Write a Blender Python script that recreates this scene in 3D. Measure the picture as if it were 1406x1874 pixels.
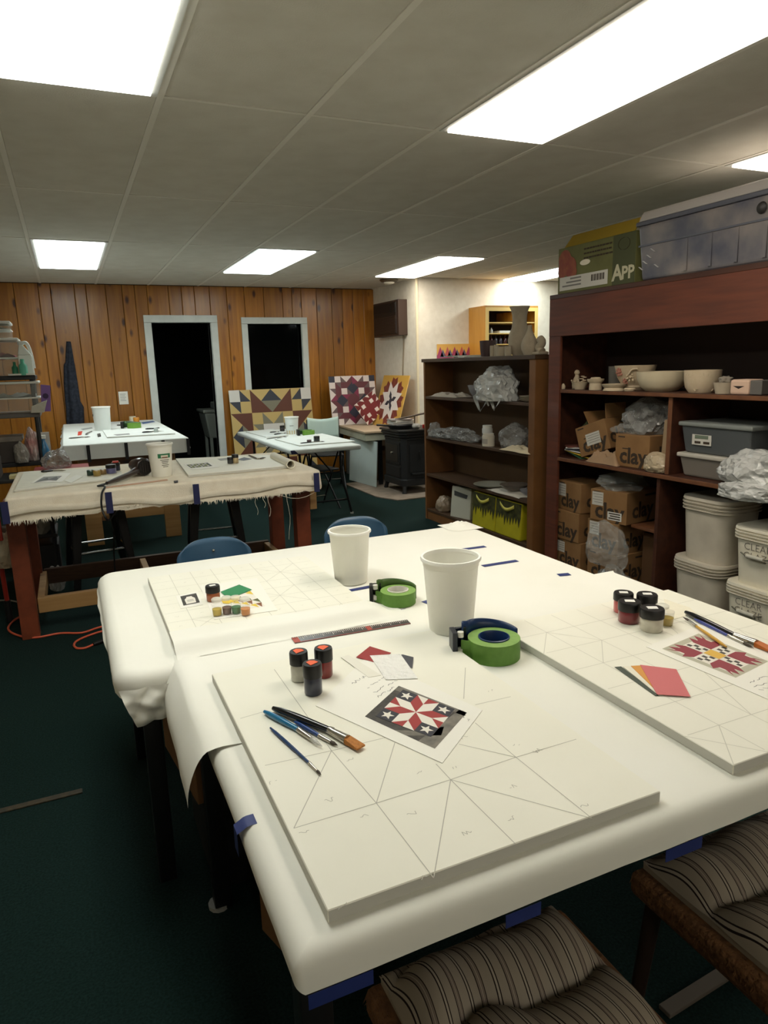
import bpy, bmesh, math, random
from mathutils import Vector, Matrix, noise as mnoise

scene = bpy.context.scene
for o in list(bpy.data.objects):
    bpy.data.objects.remove(o, do_unlink=True)
COL = scene.collection
RND = random.Random(7)

# ------------------------------------------------------------------ camera
W_PX, H_PX, F_PX = 1406, 1874, 1269.385
YAW, PITCH, ROLL = (math.radians(a) for a in (23.96248, 12.0416, -1.59517))
CAM = Vector((0.0, 0.0, 1.53))
HC = 2.572                                  # ceiling height
_fw = Vector((math.sin(YAW) * math.cos(PITCH), math.cos(YAW) * math.cos(PITCH), -math.sin(PITCH)))
_rt = Vector((math.cos(YAW), -math.sin(YAW), 0))
_up = _rt.cross(_fw)
_r = _rt * math.cos(ROLL) + _up * math.sin(ROLL)
_u = -_rt * math.sin(ROLL) + _up * math.cos(ROLL)
cd = bpy.data.cameras.new('camera')
cam = bpy.data.objects.new('camera', cd)
COL.objects.link(cam)
cam.matrix_world = Matrix((( _r.x, _u.x, -_fw.x, CAM.x), (_r.y, _u.y, -_fw.y, CAM.y), (_r.z, _u.z, -_fw.z, CAM.z), (0, 0, 0, 1)))
cd.sensor_fit = 'HORIZONTAL'
cd.sensor_width = 36.0
cd.lens = 36.0 * F_PX / W_PX
cd.clip_start = 0.02
scene.camera = cam

# ------------------------------------------------------------------ world, exposure
wd = bpy.data.worlds.new('night')
scene.world = wd
wd.use_nodes = True
wd.node_tree.nodes['Background'].inputs[0].default_value = (0.01, 0.012, 0.016, 1)
wd.node_tree.nodes['Background'].inputs[1].default_value = 0.3
scene.view_settings.view_transform = 'Standard'
scene.view_settings.look = 'None'
scene.view_settings.gamma = 1.0
scene.view_settings.use_curve_mapping = False
scene.view_settings.exposure = 0.66
LAMP = 7.0                                  # radiance of a ceiling panel
COOL, WARM, NEUT = (0.90, 1.0, 0.98), (1.0, 0.92, 0.79), (0.98, 1.0, 0.92)

# pixel of the photograph -> point on a plane of the room
def _ray(x, y):
    return _fw + _r * ((x - W_PX / 2) / F_PX) - _u * ((y - H_PX / 2) / F_PX)
def atz(x, y, z):
    d = _ray(x, y); return CAM + d * ((z - CAM.z) / d.z)
def aty(x, y, yy):
    d = _ray(x, y); return CAM + d * (yy / d.y)
def atx(x, y, xx):
    d = _ray(x, y); return CAM + d * (xx / d.x)

# ------------------------------------------------------------------ materials
def lin(c):
    return tuple((v / 255 / 12.92 if v / 255 <= 0.04045 else ((v / 255 + 0.055) / 1.055) ** 2.4) for v in c)
MATS = {}
def mat(name, rgb, rough=0.6, metal=0.0, rgb2=None, scale=20.0, bump=0.0, bscale=None, alpha=1.0, trans=0.0,
        coat=0.0, spec=0.5, stretch=None, detail=4.0):
    """principled material: colour mixed from two tones by noise, optional fine relief"""
    if name in MATS:
        return MATS[name]
    m = bpy.data.materials.new(name); m.use_nodes = True
    nt = m.node_tree; N = nt.nodes; L = nt.links
    b = N['Principled BSDF']
    b.inputs['Roughness'].default_value = rough
    b.inputs['Metallic'].default_value = metal
    b.inputs['Alpha'].default_value = alpha
    b.inputs['Transmission Weight'].default_value = trans
    b.inputs['Coat Weight'].default_value = coat
    b.inputs['Specular IOR Level'].default_value = spec
    c1 = lin(rgb)
    b.inputs['Base Color'].default_value = (*c1, 1)
    tc = mp = None
    if rgb2 or bump:
        tc = N.new('ShaderNodeTexCoord'); mp = N.new('ShaderNodeMapping')
        L.new(tc.outputs['Object'], mp.inputs['Vector'])
        if stretch: mp.inputs['Scale'].default_value = stretch
    if rgb2:
        nz = N.new('ShaderNodeTexNoise'); nz.inputs['Scale'].default_value = scale; nz.inputs['Detail'].default_value = detail
        L.new(mp.outputs[0], nz.inputs['Vector'])
        rp = N.new('ShaderNodeValToRGB')
        rp.color_ramp.elements[0].position = 0.35; rp.color_ramp.elements[1].position = 0.68
        rp.color_ramp.elements[0].color = (*c1, 1); rp.color_ramp.elements[1].color = (*lin(rgb2), 1)
        L.new(nz.outputs['Fac'], rp.inputs[0]); L.new(rp.outputs[0], b.inputs['Base Color'])
    if bump:
        n2 = N.new('ShaderNodeTexNoise'); n2.inputs['Scale'].default_value = bscale or scale; n2.inputs['Detail'].default_value = 3
        L.new(mp.outputs[0], n2.inputs['Vector'])
        bp = N.new('ShaderNodeBump'); bp.inputs['Strength'].default_value = bump; bp.inputs['Distance'].default_value = 0.01
        L.new(n2.outputs['Fac'], bp.inputs['Height']); L.new(bp.outputs[0], b.inputs['Normal'])
    MATS[name] = m
    return m

def pine_mat(name, c1, c2, knot, rough=0.32, axis='Z'):
    """knotty pine: grain stretched along the board, dark knots, every board its own offset"""
    m = bpy.data.materials.new(name); m.use_nodes = True
    nt = m.node_tree; N = nt.nodes; L = nt.links; b = N['Principled BSDF']
    b.inputs['Roughness'].default_value = rough
    b.inputs['Coat Weight'].default_value = 0.25
    b.inputs['Coat Roughness'].default_value = 0.25
    tc = N.new('ShaderNodeTexCoord'); oi = N.new('ShaderNodeObjectInfo')
    ad = N.new('ShaderNodeVectorMath'); ad.operation = 'ADD'
    sc = N.new('ShaderNodeVectorMath'); sc.operation = 'SCALE'; sc.inputs[0].default_value = (17, 9, 31)
    L.new(oi.outputs['Random'], sc.inputs['Scale'])
    L.new(tc.outputs['Object'], ad.inputs[0]); L.new(sc.outputs[0], ad.inputs[1])
    st = {'Z': (9, 9, 0.7), 'X': (0.7, 9, 9), 'Y': (9, 0.7, 9)}[axis]
    mp = N.new('ShaderNodeMapping'); mp.inputs['Scale'].default_value = st
    L.new(ad.outputs[0], mp.inputs['Vector'])
    nz = N.new('ShaderNodeTexNoise'); nz.inputs['Scale'].default_value = 2.2; nz.inputs['Detail'].default_value = 6
    nz.inputs['Distortion'].default_value = 0.6
    L.new(mp.outputs[0], nz.inputs['Vector'])
    rp = N.new('ShaderNodeValToRGB')
    rp.color_ramp.elements[0].position = 0.3; rp.color_ramp.elements[1].position = 0.72
    rp.color_ramp.elements[0].color = (*lin(c1), 1); rp.color_ramp.elements[1].color = (*lin(c2), 1)
    L.new(nz.outputs['Fac'], rp.inputs[0])
    mk = N.new('ShaderNodeMapping'); mk.inputs['Scale'].default_value = {'Z': (1, 1, 0.45), 'X': (0.45, 1, 1), 'Y': (1, 0.45, 1)}[axis]
    L.new(ad.outputs[0], mk.inputs['Vector'])
    vo = N.new('ShaderNodeTexVoronoi'); vo.inputs['Scale'].default_value = 6.2
    L.new(mk.outputs[0], vo.inputs['Vector'])
    kr = N.new('ShaderNodeValToRGB')
    kr.color_ramp.elements[0].position = 0.09; kr.color_ramp.elements[1].position = 0.19
    kr.color_ramp.elements[0].color = (1, 1, 1, 1); kr.color_ramp.elements[1].color = (0, 0, 0, 1)
    L.new(vo.outputs['Distance'], kr.inputs[0])
    mx = N.new('ShaderNodeMix'); mx.data_type = 'RGBA'
    L.new(kr.outputs[0], mx.inputs[0]); L.new(rp.outputs[0], mx.inputs[6]); mx.inputs[7].default_value = (*lin(knot), 1)
    hv = N.new('ShaderNodeHueSaturation')
    mr = N.new('ShaderNodeMapRange'); mr.inputs['To Min'].default_value = 0.78; mr.inputs['To Max'].default_value = 1.18
    L.new(oi.outputs['Random'], mr.inputs['Value']); L.new(mr.outputs[0], hv.inputs['Value'])
    L.new(mx.outputs[2], hv.inputs['Color']); L.new(hv.outputs[0], b.inputs['Base Color'])
    MATS[name] = m
    return m

def film_mat(name, rgb, rough, alpha, scale=16.0, rgb2=None):
    """crinkled plastic film: sharp facets from a cell pattern, glossy"""
    m = mat(name, rgb, rough, alpha=alpha, rgb2=rgb2 or tuple(int(c * .86) for c in rgb), scale=9, spec=.7)
    nt = m.node_tree; N = nt.nodes; L = nt.links; b = N['Principled BSDF']
    tc = N.new('ShaderNodeTexCoord'); nz = N.new('ShaderNodeTexNoise'); nz.inputs['Scale'].default_value = scale * .4
    mx = N.new('ShaderNodeMix'); mx.data_type = 'VECTOR'; mx.inputs[0].default_value = .12
    L.new(tc.outputs['Object'], nz.inputs['Vector']); L.new(tc.outputs['Object'], mx.inputs[4]); L.new(nz.outputs['Color'], mx.inputs[5])
    vo = N.new('ShaderNodeTexVoronoi'); vo.inputs['Scale'].default_value = scale; L.new(mx.outputs[1], vo.inputs['Vector'])
    bp = N.new('ShaderNodeBump'); bp.inputs['Strength'].default_value = 1.0; bp.inputs['Distance'].default_value = .016
    L.new(vo.outputs['Distance'], bp.inputs['Height']); L.new(bp.outputs[0], b.inputs['Normal'])
    return m

def emit_mat(name, rgb, strength):
    """prismatic acrylic diffuser glowing from the tubes above it: the tubes show as two brighter bands"""
    m = bpy.data.materials.new(name); m.use_nodes = True
    nt = m.node_tree; N = nt.nodes; L = nt.links; b = N['Principled BSDF']
    b.inputs['Base Color'].default_value = (0.9, 0.9, 0.88, 1)
    b.inputs['Roughness'].default_value = 0.4
    b.inputs['Emission Color'].default_value = (*rgb, 1)
    tc = N.new('ShaderNodeTexCoord'); sx = N.new('ShaderNodeSeparateXYZ'); L.new(tc.outputs['Generated'], sx.inputs[0])
    ml = N.new('ShaderNodeMath'); ml.operation = 'MULTIPLY'; ml.inputs[1].default_value = 4 * math.pi
    L.new(sx.outputs['X'], ml.inputs[0])
    cs = N.new('ShaderNodeMath'); cs.operation = 'COSINE'; L.new(ml.outputs[0], cs.inputs[0])
    mr = N.new('ShaderNodeMapRange'); mr.inputs['From Min'].default_value = 1; mr.inputs['From Max'].default_value = -1
    mr.inputs['To Min'].default_value = 0.62 * strength; mr.inputs['To Max'].default_value = 1.25 * strength
    L.new(cs.outputs[0], mr.inputs['Value']); L.new(mr.outputs[0], b.inputs['Emission Strength'])
    MATS[name] = m
    return m

# ------------------------------------------------------------------ mesh helpers
class MB:
    """collects shapes; build() links them as ONE mesh object"""
    def __init__(s): s.v = []; s.f = []; s.m = []
    def add(s, vs, fs, mi=0):
        o = len(s.v); s.v += [tuple(v) for v in vs]
        for f in fs: s.f.append(tuple(i + o for i in f)); s.m.append(mi)
        return s
    def box(s, x0, x1, y0, y1, z0, z1, mi=0):
        v = [(x, y, z) for z in (z0, z1) for y in (y0, y1) for x in (x0, x1)]
        return s.add(v, [(0, 2, 3, 1), (4, 5, 7, 6), (0, 1, 5, 4), (2, 6, 7, 3), (0, 4, 6, 2), (1, 3, 7, 5)], mi)
    def hexa(s, b, t, mi=0):
        n = len(b)
        fs = [tuple(reversed(range(n))), tuple(range(n, 2 * n))] + [(i, (i + 1) % n, n + (i + 1) % n, n + i) for i in range(n)]
        return s.add(list(b) + list(t), fs, mi)
    def prism(s, poly, z0, z1, mi=0):
        return s.hexa([(x, y, z0) for x, y in poly], [(x, y, z1) for x, y in poly], mi)
    def bar(s, a, b, w, h=None, up=(0, 0, 1), mi=0):
        a = Vector(a); b = Vector(b); h = h or w; d = (b - a).normalized(); up = Vector(up)
        if abs(d.dot(up)) > 0.98: up = Vector((0, 1, 0))
        x = d.cross(up).normalized() * (w / 2); y = x.cross(d).normalized() * (h / 2)
        return s.hexa([a - x - y, a + x - y, a + x + y, a - x + y], [b - x - y, b + x - y, b + x + y, b - x + y], mi)
    def lathe(s, prof, n=24, c=(0, 0, 0), mi=0, close=True):
        vs = []; fs = []; k = len(prof)
        for i in range(n):
            a = 2 * math.pi * i / n
            for r, z in prof: vs.append((c[0] + r * math.cos(a), c[1] + r * math.sin(a), c[2] + z))
        for i in range(n):
            j = (i + 1) % n
            for q in range(k - 1): fs.append((i * k + q, j * k + q, j * k + q + 1, i * k + q + 1))
        if close:
            if prof[0][0] > 1e-6: fs.append(tuple(i * k for i in reversed(range(n))))
            if prof[-1][0] > 1e-6: fs.append(tuple(i * k + k - 1 for i in range(n)))
        return s.add(vs, fs, mi)
    def tube(s, pts, r, n=8, mi=0):
        pts = [Vector(p) for p in pts]; k = len(pts); rs = r if isinstance(r, (list, tuple)) else [r] * k
        vs = []; fs = []; x = None
        for i, p in enumerate(pts):
            d = (pts[min(i + 1, k - 1)] - pts[max(i - 1, 0)])
            d = d.normalized() if d.length > 1e-9 else Vector((0, 0, 1))
            if x is None: x = d.orthogonal().normalized()
            else: x = (x - d * x.dot(d)); x = x.normalized() if x.length > 1e-6 else d.orthogonal().normalized()
            y = d.cross(x)
            for j in range(n):
                a = 2 * math.pi * j / n; vs.append(p + (x * math.cos(a) + y * math.sin(a)) * rs[i])
        for i in range(k - 1):
            for j in range(n):
                q = (j + 1) % n; fs.append((i * n + j, i * n + q, (i + 1) * n + q, (i + 1) * n + j))
        fs.append(tuple(reversed(range(n)))); fs.append(tuple((k - 1) * n + j for j in range(n)))
        return s.add(vs, fs, mi)
    def grid(s, fn, nu, nv, mi=0):
        vs = [fn(i / nu, j / nv) for j in range(nv + 1) for i in range(nu + 1)]
        fs = [(j * (nu + 1) + i, j * (nu + 1) + i + 1, (j + 1) * (nu + 1) + i + 1, (j + 1) * (nu + 1) + i) for j in range(nv) for i in range(nu)]
        return s.add(vs, fs, mi)
    def mesh(s, name, mats, smooth=None, bevel=0.0, seg=2):
        me = bpy.data.meshes.new(name)
        me.from_pydata(s.v, [], s.f)
        for m in (mats if isinstance(mats, (list, tuple)) else [mats]): me.materials.append(m)
        me.polygons.foreach_set('material_index', s.m)
        bm = bmesh.new(); bm.from_mesh(me)
        bmesh.ops.recalc_face_normals(bm, faces=bm.faces)
        if bevel:
            es = [e for e in bm.edges if len(e.link_faces) == 2 and e.calc_face_angle(0) > 0.6]
            bmesh.ops.bevel(bm, geom=es, offset=bevel, segments=seg, affect='EDGES', profile=0.5)
        bm.to_mesh(me); bm.free()
        if smooth is not None:
            me.polygons.foreach_set('use_smooth', [True] * len(me.polygons))
            me.set_sharp_from_angle(angle=math.radians(min(smooth, 28) if bevel else smooth))
        me.update()
        return me
    def build(s, name, mats, parent=None, smooth=None, bevel=0.0, seg=2, loc=None):
        o = bpy.data.objects.new(name, s.mesh(name, mats, smooth, bevel, seg))
        COL.objects.link(o)
        if parent is not None: o.parent = parent
        if loc is not None: o.location = loc
        return o

def link(name, me, parent=None, loc=None, rot=None):
    o = bpy.data.objects.new(name, me); COL.objects.link(o)
    if parent is not None: o.parent = parent
    if loc is not None: o.location = loc
    if rot is not None: o.rotation_euler = rot
    return o
def tag(o, label, cat, group=None):
    o['label'] = label; o['category'] = cat
    if group: o['group'] = group
    return o
def thing(name, label, cat, loc=(0, 0, 0), rz=0.0, group=None):
    o = bpy.data.objects.new(name, None); COL.objects.link(o)
    o.empty_display_size = 0.05
    o.location = loc; o.rotation_euler = (0, 0, rz)
    return tag(o, label, cat, group)
def struct(o, label=None):
    o['kind'] = 'structure'
    if label: o['label'] = label
    return o
def dup(root, label, loc=None, rz=None):
    r = root.copy(); COL.objects.link(r); r['label'] = label
    if loc is not None: r.location = loc
    if rz is not None: r.rotation_euler = (0, 0, rz)
    for ch in list(root.children):
        c = ch.copy(); COL.objects.link(c); c.parent = r
        for g in list(ch.children):
            d = g.copy(); COL.objects.link(d); d.parent = c
    return r
def flat(name, polys, mats, parent=None, frame=None, loc=None):
    """flat print: list of (polygon, material index); frame = origin, u axis, v axis"""
    mb = MB()
    o, ux, uy = (Vector(a) for a in (frame or ((0, 0, 0), (1, 0, 0), (0, 1, 0))))
    nrm = ux.cross(uy).normalized()
    for k, p in enumerate(polys):
        lay = p[2] if len(p) > 2 else 0
        mb.add([o + ux * q[0] + uy * q[1] + nrm * (0.0002 * lay) for q in p[0]], [tuple(range(len(p[0])))], p[1])
    me = bpy.data.meshes.new(name); me.from_pydata(mb.v, [], mb.f)
    for m in mats: me.materials.append(m)
    me.polygons.foreach_set('material_index', mb.m); me.update()
    ob = bpy.data.objects.new(name, me); COL.objects.link(ob)
    if parent is not None: ob.parent = parent
    if loc is not None: ob.location = loc
    return ob
def strips(segs, w, z=0.0):
    """thin flat line strips in the XY plane"""
    mb = MB()
    for a, b in segs:
        a = Vector(a[:2]); b = Vector(b[:2]); d = b - a
        if d.length < 1e-6: continue
        n = Vector((-d.y, d.x)).normalized() * (w / 2)
        mb.add([(*(a + n), z), (*(a - n), z), (*(b - n), z), (*(b + n), z)], [(0, 1, 2, 3)])
    return mb
def scribble(x0, y0, x1, y1, n, h, seed):
    """handwriting-like zigzag between two points"""
    rr = random.Random(seed); a = Vector((x0, y0)); b = Vector((x1, y1)); d = b - a; nn = Vector((-d.y, d.x)).normalized()
    pts = [a + d * (i / n) + nn * rr.uniform(-h, h) for i in range(n + 1)]
    return [(pts[i], pts[i + 1]) for i in range(n) if rr.random() > 0.16]

# lettering meshes (built-in typeface), centred, unit size
TXT = {}
def make_text(s, off=0.03):
    cu = bpy.data.curves.new('lettering', 'FONT'); cu.body = s; cu.align_x = 'CENTER'; cu.align_y = 'CENTER'
    cu.resolution_u = 2; cu.offset = off
    ob = bpy.data.objects.new('lettering', cu); COL.objects.link(ob)
    dg = bpy.context.evaluated_depsgraph_get()
    TXT[s] = bpy.data.meshes.new_from_object(ob.evaluated_get(dg))
    bpy.data.objects.remove(ob, do_unlink=True)
for s_ in ('clay', 'A', 'PP'):
    make_text(s_)
for s_ in ('CLEAR', 'GLAZE'):
    make_text(s_, -0.012)
def letter(name, s, size, m, parent, origin, ux, uy):
    """lettering laid on a face: ux = reading direction, uy = up"""
    me = TXT[s].copy(); me.materials.clear(); me.materials.append(m)
    ux = Vector(ux).normalized(); uy = Vector(uy).normalized(); n = ux.cross(uy)
    o = Vector(origin) + n * 0.0012
    me.transform(Matrix(((ux.x * size, uy.x * size, n.x * size, o.x), (ux.y * size, uy.y * size, n.y * size, o.y), (ux.z * size, uy.z * size, n.z * size, o.z), (0, 0, 0, 1))))
    return link(name, me, parent)

# ================================================================== THE ROOM
XL, XR, YB, YF, YR = -1.95, 7.4, -4.4, 9.45, 8.1      # left wall, right wall, wall behind camera, panelled wall, white wall
XP = 4.13                                             # white wall stub at the end of the panelling
TX, TY, X0, Y0 = 0.61, 1.67, 0.458, 3.071             # ceiling grid

carpet = mat('green carpet', (18, 34, 32), 0.95, rgb2=(30, 50, 47), scale=140, bump=0.35, bscale=420, spec=0.1)
fl = MB(); fl.box(XL - .1, XR + .1, YB - .1, 12.6, -0.12, 0.0)
struct(fl.build('floor', carpet), 'dark green low pile carpet')
seam = MB(); a, b = atz(0, 1485, 0), atz(150, 1448, 0)
seam.box(-0.62, -0.112, 2.578, 2.606, 0.0, 0.006)
struct(seam.build('trim_1', mat('brown binder strip', (70, 58, 36), 0.6, rgb2=(40, 38, 28), scale=40), bevel=0.002), 'worn brown strip over a carpet seam')

tile_m = mat('mineral fibre tile', (222, 218, 206), 0.95, rgb2=(214, 209, 196), scale=6, bump=0.12, bscale=160, spec=0.2)
rail_m = mat('painted grid rail', (232, 228, 216), 0.55)
ce = MB(); ce.box(XL - .1, XR + .1, YB - .1, YF + .2, HC + 0.03, HC + 0.15)
ceiling = struct(ce.build('ceiling', mat('plenum', (90, 88, 82), 0.9)), 'suspended ceiling of off white tiles in a painted grid')
xs = [X0 + TX * k for k in range(-4, 13)]; ys = [Y0 + TY * k for k in range(-5, 5)]
LIGHTS = [(-1, -1, NEUT, 'large lit ceiling panel at the upper left, nearest the camera', 'l'), (2, -1, WARM, 'long warm ceiling panel above the paint jars at the upper right', 'w'),
          (-1, 2, COOL, 'cool white ceiling panel above the bucket by the panelled wall', 'c'), (2, 2, COOL, 'cool bluish ceiling panel in front of the dark window', 'c'),
          (5, 2, WARM, 'warm ceiling panel next to the round ceiling fixture', 'w'), (8, 2, COOL, 'cool ceiling panel over the pigeonhole cabinet, behind the green carton', 'c'),
          (5, -1, WARM, 'warm ceiling panel over the grey storage bin on the tall shelf', 'w'), (8, -1, COOL, 'ceiling panel in the far bay behind the tall shelf', 'c'),
          (-1, -4, NEUT, 'unseen ceiling panel added behind the camera on the left', 'l'), (2, -4, WARM, 'unseen ceiling panel added behind the camera in the middle', 'w'), (5, -4, WARM, 'unseen ceiling panel added behind the camera on the right', 'w')]  # unseen row behind the camera, added to light the front stools and table edge
occ = {(c, r) for c, r, *_ in LIGHTS}
full = None
for i, k in enumerate(range(-4, 12)):
    for j, r in enumerate(range(-5, 4)):
        if (k, r) in occ: continue
        x0, x1 = max(xs[i], XL) + .012, min(xs[i + 1], XR) - .012
        y0, y1 = max(ys[j], YB) + .012, min(ys[j + 1], YF) - .012
        if x1 - x0 < .05 or y1 - y0 < .05 or (x0 > XP and y0 > YR): continue
        if x0 > XP - .3 and y1 > YR and r == 3: continue
        std = abs(x1 - x0 - TX + .024) < 1e-6 and abs(y1 - y0 - TY + .024) < 1e-6
        if std:
            if full is None:
                t = MB(); t.box(0, TX - .024, 0, TY - .024, 0, .014); full = t.mesh('ceiling_tile', tile_m, bevel=.003, seg=1)
            link('ceiling_tile', full, ceiling, (x0, y0, HC + .003))
        else:
            t = MB(); t.box(0, x1 - x0, 0, y1 - y0, 0, .014); t.build('ceiling_tile', tile_m, ceiling, bevel=.003, seg=1, loc=(x0, y0, HC + .003))
for x in xs:
    if XL < x < XR:
        y1 = YF if x < XP else YR
        t = MB(); t.box(-.013, .013, YB, y1, 0, .03); t.build('grid_rail', rail_m, ceiling, loc=(x, 0, HC))
for y in ys:
    if YB < y < YF:
        t = MB(); t.box(XL, XP if y > YR - .1 else XR, -.010, .010, 0, .028); t.build('grid_rail', rail_m, ceiling, loc=(0, y, HC + .0015))

lm = {'l': emit_mat('neutral diffuser', NEUT, LAMP), 'w': emit_mat('warm diffuser', WARM, LAMP), 'c': emit_mat('cool diffuser', COOL, LAMP)}
frame_m = mat('white enamel frame', (205, 205, 198), 0.4)
for c, r, colr, lab, k in LIGHTS:
    t = thing('ceiling_light', lab, 'ceiling light', (X0 + TX * c, Y0 + TY * r, HC), group='ceiling light panels')
    f = MB(); w = .028
    f.box(.014, TX - .014, .012, .012 + w, -.004, .03); f.box(.014, TX - .014, TY - .012 - w, TY - .012, -.004, .03)
    f.box(.014, .014 + w, .012 + w, TY - .012 - w, -.004, .03); f.box(TX - .014 - w, TX - .014, .012 + w, TY - .012 - w, -.004, .03)
    f.build('frame', frame_m, t)
    d = MB(); d.box(.014 + w, TX - .014 - w, .012 + w, TY - .012 - w, -.014, .010); d.build('diffuser', lm[k], t)
    h = MB(); h.box(.02, TX - .02, .02, TY - .02, .012, .029); h.build('housing', frame_m, t)

# ---- panelled wall: knotty pine boards around a doorway and a window
pine = pine_mat('knotty pine', (146, 88, 22), (182, 120, 38), (70, 30, 10))
back = mat('dark sheathing', (45, 28, 12), 0.9)
DX0, DX1, DZ = 1.062, 1.795, 2.118
WX0, WX1, WZ0, WZ1 = 2.287, 3.03, 0.95, 2.10
wb = MB()
for x0, x1, z0, z1 in [(XL - .1, DX0, 0, HC + .03), (DX0, DX1, DZ, HC + .03), (DX1, WX0, 0, HC + .03), (WX0, WX1, 0, WZ0), (WX0, WX1, WZ1, HC + .03), (WX1, XP + .1, 0, HC + .03)]:
    wb.box(x0, x1, YF + .024, YF + .14, z0, z1)
wall_back = struct(wb.build('wall_back', back), 'varnished knotty pine board wall')
OPEN = [(DX0 - .02, DX1 + .02, -1.0, DZ + .02), (WX0 - .02, WX1 + .02, WZ0 - .02, WZ1 + .02)]
rr = random.Random(3); marks = [XL, OPEN[0][0], OPEN[0][1], OPEN[1][0], OPEN[1][1], XP]; edges = []
for m0, m1 in zip(marks, marks[1:]):
    x = m0; edges.append(x)
    while m1 - x > .30:
        x += rr.choice([.13, .16, .19, .22, .26]); edges.append(x)
    if m1 - x > .24: edges.append((x + m1) / 2)
edges.append(XP)
for x, x1 in zip(edges, edges[1:]):
    spans = [(0.0, HC - .004)]
    for a0, a1, b0, b1 in OPEN:
        if a0 < (x + x1) / 2 < a1:
            spans = [s for s in ((0.0, b0), (b1, HC - .004)) if s[1] - s[0] > .02]
    for lo, hi in spans:
        p = MB(); g = .0022; y0, y1 = YF, YF + .024; wd_ = x1 - x
        p.hexa([(g, y1, lo), (g, y0 + .004, lo), (g + .005, y0, lo), (wd_ - g - .005, y0, lo), (wd_ - g, y0 + .004, lo), (wd_ - g, y1, lo)],
               [(g, y1, hi), (g, y0 + .004, hi), (g + .005, y0, hi), (wd_ - g - .005, y0, hi), (wd_ - g, y0 + .004, hi), (wd_ - g, y1, hi)])
        p.build('plank', pine, wall_back, loc=(x, 0, 0))

white_trim = mat('white painted trim', (214, 218, 212), 0.45, rgb2=(204, 208, 202), scale=8)
def casing(name, x0, x1, z0, z1, cw, bottom):
    root = MB(); y0, y1 = YF - .02, YF + .15       # jamb lining
    root.box(x0 - .012, x0, YF - .005, y1, z0, z1); root.box(x1, x1 + .012, YF - .005, y1, z0, z1); root.box(x0 - .012, x1 + .012, YF - .005, y1, z1, z1 + .012)
    if bottom: root.box(x0 - .012, x1 + .012, YF - .005, y1, z0 - .012, z0)
    o = struct(root.build(name, white_trim))
    for nm, a in [('casing', (x0 - cw, x0 - .006, y0, YF, z0 - (cw if bottom else 0), z1)), ('casing', (x1 + .006, x1 + cw, y0, YF, z0 - (cw if bottom else 0), z1)),
                  ('casing', (x0 - cw, x1 + cw, y0 - .002, YF, z1 + .002, z1 + cw))] + ([('casing', (x0 - .006, x1 + .006, y0, YF, z0 - cw, z0))] if bottom else []):
        t = MB(); t.box(*a); t.build(nm, white_trim, o, bevel=.003)
    return o
d1 = casing('door_1', DX0, DX1, 0, DZ, .092, False); d1['label'] = 'white framed doorway open to a dark room'
w1 = casing('window_1', WX0, WX1, WZ0, WZ1, .085, True); w1['label'] = 'white framed window, black with night'
g = MB(); g.box(WX0, WX1, YF + .10, YF + .105, WZ0, WZ1)
g.build('pane', mat('night window glass', (6, 8, 10), 0.06, alpha=0.35, spec=0.3), w1)
st = MB(); st.box(DX1 - .004, DX1, YF + .06, YF + .085, 1.5, 1.6); st.build('strike_plate', mat('dull brass', (120, 110, 90), .4, .8), d1)

# store room beyond the doorway and window; near-black wall colour stands in for darkness
dk = mat('store wall darkened as unlit', (30, 31, 30), 0.95)
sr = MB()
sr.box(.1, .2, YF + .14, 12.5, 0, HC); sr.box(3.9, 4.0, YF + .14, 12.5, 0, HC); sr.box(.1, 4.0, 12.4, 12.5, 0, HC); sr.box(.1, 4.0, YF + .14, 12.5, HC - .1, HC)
struct(sr.build('wall_store', dk), 'store room beyond the doorway, its darkness put into the wall colour')

plaster = mat('white textured plaster', (236, 228, 212), 0.85, rgb2=(228, 219, 202), scale=14, bump=0.25, bscale=90)
t = MB(); t.box(XP, XP + .12, YR + .12, YF + .1, 0, HC + .03); struct(t.build('wall_stub', plaster), 'short white textured wall carrying the air conditioner')
t = MB(); t.box(XP, XR + .1, YR, YR + .12, 0, HC + .03); struct(t.build('wall_right', plaster), 'white textured wall behind the bookcase')
t = MB(); t.box(XP - .012, XP + .012, YR - .012, YR + .012, 0, HC - .002); struct(t.build('trim_2', mat('corner bead', (238, 224, 190), .5)), 'pale corner bead on the white wall')
t = MB(); t.box(XR, XR + .1, YB, YR, 0, HC + .03); struct(t.build('wall_far_right', plaster))
t = MB(); t.box(XL - .1, XR + .1, YB - .1, YB, 0, HC + .03); struct(t.build('wall_behind', mat('tan wall', (206, 194, 172), .9)))
t = MB(); t.box(XL - .1, XL, YB, YF + .1, 0, HC + .03); struct(t.build('wall_left', mat('tan wall', (206, 194, 172), .9)))

# round ceiling fixture beside the warm panel
t = thing('smoke_detector', 'round metal ceiling fixture beside the warm light panel', 'ceiling fixture', (3.86, 8.33, HC))
m = MB(); m.lathe([(.0, 0), (.115, 0), (.12, -.012), (.10, -.03), (.075, -.034)], 24); m.build('rim', mat('brushed metal', (120, 112, 95), .35, .8), t, smooth=40)
m = MB(); m.lathe([(.0, -.02), (.07, -.02), (.068, -.045), (.045, -.058), (0, -.06)], 24); m.build('lens', mat('frosted lens', (215, 208, 190), .25), t, smooth=60)

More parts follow.
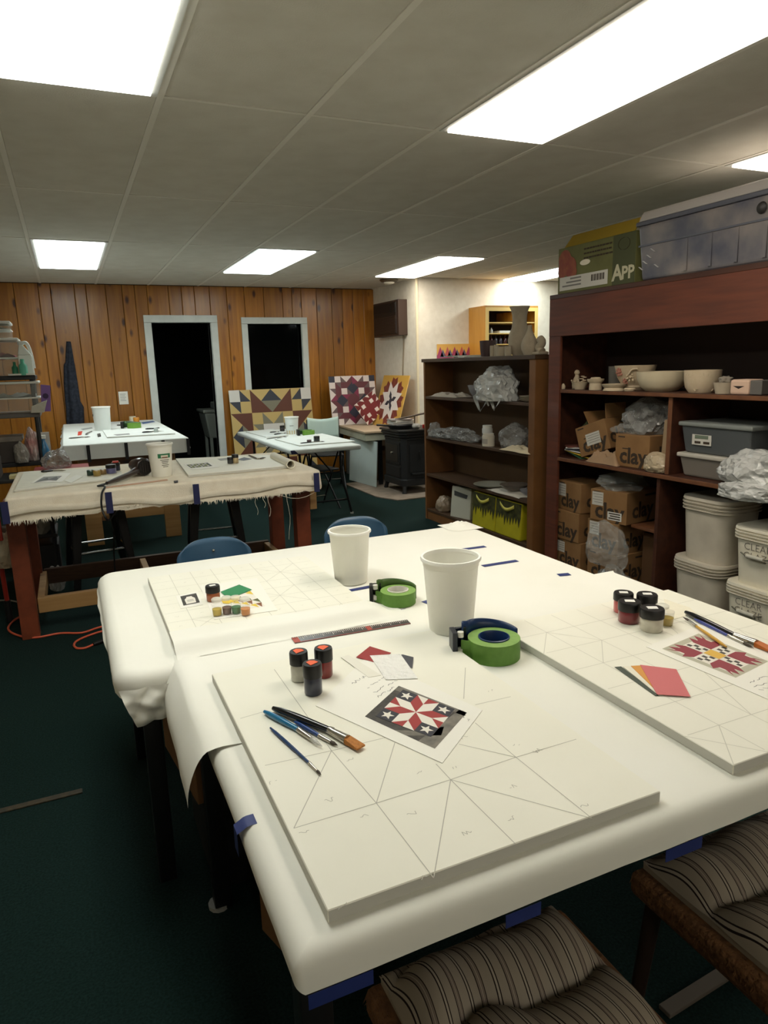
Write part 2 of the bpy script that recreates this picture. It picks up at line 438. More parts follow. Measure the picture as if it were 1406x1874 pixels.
# ================================================================== COVERS
def drape(x0, x1, y0, y1, z, drop, r=.02, cr=.03, step=.05, wob=.004, flare=.0, seed=0, rag=0.0, thick=0.0, bend=0.0):
    """sheet lying on a table top and folding down over its edges; drop = left, right, front, back"""
    pts = []      # (x, y, nx, ny, drop)
    def side(ax, ay, bx, by, nx, ny, d):
        n = max(2, int(math.hypot(bx - ax, by - ay) / step))
        for i in range(n): pts.append((ax + (bx - ax) * i / n, ay + (by - ay) * i / n, nx, ny, d))
    def corner(cx, cy, a0, d0, d1):
        for i in range(5):
            a = a0 + (math.pi / 2) * i / 5; pts.append((cx + cr * math.cos(a), cy + cr * math.sin(a), math.cos(a), math.sin(a), d0 + (d1 - d0) * i / 5))
    L, R, F, B = drop
    side(x0 + cr, y0, x1 - cr, y0, 0, -1, F); corner(x1 - cr, y0 + cr, -math.pi / 2, F, R)
    side(x1, y0 + cr, x1, y1 - cr, 1, 0, R); corner(x1 - cr, y1 - cr, 0, R, B)
    side(x1 - cr, y1, x0 + cr, y1, 0, 1, B); corner(x0 + cr, y1 - cr, math.pi / 2, B, L)
    side(x0, y1 - cr, x0, y0 + cr, -1, 0, L); corner(x0 + cr, y0 + cr, math.pi, L, F)
    mb = MB(); n = len(pts); rr = random.Random(seed)
    prof = [(-r - .03, 0, 0), (-r, 0, 0), (-r * .6, -.05 * r, 0), (-r * .25, -.28 * r, 0), (-r * .04, -.62 * r, 0), (0, -r, 0), (0, None, .33), (0, None, .66), (0, None, 1.0)]
    vs = []
    for k, (o, dz, t) in enumerate(prof):
        for i, (x, y, nx, ny, d) in enumerate(pts):
            ph = mnoise.noise(Vector((x * 3.1, y * 3.1, seed + 2.3))) + .6 * mnoise.noise(Vector((x * 9, y * 9, seed + 7.7)))
            q = 1.0 if d > .012 else .04
            if dz is None:
                zz = -r * q - (max(d, r * q) - r * q) * t; off = (wob * ph + flare) * t + bend * math.sin(t * 3.1)
                if t == 1.0 and rag: zz += rr.uniform(-rag, rag * .6)
            else: zz, off = dz * q, o * q
            px_, py_ = x + nx * off, y + ny * off
            if off < 0: px_ = min(max(px_, x0 - off), x1 + off); py_ = min(max(py_, y0 - off), y1 + off)
            vs.append((px_, py_, z + zz))
    fs = [tuple(range(n))]
    for k in range(len(prof) - 1):
        for i in range(n): j = (i + 1) % n; fs.append((k * n + i, (k + 1) * n + i, (k + 1) * n + j, k * n + j))
    mb.add(vs, fs)
    return mb
def slab_table(name, label, x0, x1, y0, y1, z, th, top_m, legs, leg_m, leg_w, cat='table', round_leg=False):
    t = thing(name, label, cat, ((x0 + x1) / 2, (y0 + y1) / 2, 0)); hx, hy = (x1 - x0) / 2, (y1 - y0) / 2
    m = MB(); m.box(-hx, hx, -hy, hy, z - th, z); m.build('tabletop', top_m, t, bevel=.004)
    for lx, ly in legs:
        l = MB(); lx -= (x0 + x1) / 2; ly -= (y0 + y1) / 2
        if round_leg: l.tube([(lx, ly, 0.0), (lx, ly, z - th)], leg_w / 2, 12)
        else: l.box(lx - leg_w / 2, lx + leg_w / 2, ly - leg_w / 2, ly + leg_w / 2, 0, z - th)
        l.build('leg', leg_m, t, bevel=.003 if not round_leg else 0, smooth=40)
    return t

paper = mat('white kraft paper', (236, 234, 222), 0.62, rgb2=(240, 238, 228), scale=2.5, bump=0.08, bscale=9, spec=0.3)
black_metal = mat('black enamelled steel', (14, 14, 15), 0.42)
blue_tape = mat('blue masking tape', (28, 44, 104), 0.55, rgb2=(34, 50, 112), scale=30)
ply = mat('dark table edge', (44, 38, 34), 0.6)
TZ, BT = .76, .0215
# front work table and rear work table pushed together
ft = slab_table('work_table', 'front work table with black legs under white paper, nearest the camera', .225, 1.735, .81, 1.85, TZ - .014, .03, ply,
                [(.25, 1.80), (1.70, 1.80), (.24, .86), (1.70, .86)], black_metal, .05)
m = MB(); m.tube([(.24 - .98, 1.80 - 1.33, 0.0), (.24 - .98, 1.80 - 1.33, .012)], .031, 12); m.build('foot_cap', mat('grey glide', (150, 150, 145), .4), ft)
bt = slab_table('work_table', 'rear work table under white paper, next to the two blue chairs', .07, 1.66, 1.90, 2.81, TZ - .016, .03, ply,
                [(.12, 1.99), (1.60, 1.99), (.12, 2.74), (1.60, 2.74)], black_metal, .05)
fc = tag(drape(.19, 1.77, .758, 1.90, TZ + .002, (.04, .05, .056, .002), r=.03, cr=.012, wob=.003, flare=.0, seed=1).build('paper_cover', paper, smooth=60),
         'white paper covering the front work table, holding the star print', 'paper cover', 'paper table covers')
bc = tag(drape(.025, 1.705, 1.79, 2.86, TZ, (.05, .04, .085, .03), r=.04, cr=.07, wob=.008, flare=.004, seed=2).build('paper_cover', paper, smooth=60),
         'white paper wrapped over the rear work table, crumpled at its left corner', 'paper cover', 'paper table covers')
# crumpled folded corner hanging off the rear table
def crump(u, v):
    x = .035 + .21 * u; z = TZ - .03 - .105 * v * (1 - .25 * u)
    y = 1.782 - .012 * math.sin(v * 3.1) - .012 * abs(math.sin(u * 9 + v * 4)) + .012 * mnoise.noise(Vector((u * 5, v * 4, 3)))
    x += .035 * v * (1 - u)
    return (x, y, z)
cm = MB(); cm.grid(crump, 40, 20); cm.build('folded_corner', paper, bc, smooth=50)
# second sheet curling off the left edge of the front table
def curl(u, v):
    a = v * 1.9; y = 1.875 - .545 * u; rad = .075 + .02 * u
    x = .252 - .062 * min(1, v * 3) - rad * math.sin(max(0, a - .5)) * .62
    z = TZ + .004 - (rad * 1.25 * (1 - math.cos(max(0, a - .35)))) + .006 * math.sin(v * 3.1) * u
    return (x + .006 * mnoise.noise(Vector((u * 4, v * 3, 1))), y, z)
cm = MB(); cm.grid(curl, 18, 14); cm.build('curled_sheet', paper, fc, smooth=60)
# bunched paper at the far right corner of the rear table
def bunch(u, v):
    r_ = math.hypot(u - .5, v - .5) * 2; k = max(0, 1 - r_)
    return (1.56 + .16 * u, 2.72 + .16 * v, TZ + .001 + .030 * k * (.7 + .8 * abs(mnoise.noise(Vector((u * 7, v * 7, 2))))) )
cm = MB(); cm.grid(bunch, 16, 16); cm.build('bunched_corner', paper, bc, smooth=25)
# the front sheet laps over the near edge of the gridded board
def lap(u, v):
    y = 1.83 + .145 * v + .012 * math.sin(u * 5 + 1) * v; x = .192 + .70 * u
    h = BT + .0045; k = min(1, max(0, (y - 1.845) / .055)); edge = 1 if x < .80 else max(0, 1 - (x - .80) / .06)
    return (x, y, TZ + .0032 + (h * (k * k * (3 - 2 * k)) * edge) + .0015 * mnoise.noise(Vector((u * 6, v * 3, 5))))
cm = MB(); cm.grid(lap, 40, 14); cm.build('lapped_sheet', paper, fc, smooth=60)
# creased paper tucked at the junction
def tuck(u, v):
    return (.186 + .055 * u + .012 * math.sin(v * 7), 1.80 + .085 * v - .03 * u, TZ + .006 - .10 * (1 - v) * (1 - u * .4) - .014 * abs(math.sin(u * 6 + v * 5)))
cm = MB(); cm.grid(tuck, 8, 10); cm.build('tucked_fold', paper, fc, smooth=30)

def tape_on(parent, a, b, w, z, name='tape_strip'):
    a = Vector(a[:2]); b = Vector(b[:2]); d = (b - a); n = Vector((-d.y, d.x)).normalized() * w / 2
    m = MB(); q = [a - n, b - n, b + n, a + n]; m.prism([(p.x, p.y) for p in q], z, z + .0006); return m.build(name, blue_tape, parent)
tape_on(bc, (1.378, 2.437), (1.545, 2.429), .026, TZ + .0012)
tape_on(bc, (1.381, 2.187), (1.537, 2.184), .026, TZ + .0012)
tape_on(bc, (1.556, 1.955), (1.60, 1.945), .028, TZ + .0012)
tape_on(bc, (.80, 2.16), (.93, 2.168), .024, TZ + .0012)
tape_on(bc, (.76, 2.32), (.80, 2.318), .024, TZ + .0012)
tape_on(bc, (.99, 1.925), (1.03, 1.935), .026, TZ + .0012)
tape_on(bc, (.87, 1.893), (.91, 1.889), .026, TZ + .0012)
# tape wrapped over the left edge and under the front hem
m = MB(); m.grid(lambda u, v: (.243 - .056 * min(1, v * 1.6) - (.006 if v > .62 else 0), 1.062 + .03 * u + .02 * v * 0, TZ + .0016 - (max(0, v - .45) / .55) ** 1.6 * .055), 2, 14)
m.build('tape_strip', blue_tape, fc, smooth=60)
for x0, x1 in ((.205, .30), (.52, .585), (.845, .93), (1.25, 1.32)):
    m = MB(); m.box(x0, x1, .7555, .7565, .682, .705); m.build('tape_strip', blue_tape, fc)
m = MB(); m.box(.175, .215, 1.788 - .012, 1.788 - .0115, .655, .69); m.build('tape_strip', blue_tape, bc)
m = MB(); m.hexa([(.183, 1.79, .70), (.184, 1.79, .70), (.184, 1.805, .70), (.183, 1.805, .70)], [(.183, 1.85, .752), (.184, 1.85, .752), (.184, 1.865, .752), (.183, 1.865, .752)]); m.build('tape_strip', blue_tape, bc)

# cardboard under the tables
card = mat('brown cardboard', (120, 86, 50), 0.8, rgb2=(108, 76, 44), scale=12)
def carton(name, label, x0, x1, y0, y1, z0, z1, rz=0.0, m_=None, open_flaps=False, group=None):
    t = thing(name, label, 'carton', ((x0 + x1) / 2, (y0 + y1) / 2, z0), rz, group); hx, hy, h = (x1 - x0) / 2, (y1 - y0) / 2, z1 - z0
    b = MB()
    if open_flaps:
        e = .005
        b.box(-hx, hx, -hy, -hy + e, 0, h); b.box(-hx, hx, hy - e, hy, 0, h); b.box(-hx, -hx + e, -hy + e, hy - e, 0, h); b.box(hx - e, hx, -hy + e, hy - e, 0, h); b.box(-hx + e, hx - e, -hy + e, hy - e, 0, e)
    else: b.box(-hx, hx, -hy, hy, 0, h)
    b.build('body', m_ or card, t, bevel=.003 if not open_flaps else 0)
    return t
ibx = MB(); ibx.box(-.16, .16, -.2, .2, 0, .295); tag(ibx.build('black_crate', mat('black crate plastic', (16, 16, 17), .6), bevel=.006, loc=(.40, 2.06, 0)), 'black crate on the floor under the junction of the paper covered tables', 'crate')
c = carton('cardboard_box', 'brown cardboard box on a black crate under the paper covered tables', .19, .50, 1.88, 2.26, .296, .70, .12)
m = MB(); m.box(-.157, -.1555, -.15, .12, .05, .3); m.build('side_flap', card, c)
carton('cardboard_box', 'small brown box on the floor under the front work table', .36, .62, 1.45, 1.7, 0.0, .2, .3)

# ================================================================== QUILT BOARDS ON THE WORK TABLES
board_w = mat('primed board face', (240, 237, 222), 0.5, rgb2=(237, 234, 218), scale=5, spec=0.35)
board_e = mat('primed board edge', (196, 194, 184), 0.6)
pencil = mat('pencil line', (186, 182, 168), 0.8)
pencil_f = mat('faint pencil line', (206, 203, 188), 0.8)
def board(label, x0, x1, y0, y1, z, th=BT, group='primed quilt boards'):
    t = thing('quilt_board', label, 'board', ((x0 + x1) / 2, (y0 + y1) / 2, z), group=group); hx, hy = (x1 - x0) / 2, (y1 - y0) / 2
    m = MB(); m.box(-hx, hx, -hy, hy, 0, th)
    for i, f in enumerate(m.f):
        if i != 1: m.m[i] = 1
    o = m.build('panel', [board_w, board_e], t, bevel=.0015, seg=1)
    return t, (x0 + x1) / 2, (y0 + y1) / 2
def pencil_on(t, cx, cy, segs, w=.0016, m_=None, th=BT):
    o = strips([((a[0] - cx, a[1] - cy), (b[0] - cx, b[1] - cy)) for a, b in segs], w, th + .0003).build('pencil_lines', m_ or pencil, t)
    o['kind'] = 'stuff'
    return o

B1, b1x, b1y = board('blank white board pencilled with a star, nearest the camera', .252, .872, .80, 1.655, TZ + .0025)
zt = TZ + BT + .0025
P = {k: atz(*v, zt) for k, v in dict(M=(502, 1225), F=(607, 1374), D=(689, 1470), H=(794, 1607), G=(538, 1516), C=(825, 1427), E=(944.5, 1386), K=(1055, 1353), L=(723, 1359),
     I=(944.5, 1545.6), J=(1083.7, 1498), N=(852, 1222), N2=(849, 1279), E2=(870, 1323), E3=(840, 1362), F2=(485, 1401), L2=(706, 1350), S1=(440, 1315), S2=(485, 1302),
     C2=(798, 1398), Q1=(870, 1290), Q2=(935, 1275), R1=(770, 1255), R2=(810, 1290), T1=(880, 1315), T2=(1010, 1345)).items()}
pencil_on(B1, b1x, b1y, [(P[a], P[b]) for a, b in ('MF', 'FD', 'DH', 'FG', 'GD', 'DC', 'CE', 'EK', 'DL', 'CH', 'CI', 'CJ')] +
          [(P['F'], P['F2']), (P['F'], P['L2']), (P['N'], P['N2']), (P['E'], P['E2']), (P['E'], P['E3']), (P['E'], P['J']), (P['C'], P['C2']), (P['S1'], P['S2']), (P['Q1'], P['Q2']), (P['R1'], P['R2'])])
sg = []
for i, (px, py) in enumerate([(558, 1524), (500, 1432), (605, 1465), (665, 1495), (640, 1390), (770, 1417), (755, 1490), (832, 1405), (855, 1525), (940, 1440), (938, 1500), (780, 1607), (1070, 1475), (945, 1365), (850, 1350), (985, 1375), (628, 1660), (900, 1265)]):
    q = atz(px, py, zt); sg += scribble(q.x - .008, q.y, q.x + .008, q.y + .004, 5, .006, i)
pencil_on(B1, b1x, b1y, sg, .0012)

B2, b2x, b2y = board('white board ruled into a fine pencil grid, at the left of the rear work table', .195, .80, 1.905, 2.60, TZ + .0025)
sg = []; n = 8
for i in range(1, n):
    x = .195 + .605 * i / n; y = 1.90 + .70 * i / n
    sg += [((x, 1.905), (x, 2.595)), ((.20, y), (.795, y))]
sg += [((.195 + .605 * a / n, 1.9 + .7 * b / n), (.195 + .605 * c / n, 1.9 + .7 * d / n)) for a, b, c, d in [(4, 2, 6, 4), (6, 2, 4, 4), (5, 5, 7, 7), (7, 5, 5, 7), (1, 1, 2, 2), (2, 1, 1, 2), (6, 0, 7, 1)]]
pencil_on(B2, b2x, b2y, sg, .0016, pencil_f)
sg = []; rr = random.Random(5)
for i in range(n):
    for j in range(n):
        x = .195 + .605 * (i + .5) / n; y = 1.9 + .7 * (j + .5) / n; sg += scribble(x - .006, y, x + .006, y + .003, 4, .005, i * 9 + j)
pencil_on(B2, b2x, b2y, sg, .001, pencil_f)

B3, b3x, b3y = board('white board with faint pencil grid under the pink paint card, at the right', 1.052, 1.72, .80, 1.60, TZ + .0025)
sg = []
for i in range(1, 7):
    x = 1.052 + .668 * i / 7; y = .80 + .80 * i / 7; sg += [((x, .81), (x, 1.59)), ((1.06, y), (1.71, y))]
for a, b, c, d in [(0, 0, 1, 1), (1, 0, 0, 1), (2, 1, 3, 3), (4, 4, 5, 6), (1, 4, 2, 5), (3, 0, 4, 1), (5, 2, 6, 4), (0, 5, 1, 6), (2, 5, 1, 6)]:
    sg.append(((1.052 + .668 * a / 7, .8 + .8 * b / 7), (1.052 + .668 * c / 7, .8 + .8 * d / 7)))
pencil_on(B3, b3x, b3y, sg, .0016, pencil_f)

# ================================================================== THINGS ON THE WORK TABLES
ZP, ZB = TZ + .0025, TZ + BT + .0032          # on the paper, on a board
bucket_m = mat('white bucket plastic', (246, 244, 234), 0.42, rgb2=(242, 240, 228), scale=6, spec=0.4)
bucket_in = mat('bucket rim plastic', (248, 246, 238), 0.4)
def bucket(label, pos, h, rt, rb, m_=None, n=36):
    t = thing('bucket', label, 'bucket', pos, group='plastic buckets')
    m = MB(); w = .003
    m.lathe([(0, 0.0), (rb * .96, 0.0), (rb, .004), (rb + (rt - rb) * .82, h * .88), (rt - .002, h * .885), (rt, h * .97), (rt - w, h * .97), (rb + (rt - rb) * .80, h * .86), (rb - w, .006), (0, .006)], n, close=False)
    m.build('body', m_ or bucket_m, t, smooth=35)
    m = MB(); m.lathe([(rt - .004, h * .955), (rt + .004, h * .955), (rt + .005, h * .975), (rt + .003, h), (rt - .003, h), (rt - .004, h * .975), (rt - .004, h * .955)], n, close=False)
    m.build('rim', bucket_in, t, smooth=50)
    return t
bucket('tall white bucket standing behind the front green tape roll', atz(826, 1150, ZP), .222, .083, .064)
bucket('white bucket on the rear work table in front of the right blue chair', atz(643, 1063, ZP), .192, .0735, .059)

green_tape = mat('green masking tape', (96, 140, 52), 0.55, rgb2=(88, 132, 46), scale=60)
green_side = mat('green tape roll side', (132, 168, 84), 0.65, rgb2=(122, 160, 76), scale=40)
def dispenser(label, pos, R, H, core_m, arm_m, rz, head_m):
    t = thing('tape_dispenser', label, 'tape dispenser', pos, rz, 'hand tape dispensers'); n = 40; ri = R * .60
    m = MB(); m.lathe([(ri, 0), (R, 0), (R, H), (ri, H), (ri, 0)], n, close=False)
    for i, f in enumerate(m.f):
        m.m[i] = 1 if i % 4 in (0, 2) else 0
    m.build('tape_roll', [green_tape, green_side], t, smooth=40)
    m = MB(); m.lathe([(ri * .86, .001), (ri, .001), (ri, H + .003), (ri * .93, H + .004), (ri * .86, H - .002), (ri * .86, .001)], n, close=False); m.build('core', core_m, t, smooth=45)
    m = MB(); m.lathe([(0, .0), (ri * .85, 0), (ri * .85, .004), (0, .004)], n, close=False); m.build('hub_plate', head_m, t)
    def arm(u, v):
        a = math.radians(168 - 150 * u); rad = R * (1.10 + .06 * math.sin(u * 3.1)); z0 = .004; z1 = H * (1.72 - .55 * u)
        if u < .15: rad *= 1.12
        return (rad * math.cos(a), rad * math.sin(a), z0 + (z1 - z0) * v)
    m = MB(); m.grid(arm, 26, 3); o = m.build('arm', arm_m, t, smooth=60)
    so = o.modifiers.new('thickness', 'SOLIDIFY'); so.thickness = .004
    m = MB(); m.box(-R * 1.62, -R * 1.42, -R * .05, R * .62, .0, H * 1.38); m.hexa([(-R * 1.42, R * .45, .0), (-R * .95, R * .55, .0), (-R * .95, R * .62, .0), (-R * 1.42, R * .62, .0)], [(-R * 1.42, R * .45, H * 1.36), (-R * .95, R * .55, H * 1.36), (-R * .95, R * .62, H * 1.36), (-R * 1.42, R * .62, H * 1.36)])
    m.build('cutter_head', head_m, t, bevel=.002)
    for z in (H * .22, H * 1.08):
        m = MB(); m.lathe([(0, 0), (.0085, 0), (.0085, .014), (0, .014)], 14, (-R * 1.28, R * .12, z)); m.build('roller', mat('white nylon', (225, 222, 212), .4), t, smooth=50)
    m = MB(); m.hexa([(-R * 1.28, R * .05, .002), (-R * .8, -R * .35, .002), (-R * .78, -R * .33, .002), (-R * 1.27, R * .08, .002)], [(-R * 1.28, R * .05, H * .95), (-R * .8, -R * .35, H), (-R * .78, -R * .33, H), (-R * 1.27, R * .08, H * .95)])
    m.build('tape_end', green_tape, t)
    return t
blue_pl = mat('dark blue dispenser plastic', (24, 52, 96), 0.35); white_pl = mat('white tape core', (228, 224, 212), 0.5)
dispenser('hand tape dispenser with dark blue handle and green roll, leaning on the tall white bucket', atz(904, 1200, ZP), .069, .053, blue_pl, blue_pl, -.30, mat('black blue plastic', (16, 24, 40), .35))
dispenser('hand tape dispenser with olive handle and white core on the rear work table', atz(729, 1102, ZP), .058, .042, white_pl, mat('olive dispenser plastic', (70, 98, 40), .4), -.42, mat('black plastic', (18, 18, 18), .4))

lid_m = mat('black jar lid', (16, 15, 15), 0.38)
stick_o = mat('orange sticker', (238, 104, 62), 0.6); stick_w = mat('white sticker', (238, 236, 228), 0.6)
clear = mat('clear plastic', (235, 235, 230), 0.12, alpha=0.12, spec=0.5)
def jar(label, pos, r, h, hl, paint, sticker, rz=0.0, wedge=False, group='paint jars with black lids', fill=.8):
    t = thing('paint_jar', label, 'paint jar', pos, rz, group); hb = h - hl
    m = MB(); m.lathe([(0, 0), (r * .86, 0), (r * .93, .003), (r * .93, hb * .86), (r * .84, hb), (0, hb)], 28, close=False); m.build('body', paint, t, smooth=50)
    m = MB(); m.lathe([(0, hb - .002), (r, hb - .002), (r * 1.0, h - .004), (r * .94, h), (0, h)], 32, close=False); m.build('lid', lid_m, t, smooth=35)
    q = [(-r * .5, -r * .45), (r * .55, -r * .3), (r * .5, r * .25), (r * .1, r * .62), (-r * .4, r * .5)] if wedge else [(-r * .45, -r * .28), (r * .4, -r * .34), (r * .45, r * .25), (-r * .4, r * .3)]
    m = MB(); m.prism(q, h + .0002, h + .001); m.build('sticker', sticker, t)
    return t
def paint(name, rgb): return mat('paint ' + name, rgb, 0.28, rgb2=tuple(max(0, int(c * .88)) for c in rgb), scale=30, coat=0.4)
jar('black lidded jar of white paint with an orange sticker', atz(549, 1243, ZB), .0225, .073, .029, paint('white', (206, 204, 192)), stick_o, .2, True)
jar('black lidded jar of red paint with an orange sticker', atz(594, 1236, ZB), .0225, .073, .029, paint('red', (132, 34, 30)), stick_o, .5, True)
jar('black lidded jar of navy paint with an orange sticker', atz(574, 1268, ZB), .0225, .075, .030, paint('navy', (38, 42, 62)), stick_o, .3, True)
jar('wide black lidded jar of pink paint at the back of the jar cluster', atz(1140, 1119, ZB), .029, .06, .02, paint('pink', (196, 86, 84)), stick_w, -.5)
jar('wide black lidded jar at the back right of the jar cluster', atz(1183, 1122, ZB), .030, .06, .024, paint('cream', (190, 176, 140)), stick_w, -.5)
jar('wide black lidded jar of crimson paint at the front left of the jar cluster', atz(1151, 1137, ZB), .032, .062, .024, paint('crimson', (126, 36, 44)), stick_w, -.5)
jar('wide black lidded jar of white paint at the front of the jar cluster', atz(1192, 1152, ZB), .033, .064, .024, paint('offwhite', (208, 202, 184)), stick_w, -.4)
jar('black lidded jar of rust paint on the gridded board', atz(391, 1099, ZB), .0235, .052, .020, paint('rust', (172, 92, 48)), stick_w, .2)
def pot(label, pos, r, h, col):
    t = thing('paint_pot', label, 'paint pot', pos, group='little open paint pots')
    m = MB(); m.lathe([(0, 0), (r * .88, 0), (r, h * .55), (0, h * .55)], 20, close=False); m.build('paint', col, t, smooth=50)
    m = MB(); m.lathe([(r * .90, -.0002), (r * 1.03, h * .56), (r * 1.06, h * .9), (r * 1.1, h * .9), (r * 1.1, h), (r * 1.02, h)], 20, close=False); m.build('cup', clear, t, smooth=50)
    m = MB(); m.lathe([(0, 0), (r * 1.1, .0), (r * 1.12, .006), (r * .9, .009), (0, .01)], 20, (r * .3, r * 1.5, h * 1.05), close=False); m.build('open_lid', mat('milky lid', (240, 238, 225), .3, alpha=.55), t, smooth=50)
    return t
for px, py, nm, rgb in ((398, 1125, 'yellow', (206, 176, 24)), (416, 1122, 'brown', (104, 62, 44)), (433, 1121, 'green', (28, 118, 52)), (450, 1124, 'orange', (226, 138, 30))):
    pot('little open pot of %s paint on the gridded board' % nm, atz(px, py, ZB + .003), .0145, .036, paint(nm, rgb))
pot('little open pot of ochre paint beside the crimson paint jars', atz(1221, 1143, ZB), .017, .04, paint('ochre', (178, 150, 40)))

# ---- prints, cards, ruler
sheet = mat('print paper', (240, 237, 226), 0.6)
def px_quad(pxs, z): return [atz(x, y, z) for x, y in pxs]
def paper_thing(name, label, cat, pts, m_, th=.0008, group=None):
    """a thin sheet given by its corners; returns root and the local frame"""
    c = sum((Vector(p) for p in pts), Vector()) / len(pts)
    t = thing(name, label, cat, (c.x, c.y, pts[0][2]), group=group)
    m = MB(); m.prism([(p[0] - c.x, p[1] - c.y) for p in pts], 0, th); m.build('sheet', m_, t)
    return t, c
def bil(q, u, v):
    a = Vector(q[0]).lerp(Vector(q[1]), u); b = Vector(q[3]).lerp(Vector(q[2]), u); return a.lerp(b, v)
def picture(name, parent, c, quad, polys, mats, z):
    mb = MB()
    for p in polys:
        lay = p[2] if len(p) > 2 else 0
        mb.add([(bil(quad, u, v).x - c.x, bil(quad, u, v).y - c.y, z + .0003 + .0002 * lay) for u, v in p[0]], [tuple(range(len(p[0])))], p[1])
    me = bpy.data.meshes.new(name); me.from_pydata(mb.v, [], mb.f)
    for m_ in mats: me.materials.append(m_)
    me.polygons.foreach_set('material_index', mb.m); me.update()
    return link(name, me, parent)
ink_d, ink_red, ink_w, ink_navy, ink_grey = mat('print dark', (46, 42, 38), .6, rgb2=(70, 66, 58), scale=60), mat('print red', (158, 44, 42), .6), mat('print white', (232, 226, 214), .6), mat('print navy', (38, 38, 48), .6), mat('print grey', (128, 122, 110), .6, rgb2=(96, 92, 84), scale=40)
def lemoyne(cd, ct, cc, lay=1):
    s = .2929; P_ = [(0.5 + s * math.cos(math.pi / 4 * k), .5 + s * math.sin(math.pi / 4 * k)) for k in range(8)]
    T_ = [(P_[k][0] + P_[(k + 1) % 8][0] - .5, P_[k][1] + P_[(k + 1) % 8][1] - .5) for k in range(8)]
    out = []
    for k in range(8): out.append(([(.5, .5), P_[k], T_[k], P_[(k + 1) % 8]], cd[k % 2], lay))
    for k in range(0, 8, 2):
        out.append(([T_[k], T_[k - 1], P_[k]], ct[(k // 2) % len(ct)], lay))
        mid = ((T_[k][0] + T_[k - 1][0]) / 2, (T_[k][1] + T_[k - 1][1]) / 2); out.append(([T_[k - 1], mid, P_[k]], cd[0], lay + .4))
    for k, cn in ((1, (1, 1)), (3, (0, 1)), (5, (0, 0)), (7, (1, 0))): out.append(([T_[k - 1], cn, T_[k], P_[k]], cc, lay))
    return out
def star5(cx, cy, r, mi, lay):
    p = [(cx + (r if i % 2 == 0 else r * .42) * math.sin(math.pi * i / 5), cy + (r if i % 2 == 0 else r * .42) * math.cos(math.pi * i / 5)) for i in range(10)]
    return [([(cx, cy), p[i], p[(i + 1) % 10]], mi, lay) for i in range(10)]
z = ZB
pq = px_quad([(578, 1292), (810, 1397), (883, 1300), (672, 1202)], z)
pr1, c = paper_thing('printed_sheet', 'paper print of a red, white and navy star quilt with handwriting', 'print', pq, sheet)
iq = px_quad([(668, 1312), (796, 1371), (854.6, 1305), (730, 1256)], z)
picture('photo', pr1, c, iq, [([(0, 0), (1, 0), (1, 1), (0, 1)], 0), ([(.78, .0), (1, 0), (1, 1), (.9, 1)], 4, 1), ([(0, .86), (1, .9), (1, 1), (0, 1)], 4, 1), ([(.45, .0), (.62, .0), (.95, .30), (.9, .5), (.7, .2)], 4, 1)],
        [ink_d, ink_red, ink_w, ink_navy, ink_grey], .0008)
bq = px_quad([(688, 1312), (789, 1350), (833, 1299), (738, 1263)], z)
pl = [([(0, 0), (1, 0), (1, 1), (0, 1)], 2, 2)] + lemoyne((1, 2), (2,), 3, 3)
for cx, cy in ((.146, .146), (.854, .146), (.854, .854), (.146, .854)): pl += star5(cx, cy, .12, 2, 4)
picture('star_quilt', pr1, c, bq, pl, [ink_d, ink_red, ink_w, ink_navy, ink_grey], .0008)
ink = mat('ball pen ink', (92, 88, 84), .7)
sg = []
for i, (x0, y0, x1, y1) in enumerate([(645, 1252, 668, 1238), (672, 1260, 705, 1240), (684, 1268, 725, 1245), (690, 1276, 722, 1258), (848, 1308, 858, 1320)]):
    a, b = atz(x0, y0, z), atz(x1, y1, z); sg += scribble(a.x - c.x, a.y - c.y, b.x - c.x, b.y - c.y, 12, .005, 40 + i)
o = strips(sg, .0014, .0011).build('handwriting', ink, pr1); o['kind'] = 'stuff'

z = ZB
pq = px_quad([(1183, 1184), (1452, 1300), (1545, 1235), (1300, 1136)], z)
pr2, c = paper_thing('printed_sheet', 'paper print of a maroon and gold paw quilt at the right edge', 'print', pq, sheet)
iq = px_quad([(1212, 1188), (1347, 1241), (1407, 1211), (1279, 1160)], z)
mar, gold, blk = mat('print maroon', (142, 46, 58), .6), mat('print gold', (222, 176, 70), .6), mat('print charcoal', (66, 62, 54), .6)
pl = [([(0, 0), (1, 0), (1, 1), (0, 1)], 0), ([(.1, .1), (.9, .1), (.9, .9), (.1, .9)], 4, 0.5)]
def paw(cx, cy, sx, sy):
    f = lambda u, v: (cx + sx * u, cy + sy * v)
    return [([f(0, 0), f(.26, .0), f(.26, .26), f(0, .26)], 1, 2), ([f(.26, .0), f(.38, .10), f(.26, .13)], 1, 2), ([f(.26, .13), f(.38, .24), f(.26, .26)], 1, 2), ([f(.26, .26), f(.36, .36), f(.2, .26)], 1, 2), ([f(0, .26), f(.1, .38), f(.13, .26)], 1, 2)]
for sx, sy in ((1, 1), (-1, 1), (-1, -1), (1, -1)): pl += paw(.5 + sx * .11, .5 + sy * .11, sx, sy)
pl += [([(.39, .39), (.61, .39), (.61, .61), (.39, .61)], 2, 3)]
for k in range(4):
    for s_ in (0, 1):
        a0 = .12 + k * .065
        q = [(a0, .43 + .07 * ((k + s_) % 2)), (a0 + .065, .43 + .07 * ((k + s_) % 2)), (a0 + .065, .5 + .07 * ((k + s_) % 2)), (a0, .5 + .07 * ((k + s_) % 2))]
        mi = 3 if s_ == 0 else 4
        for tr in (lambda p: p, lambda p: (1 - p[0], p[1]), lambda p: (p[1], p[0]), lambda p: (p[1], 1 - p[0])): pl.append(([tr(p) for p in q], mi, 2))
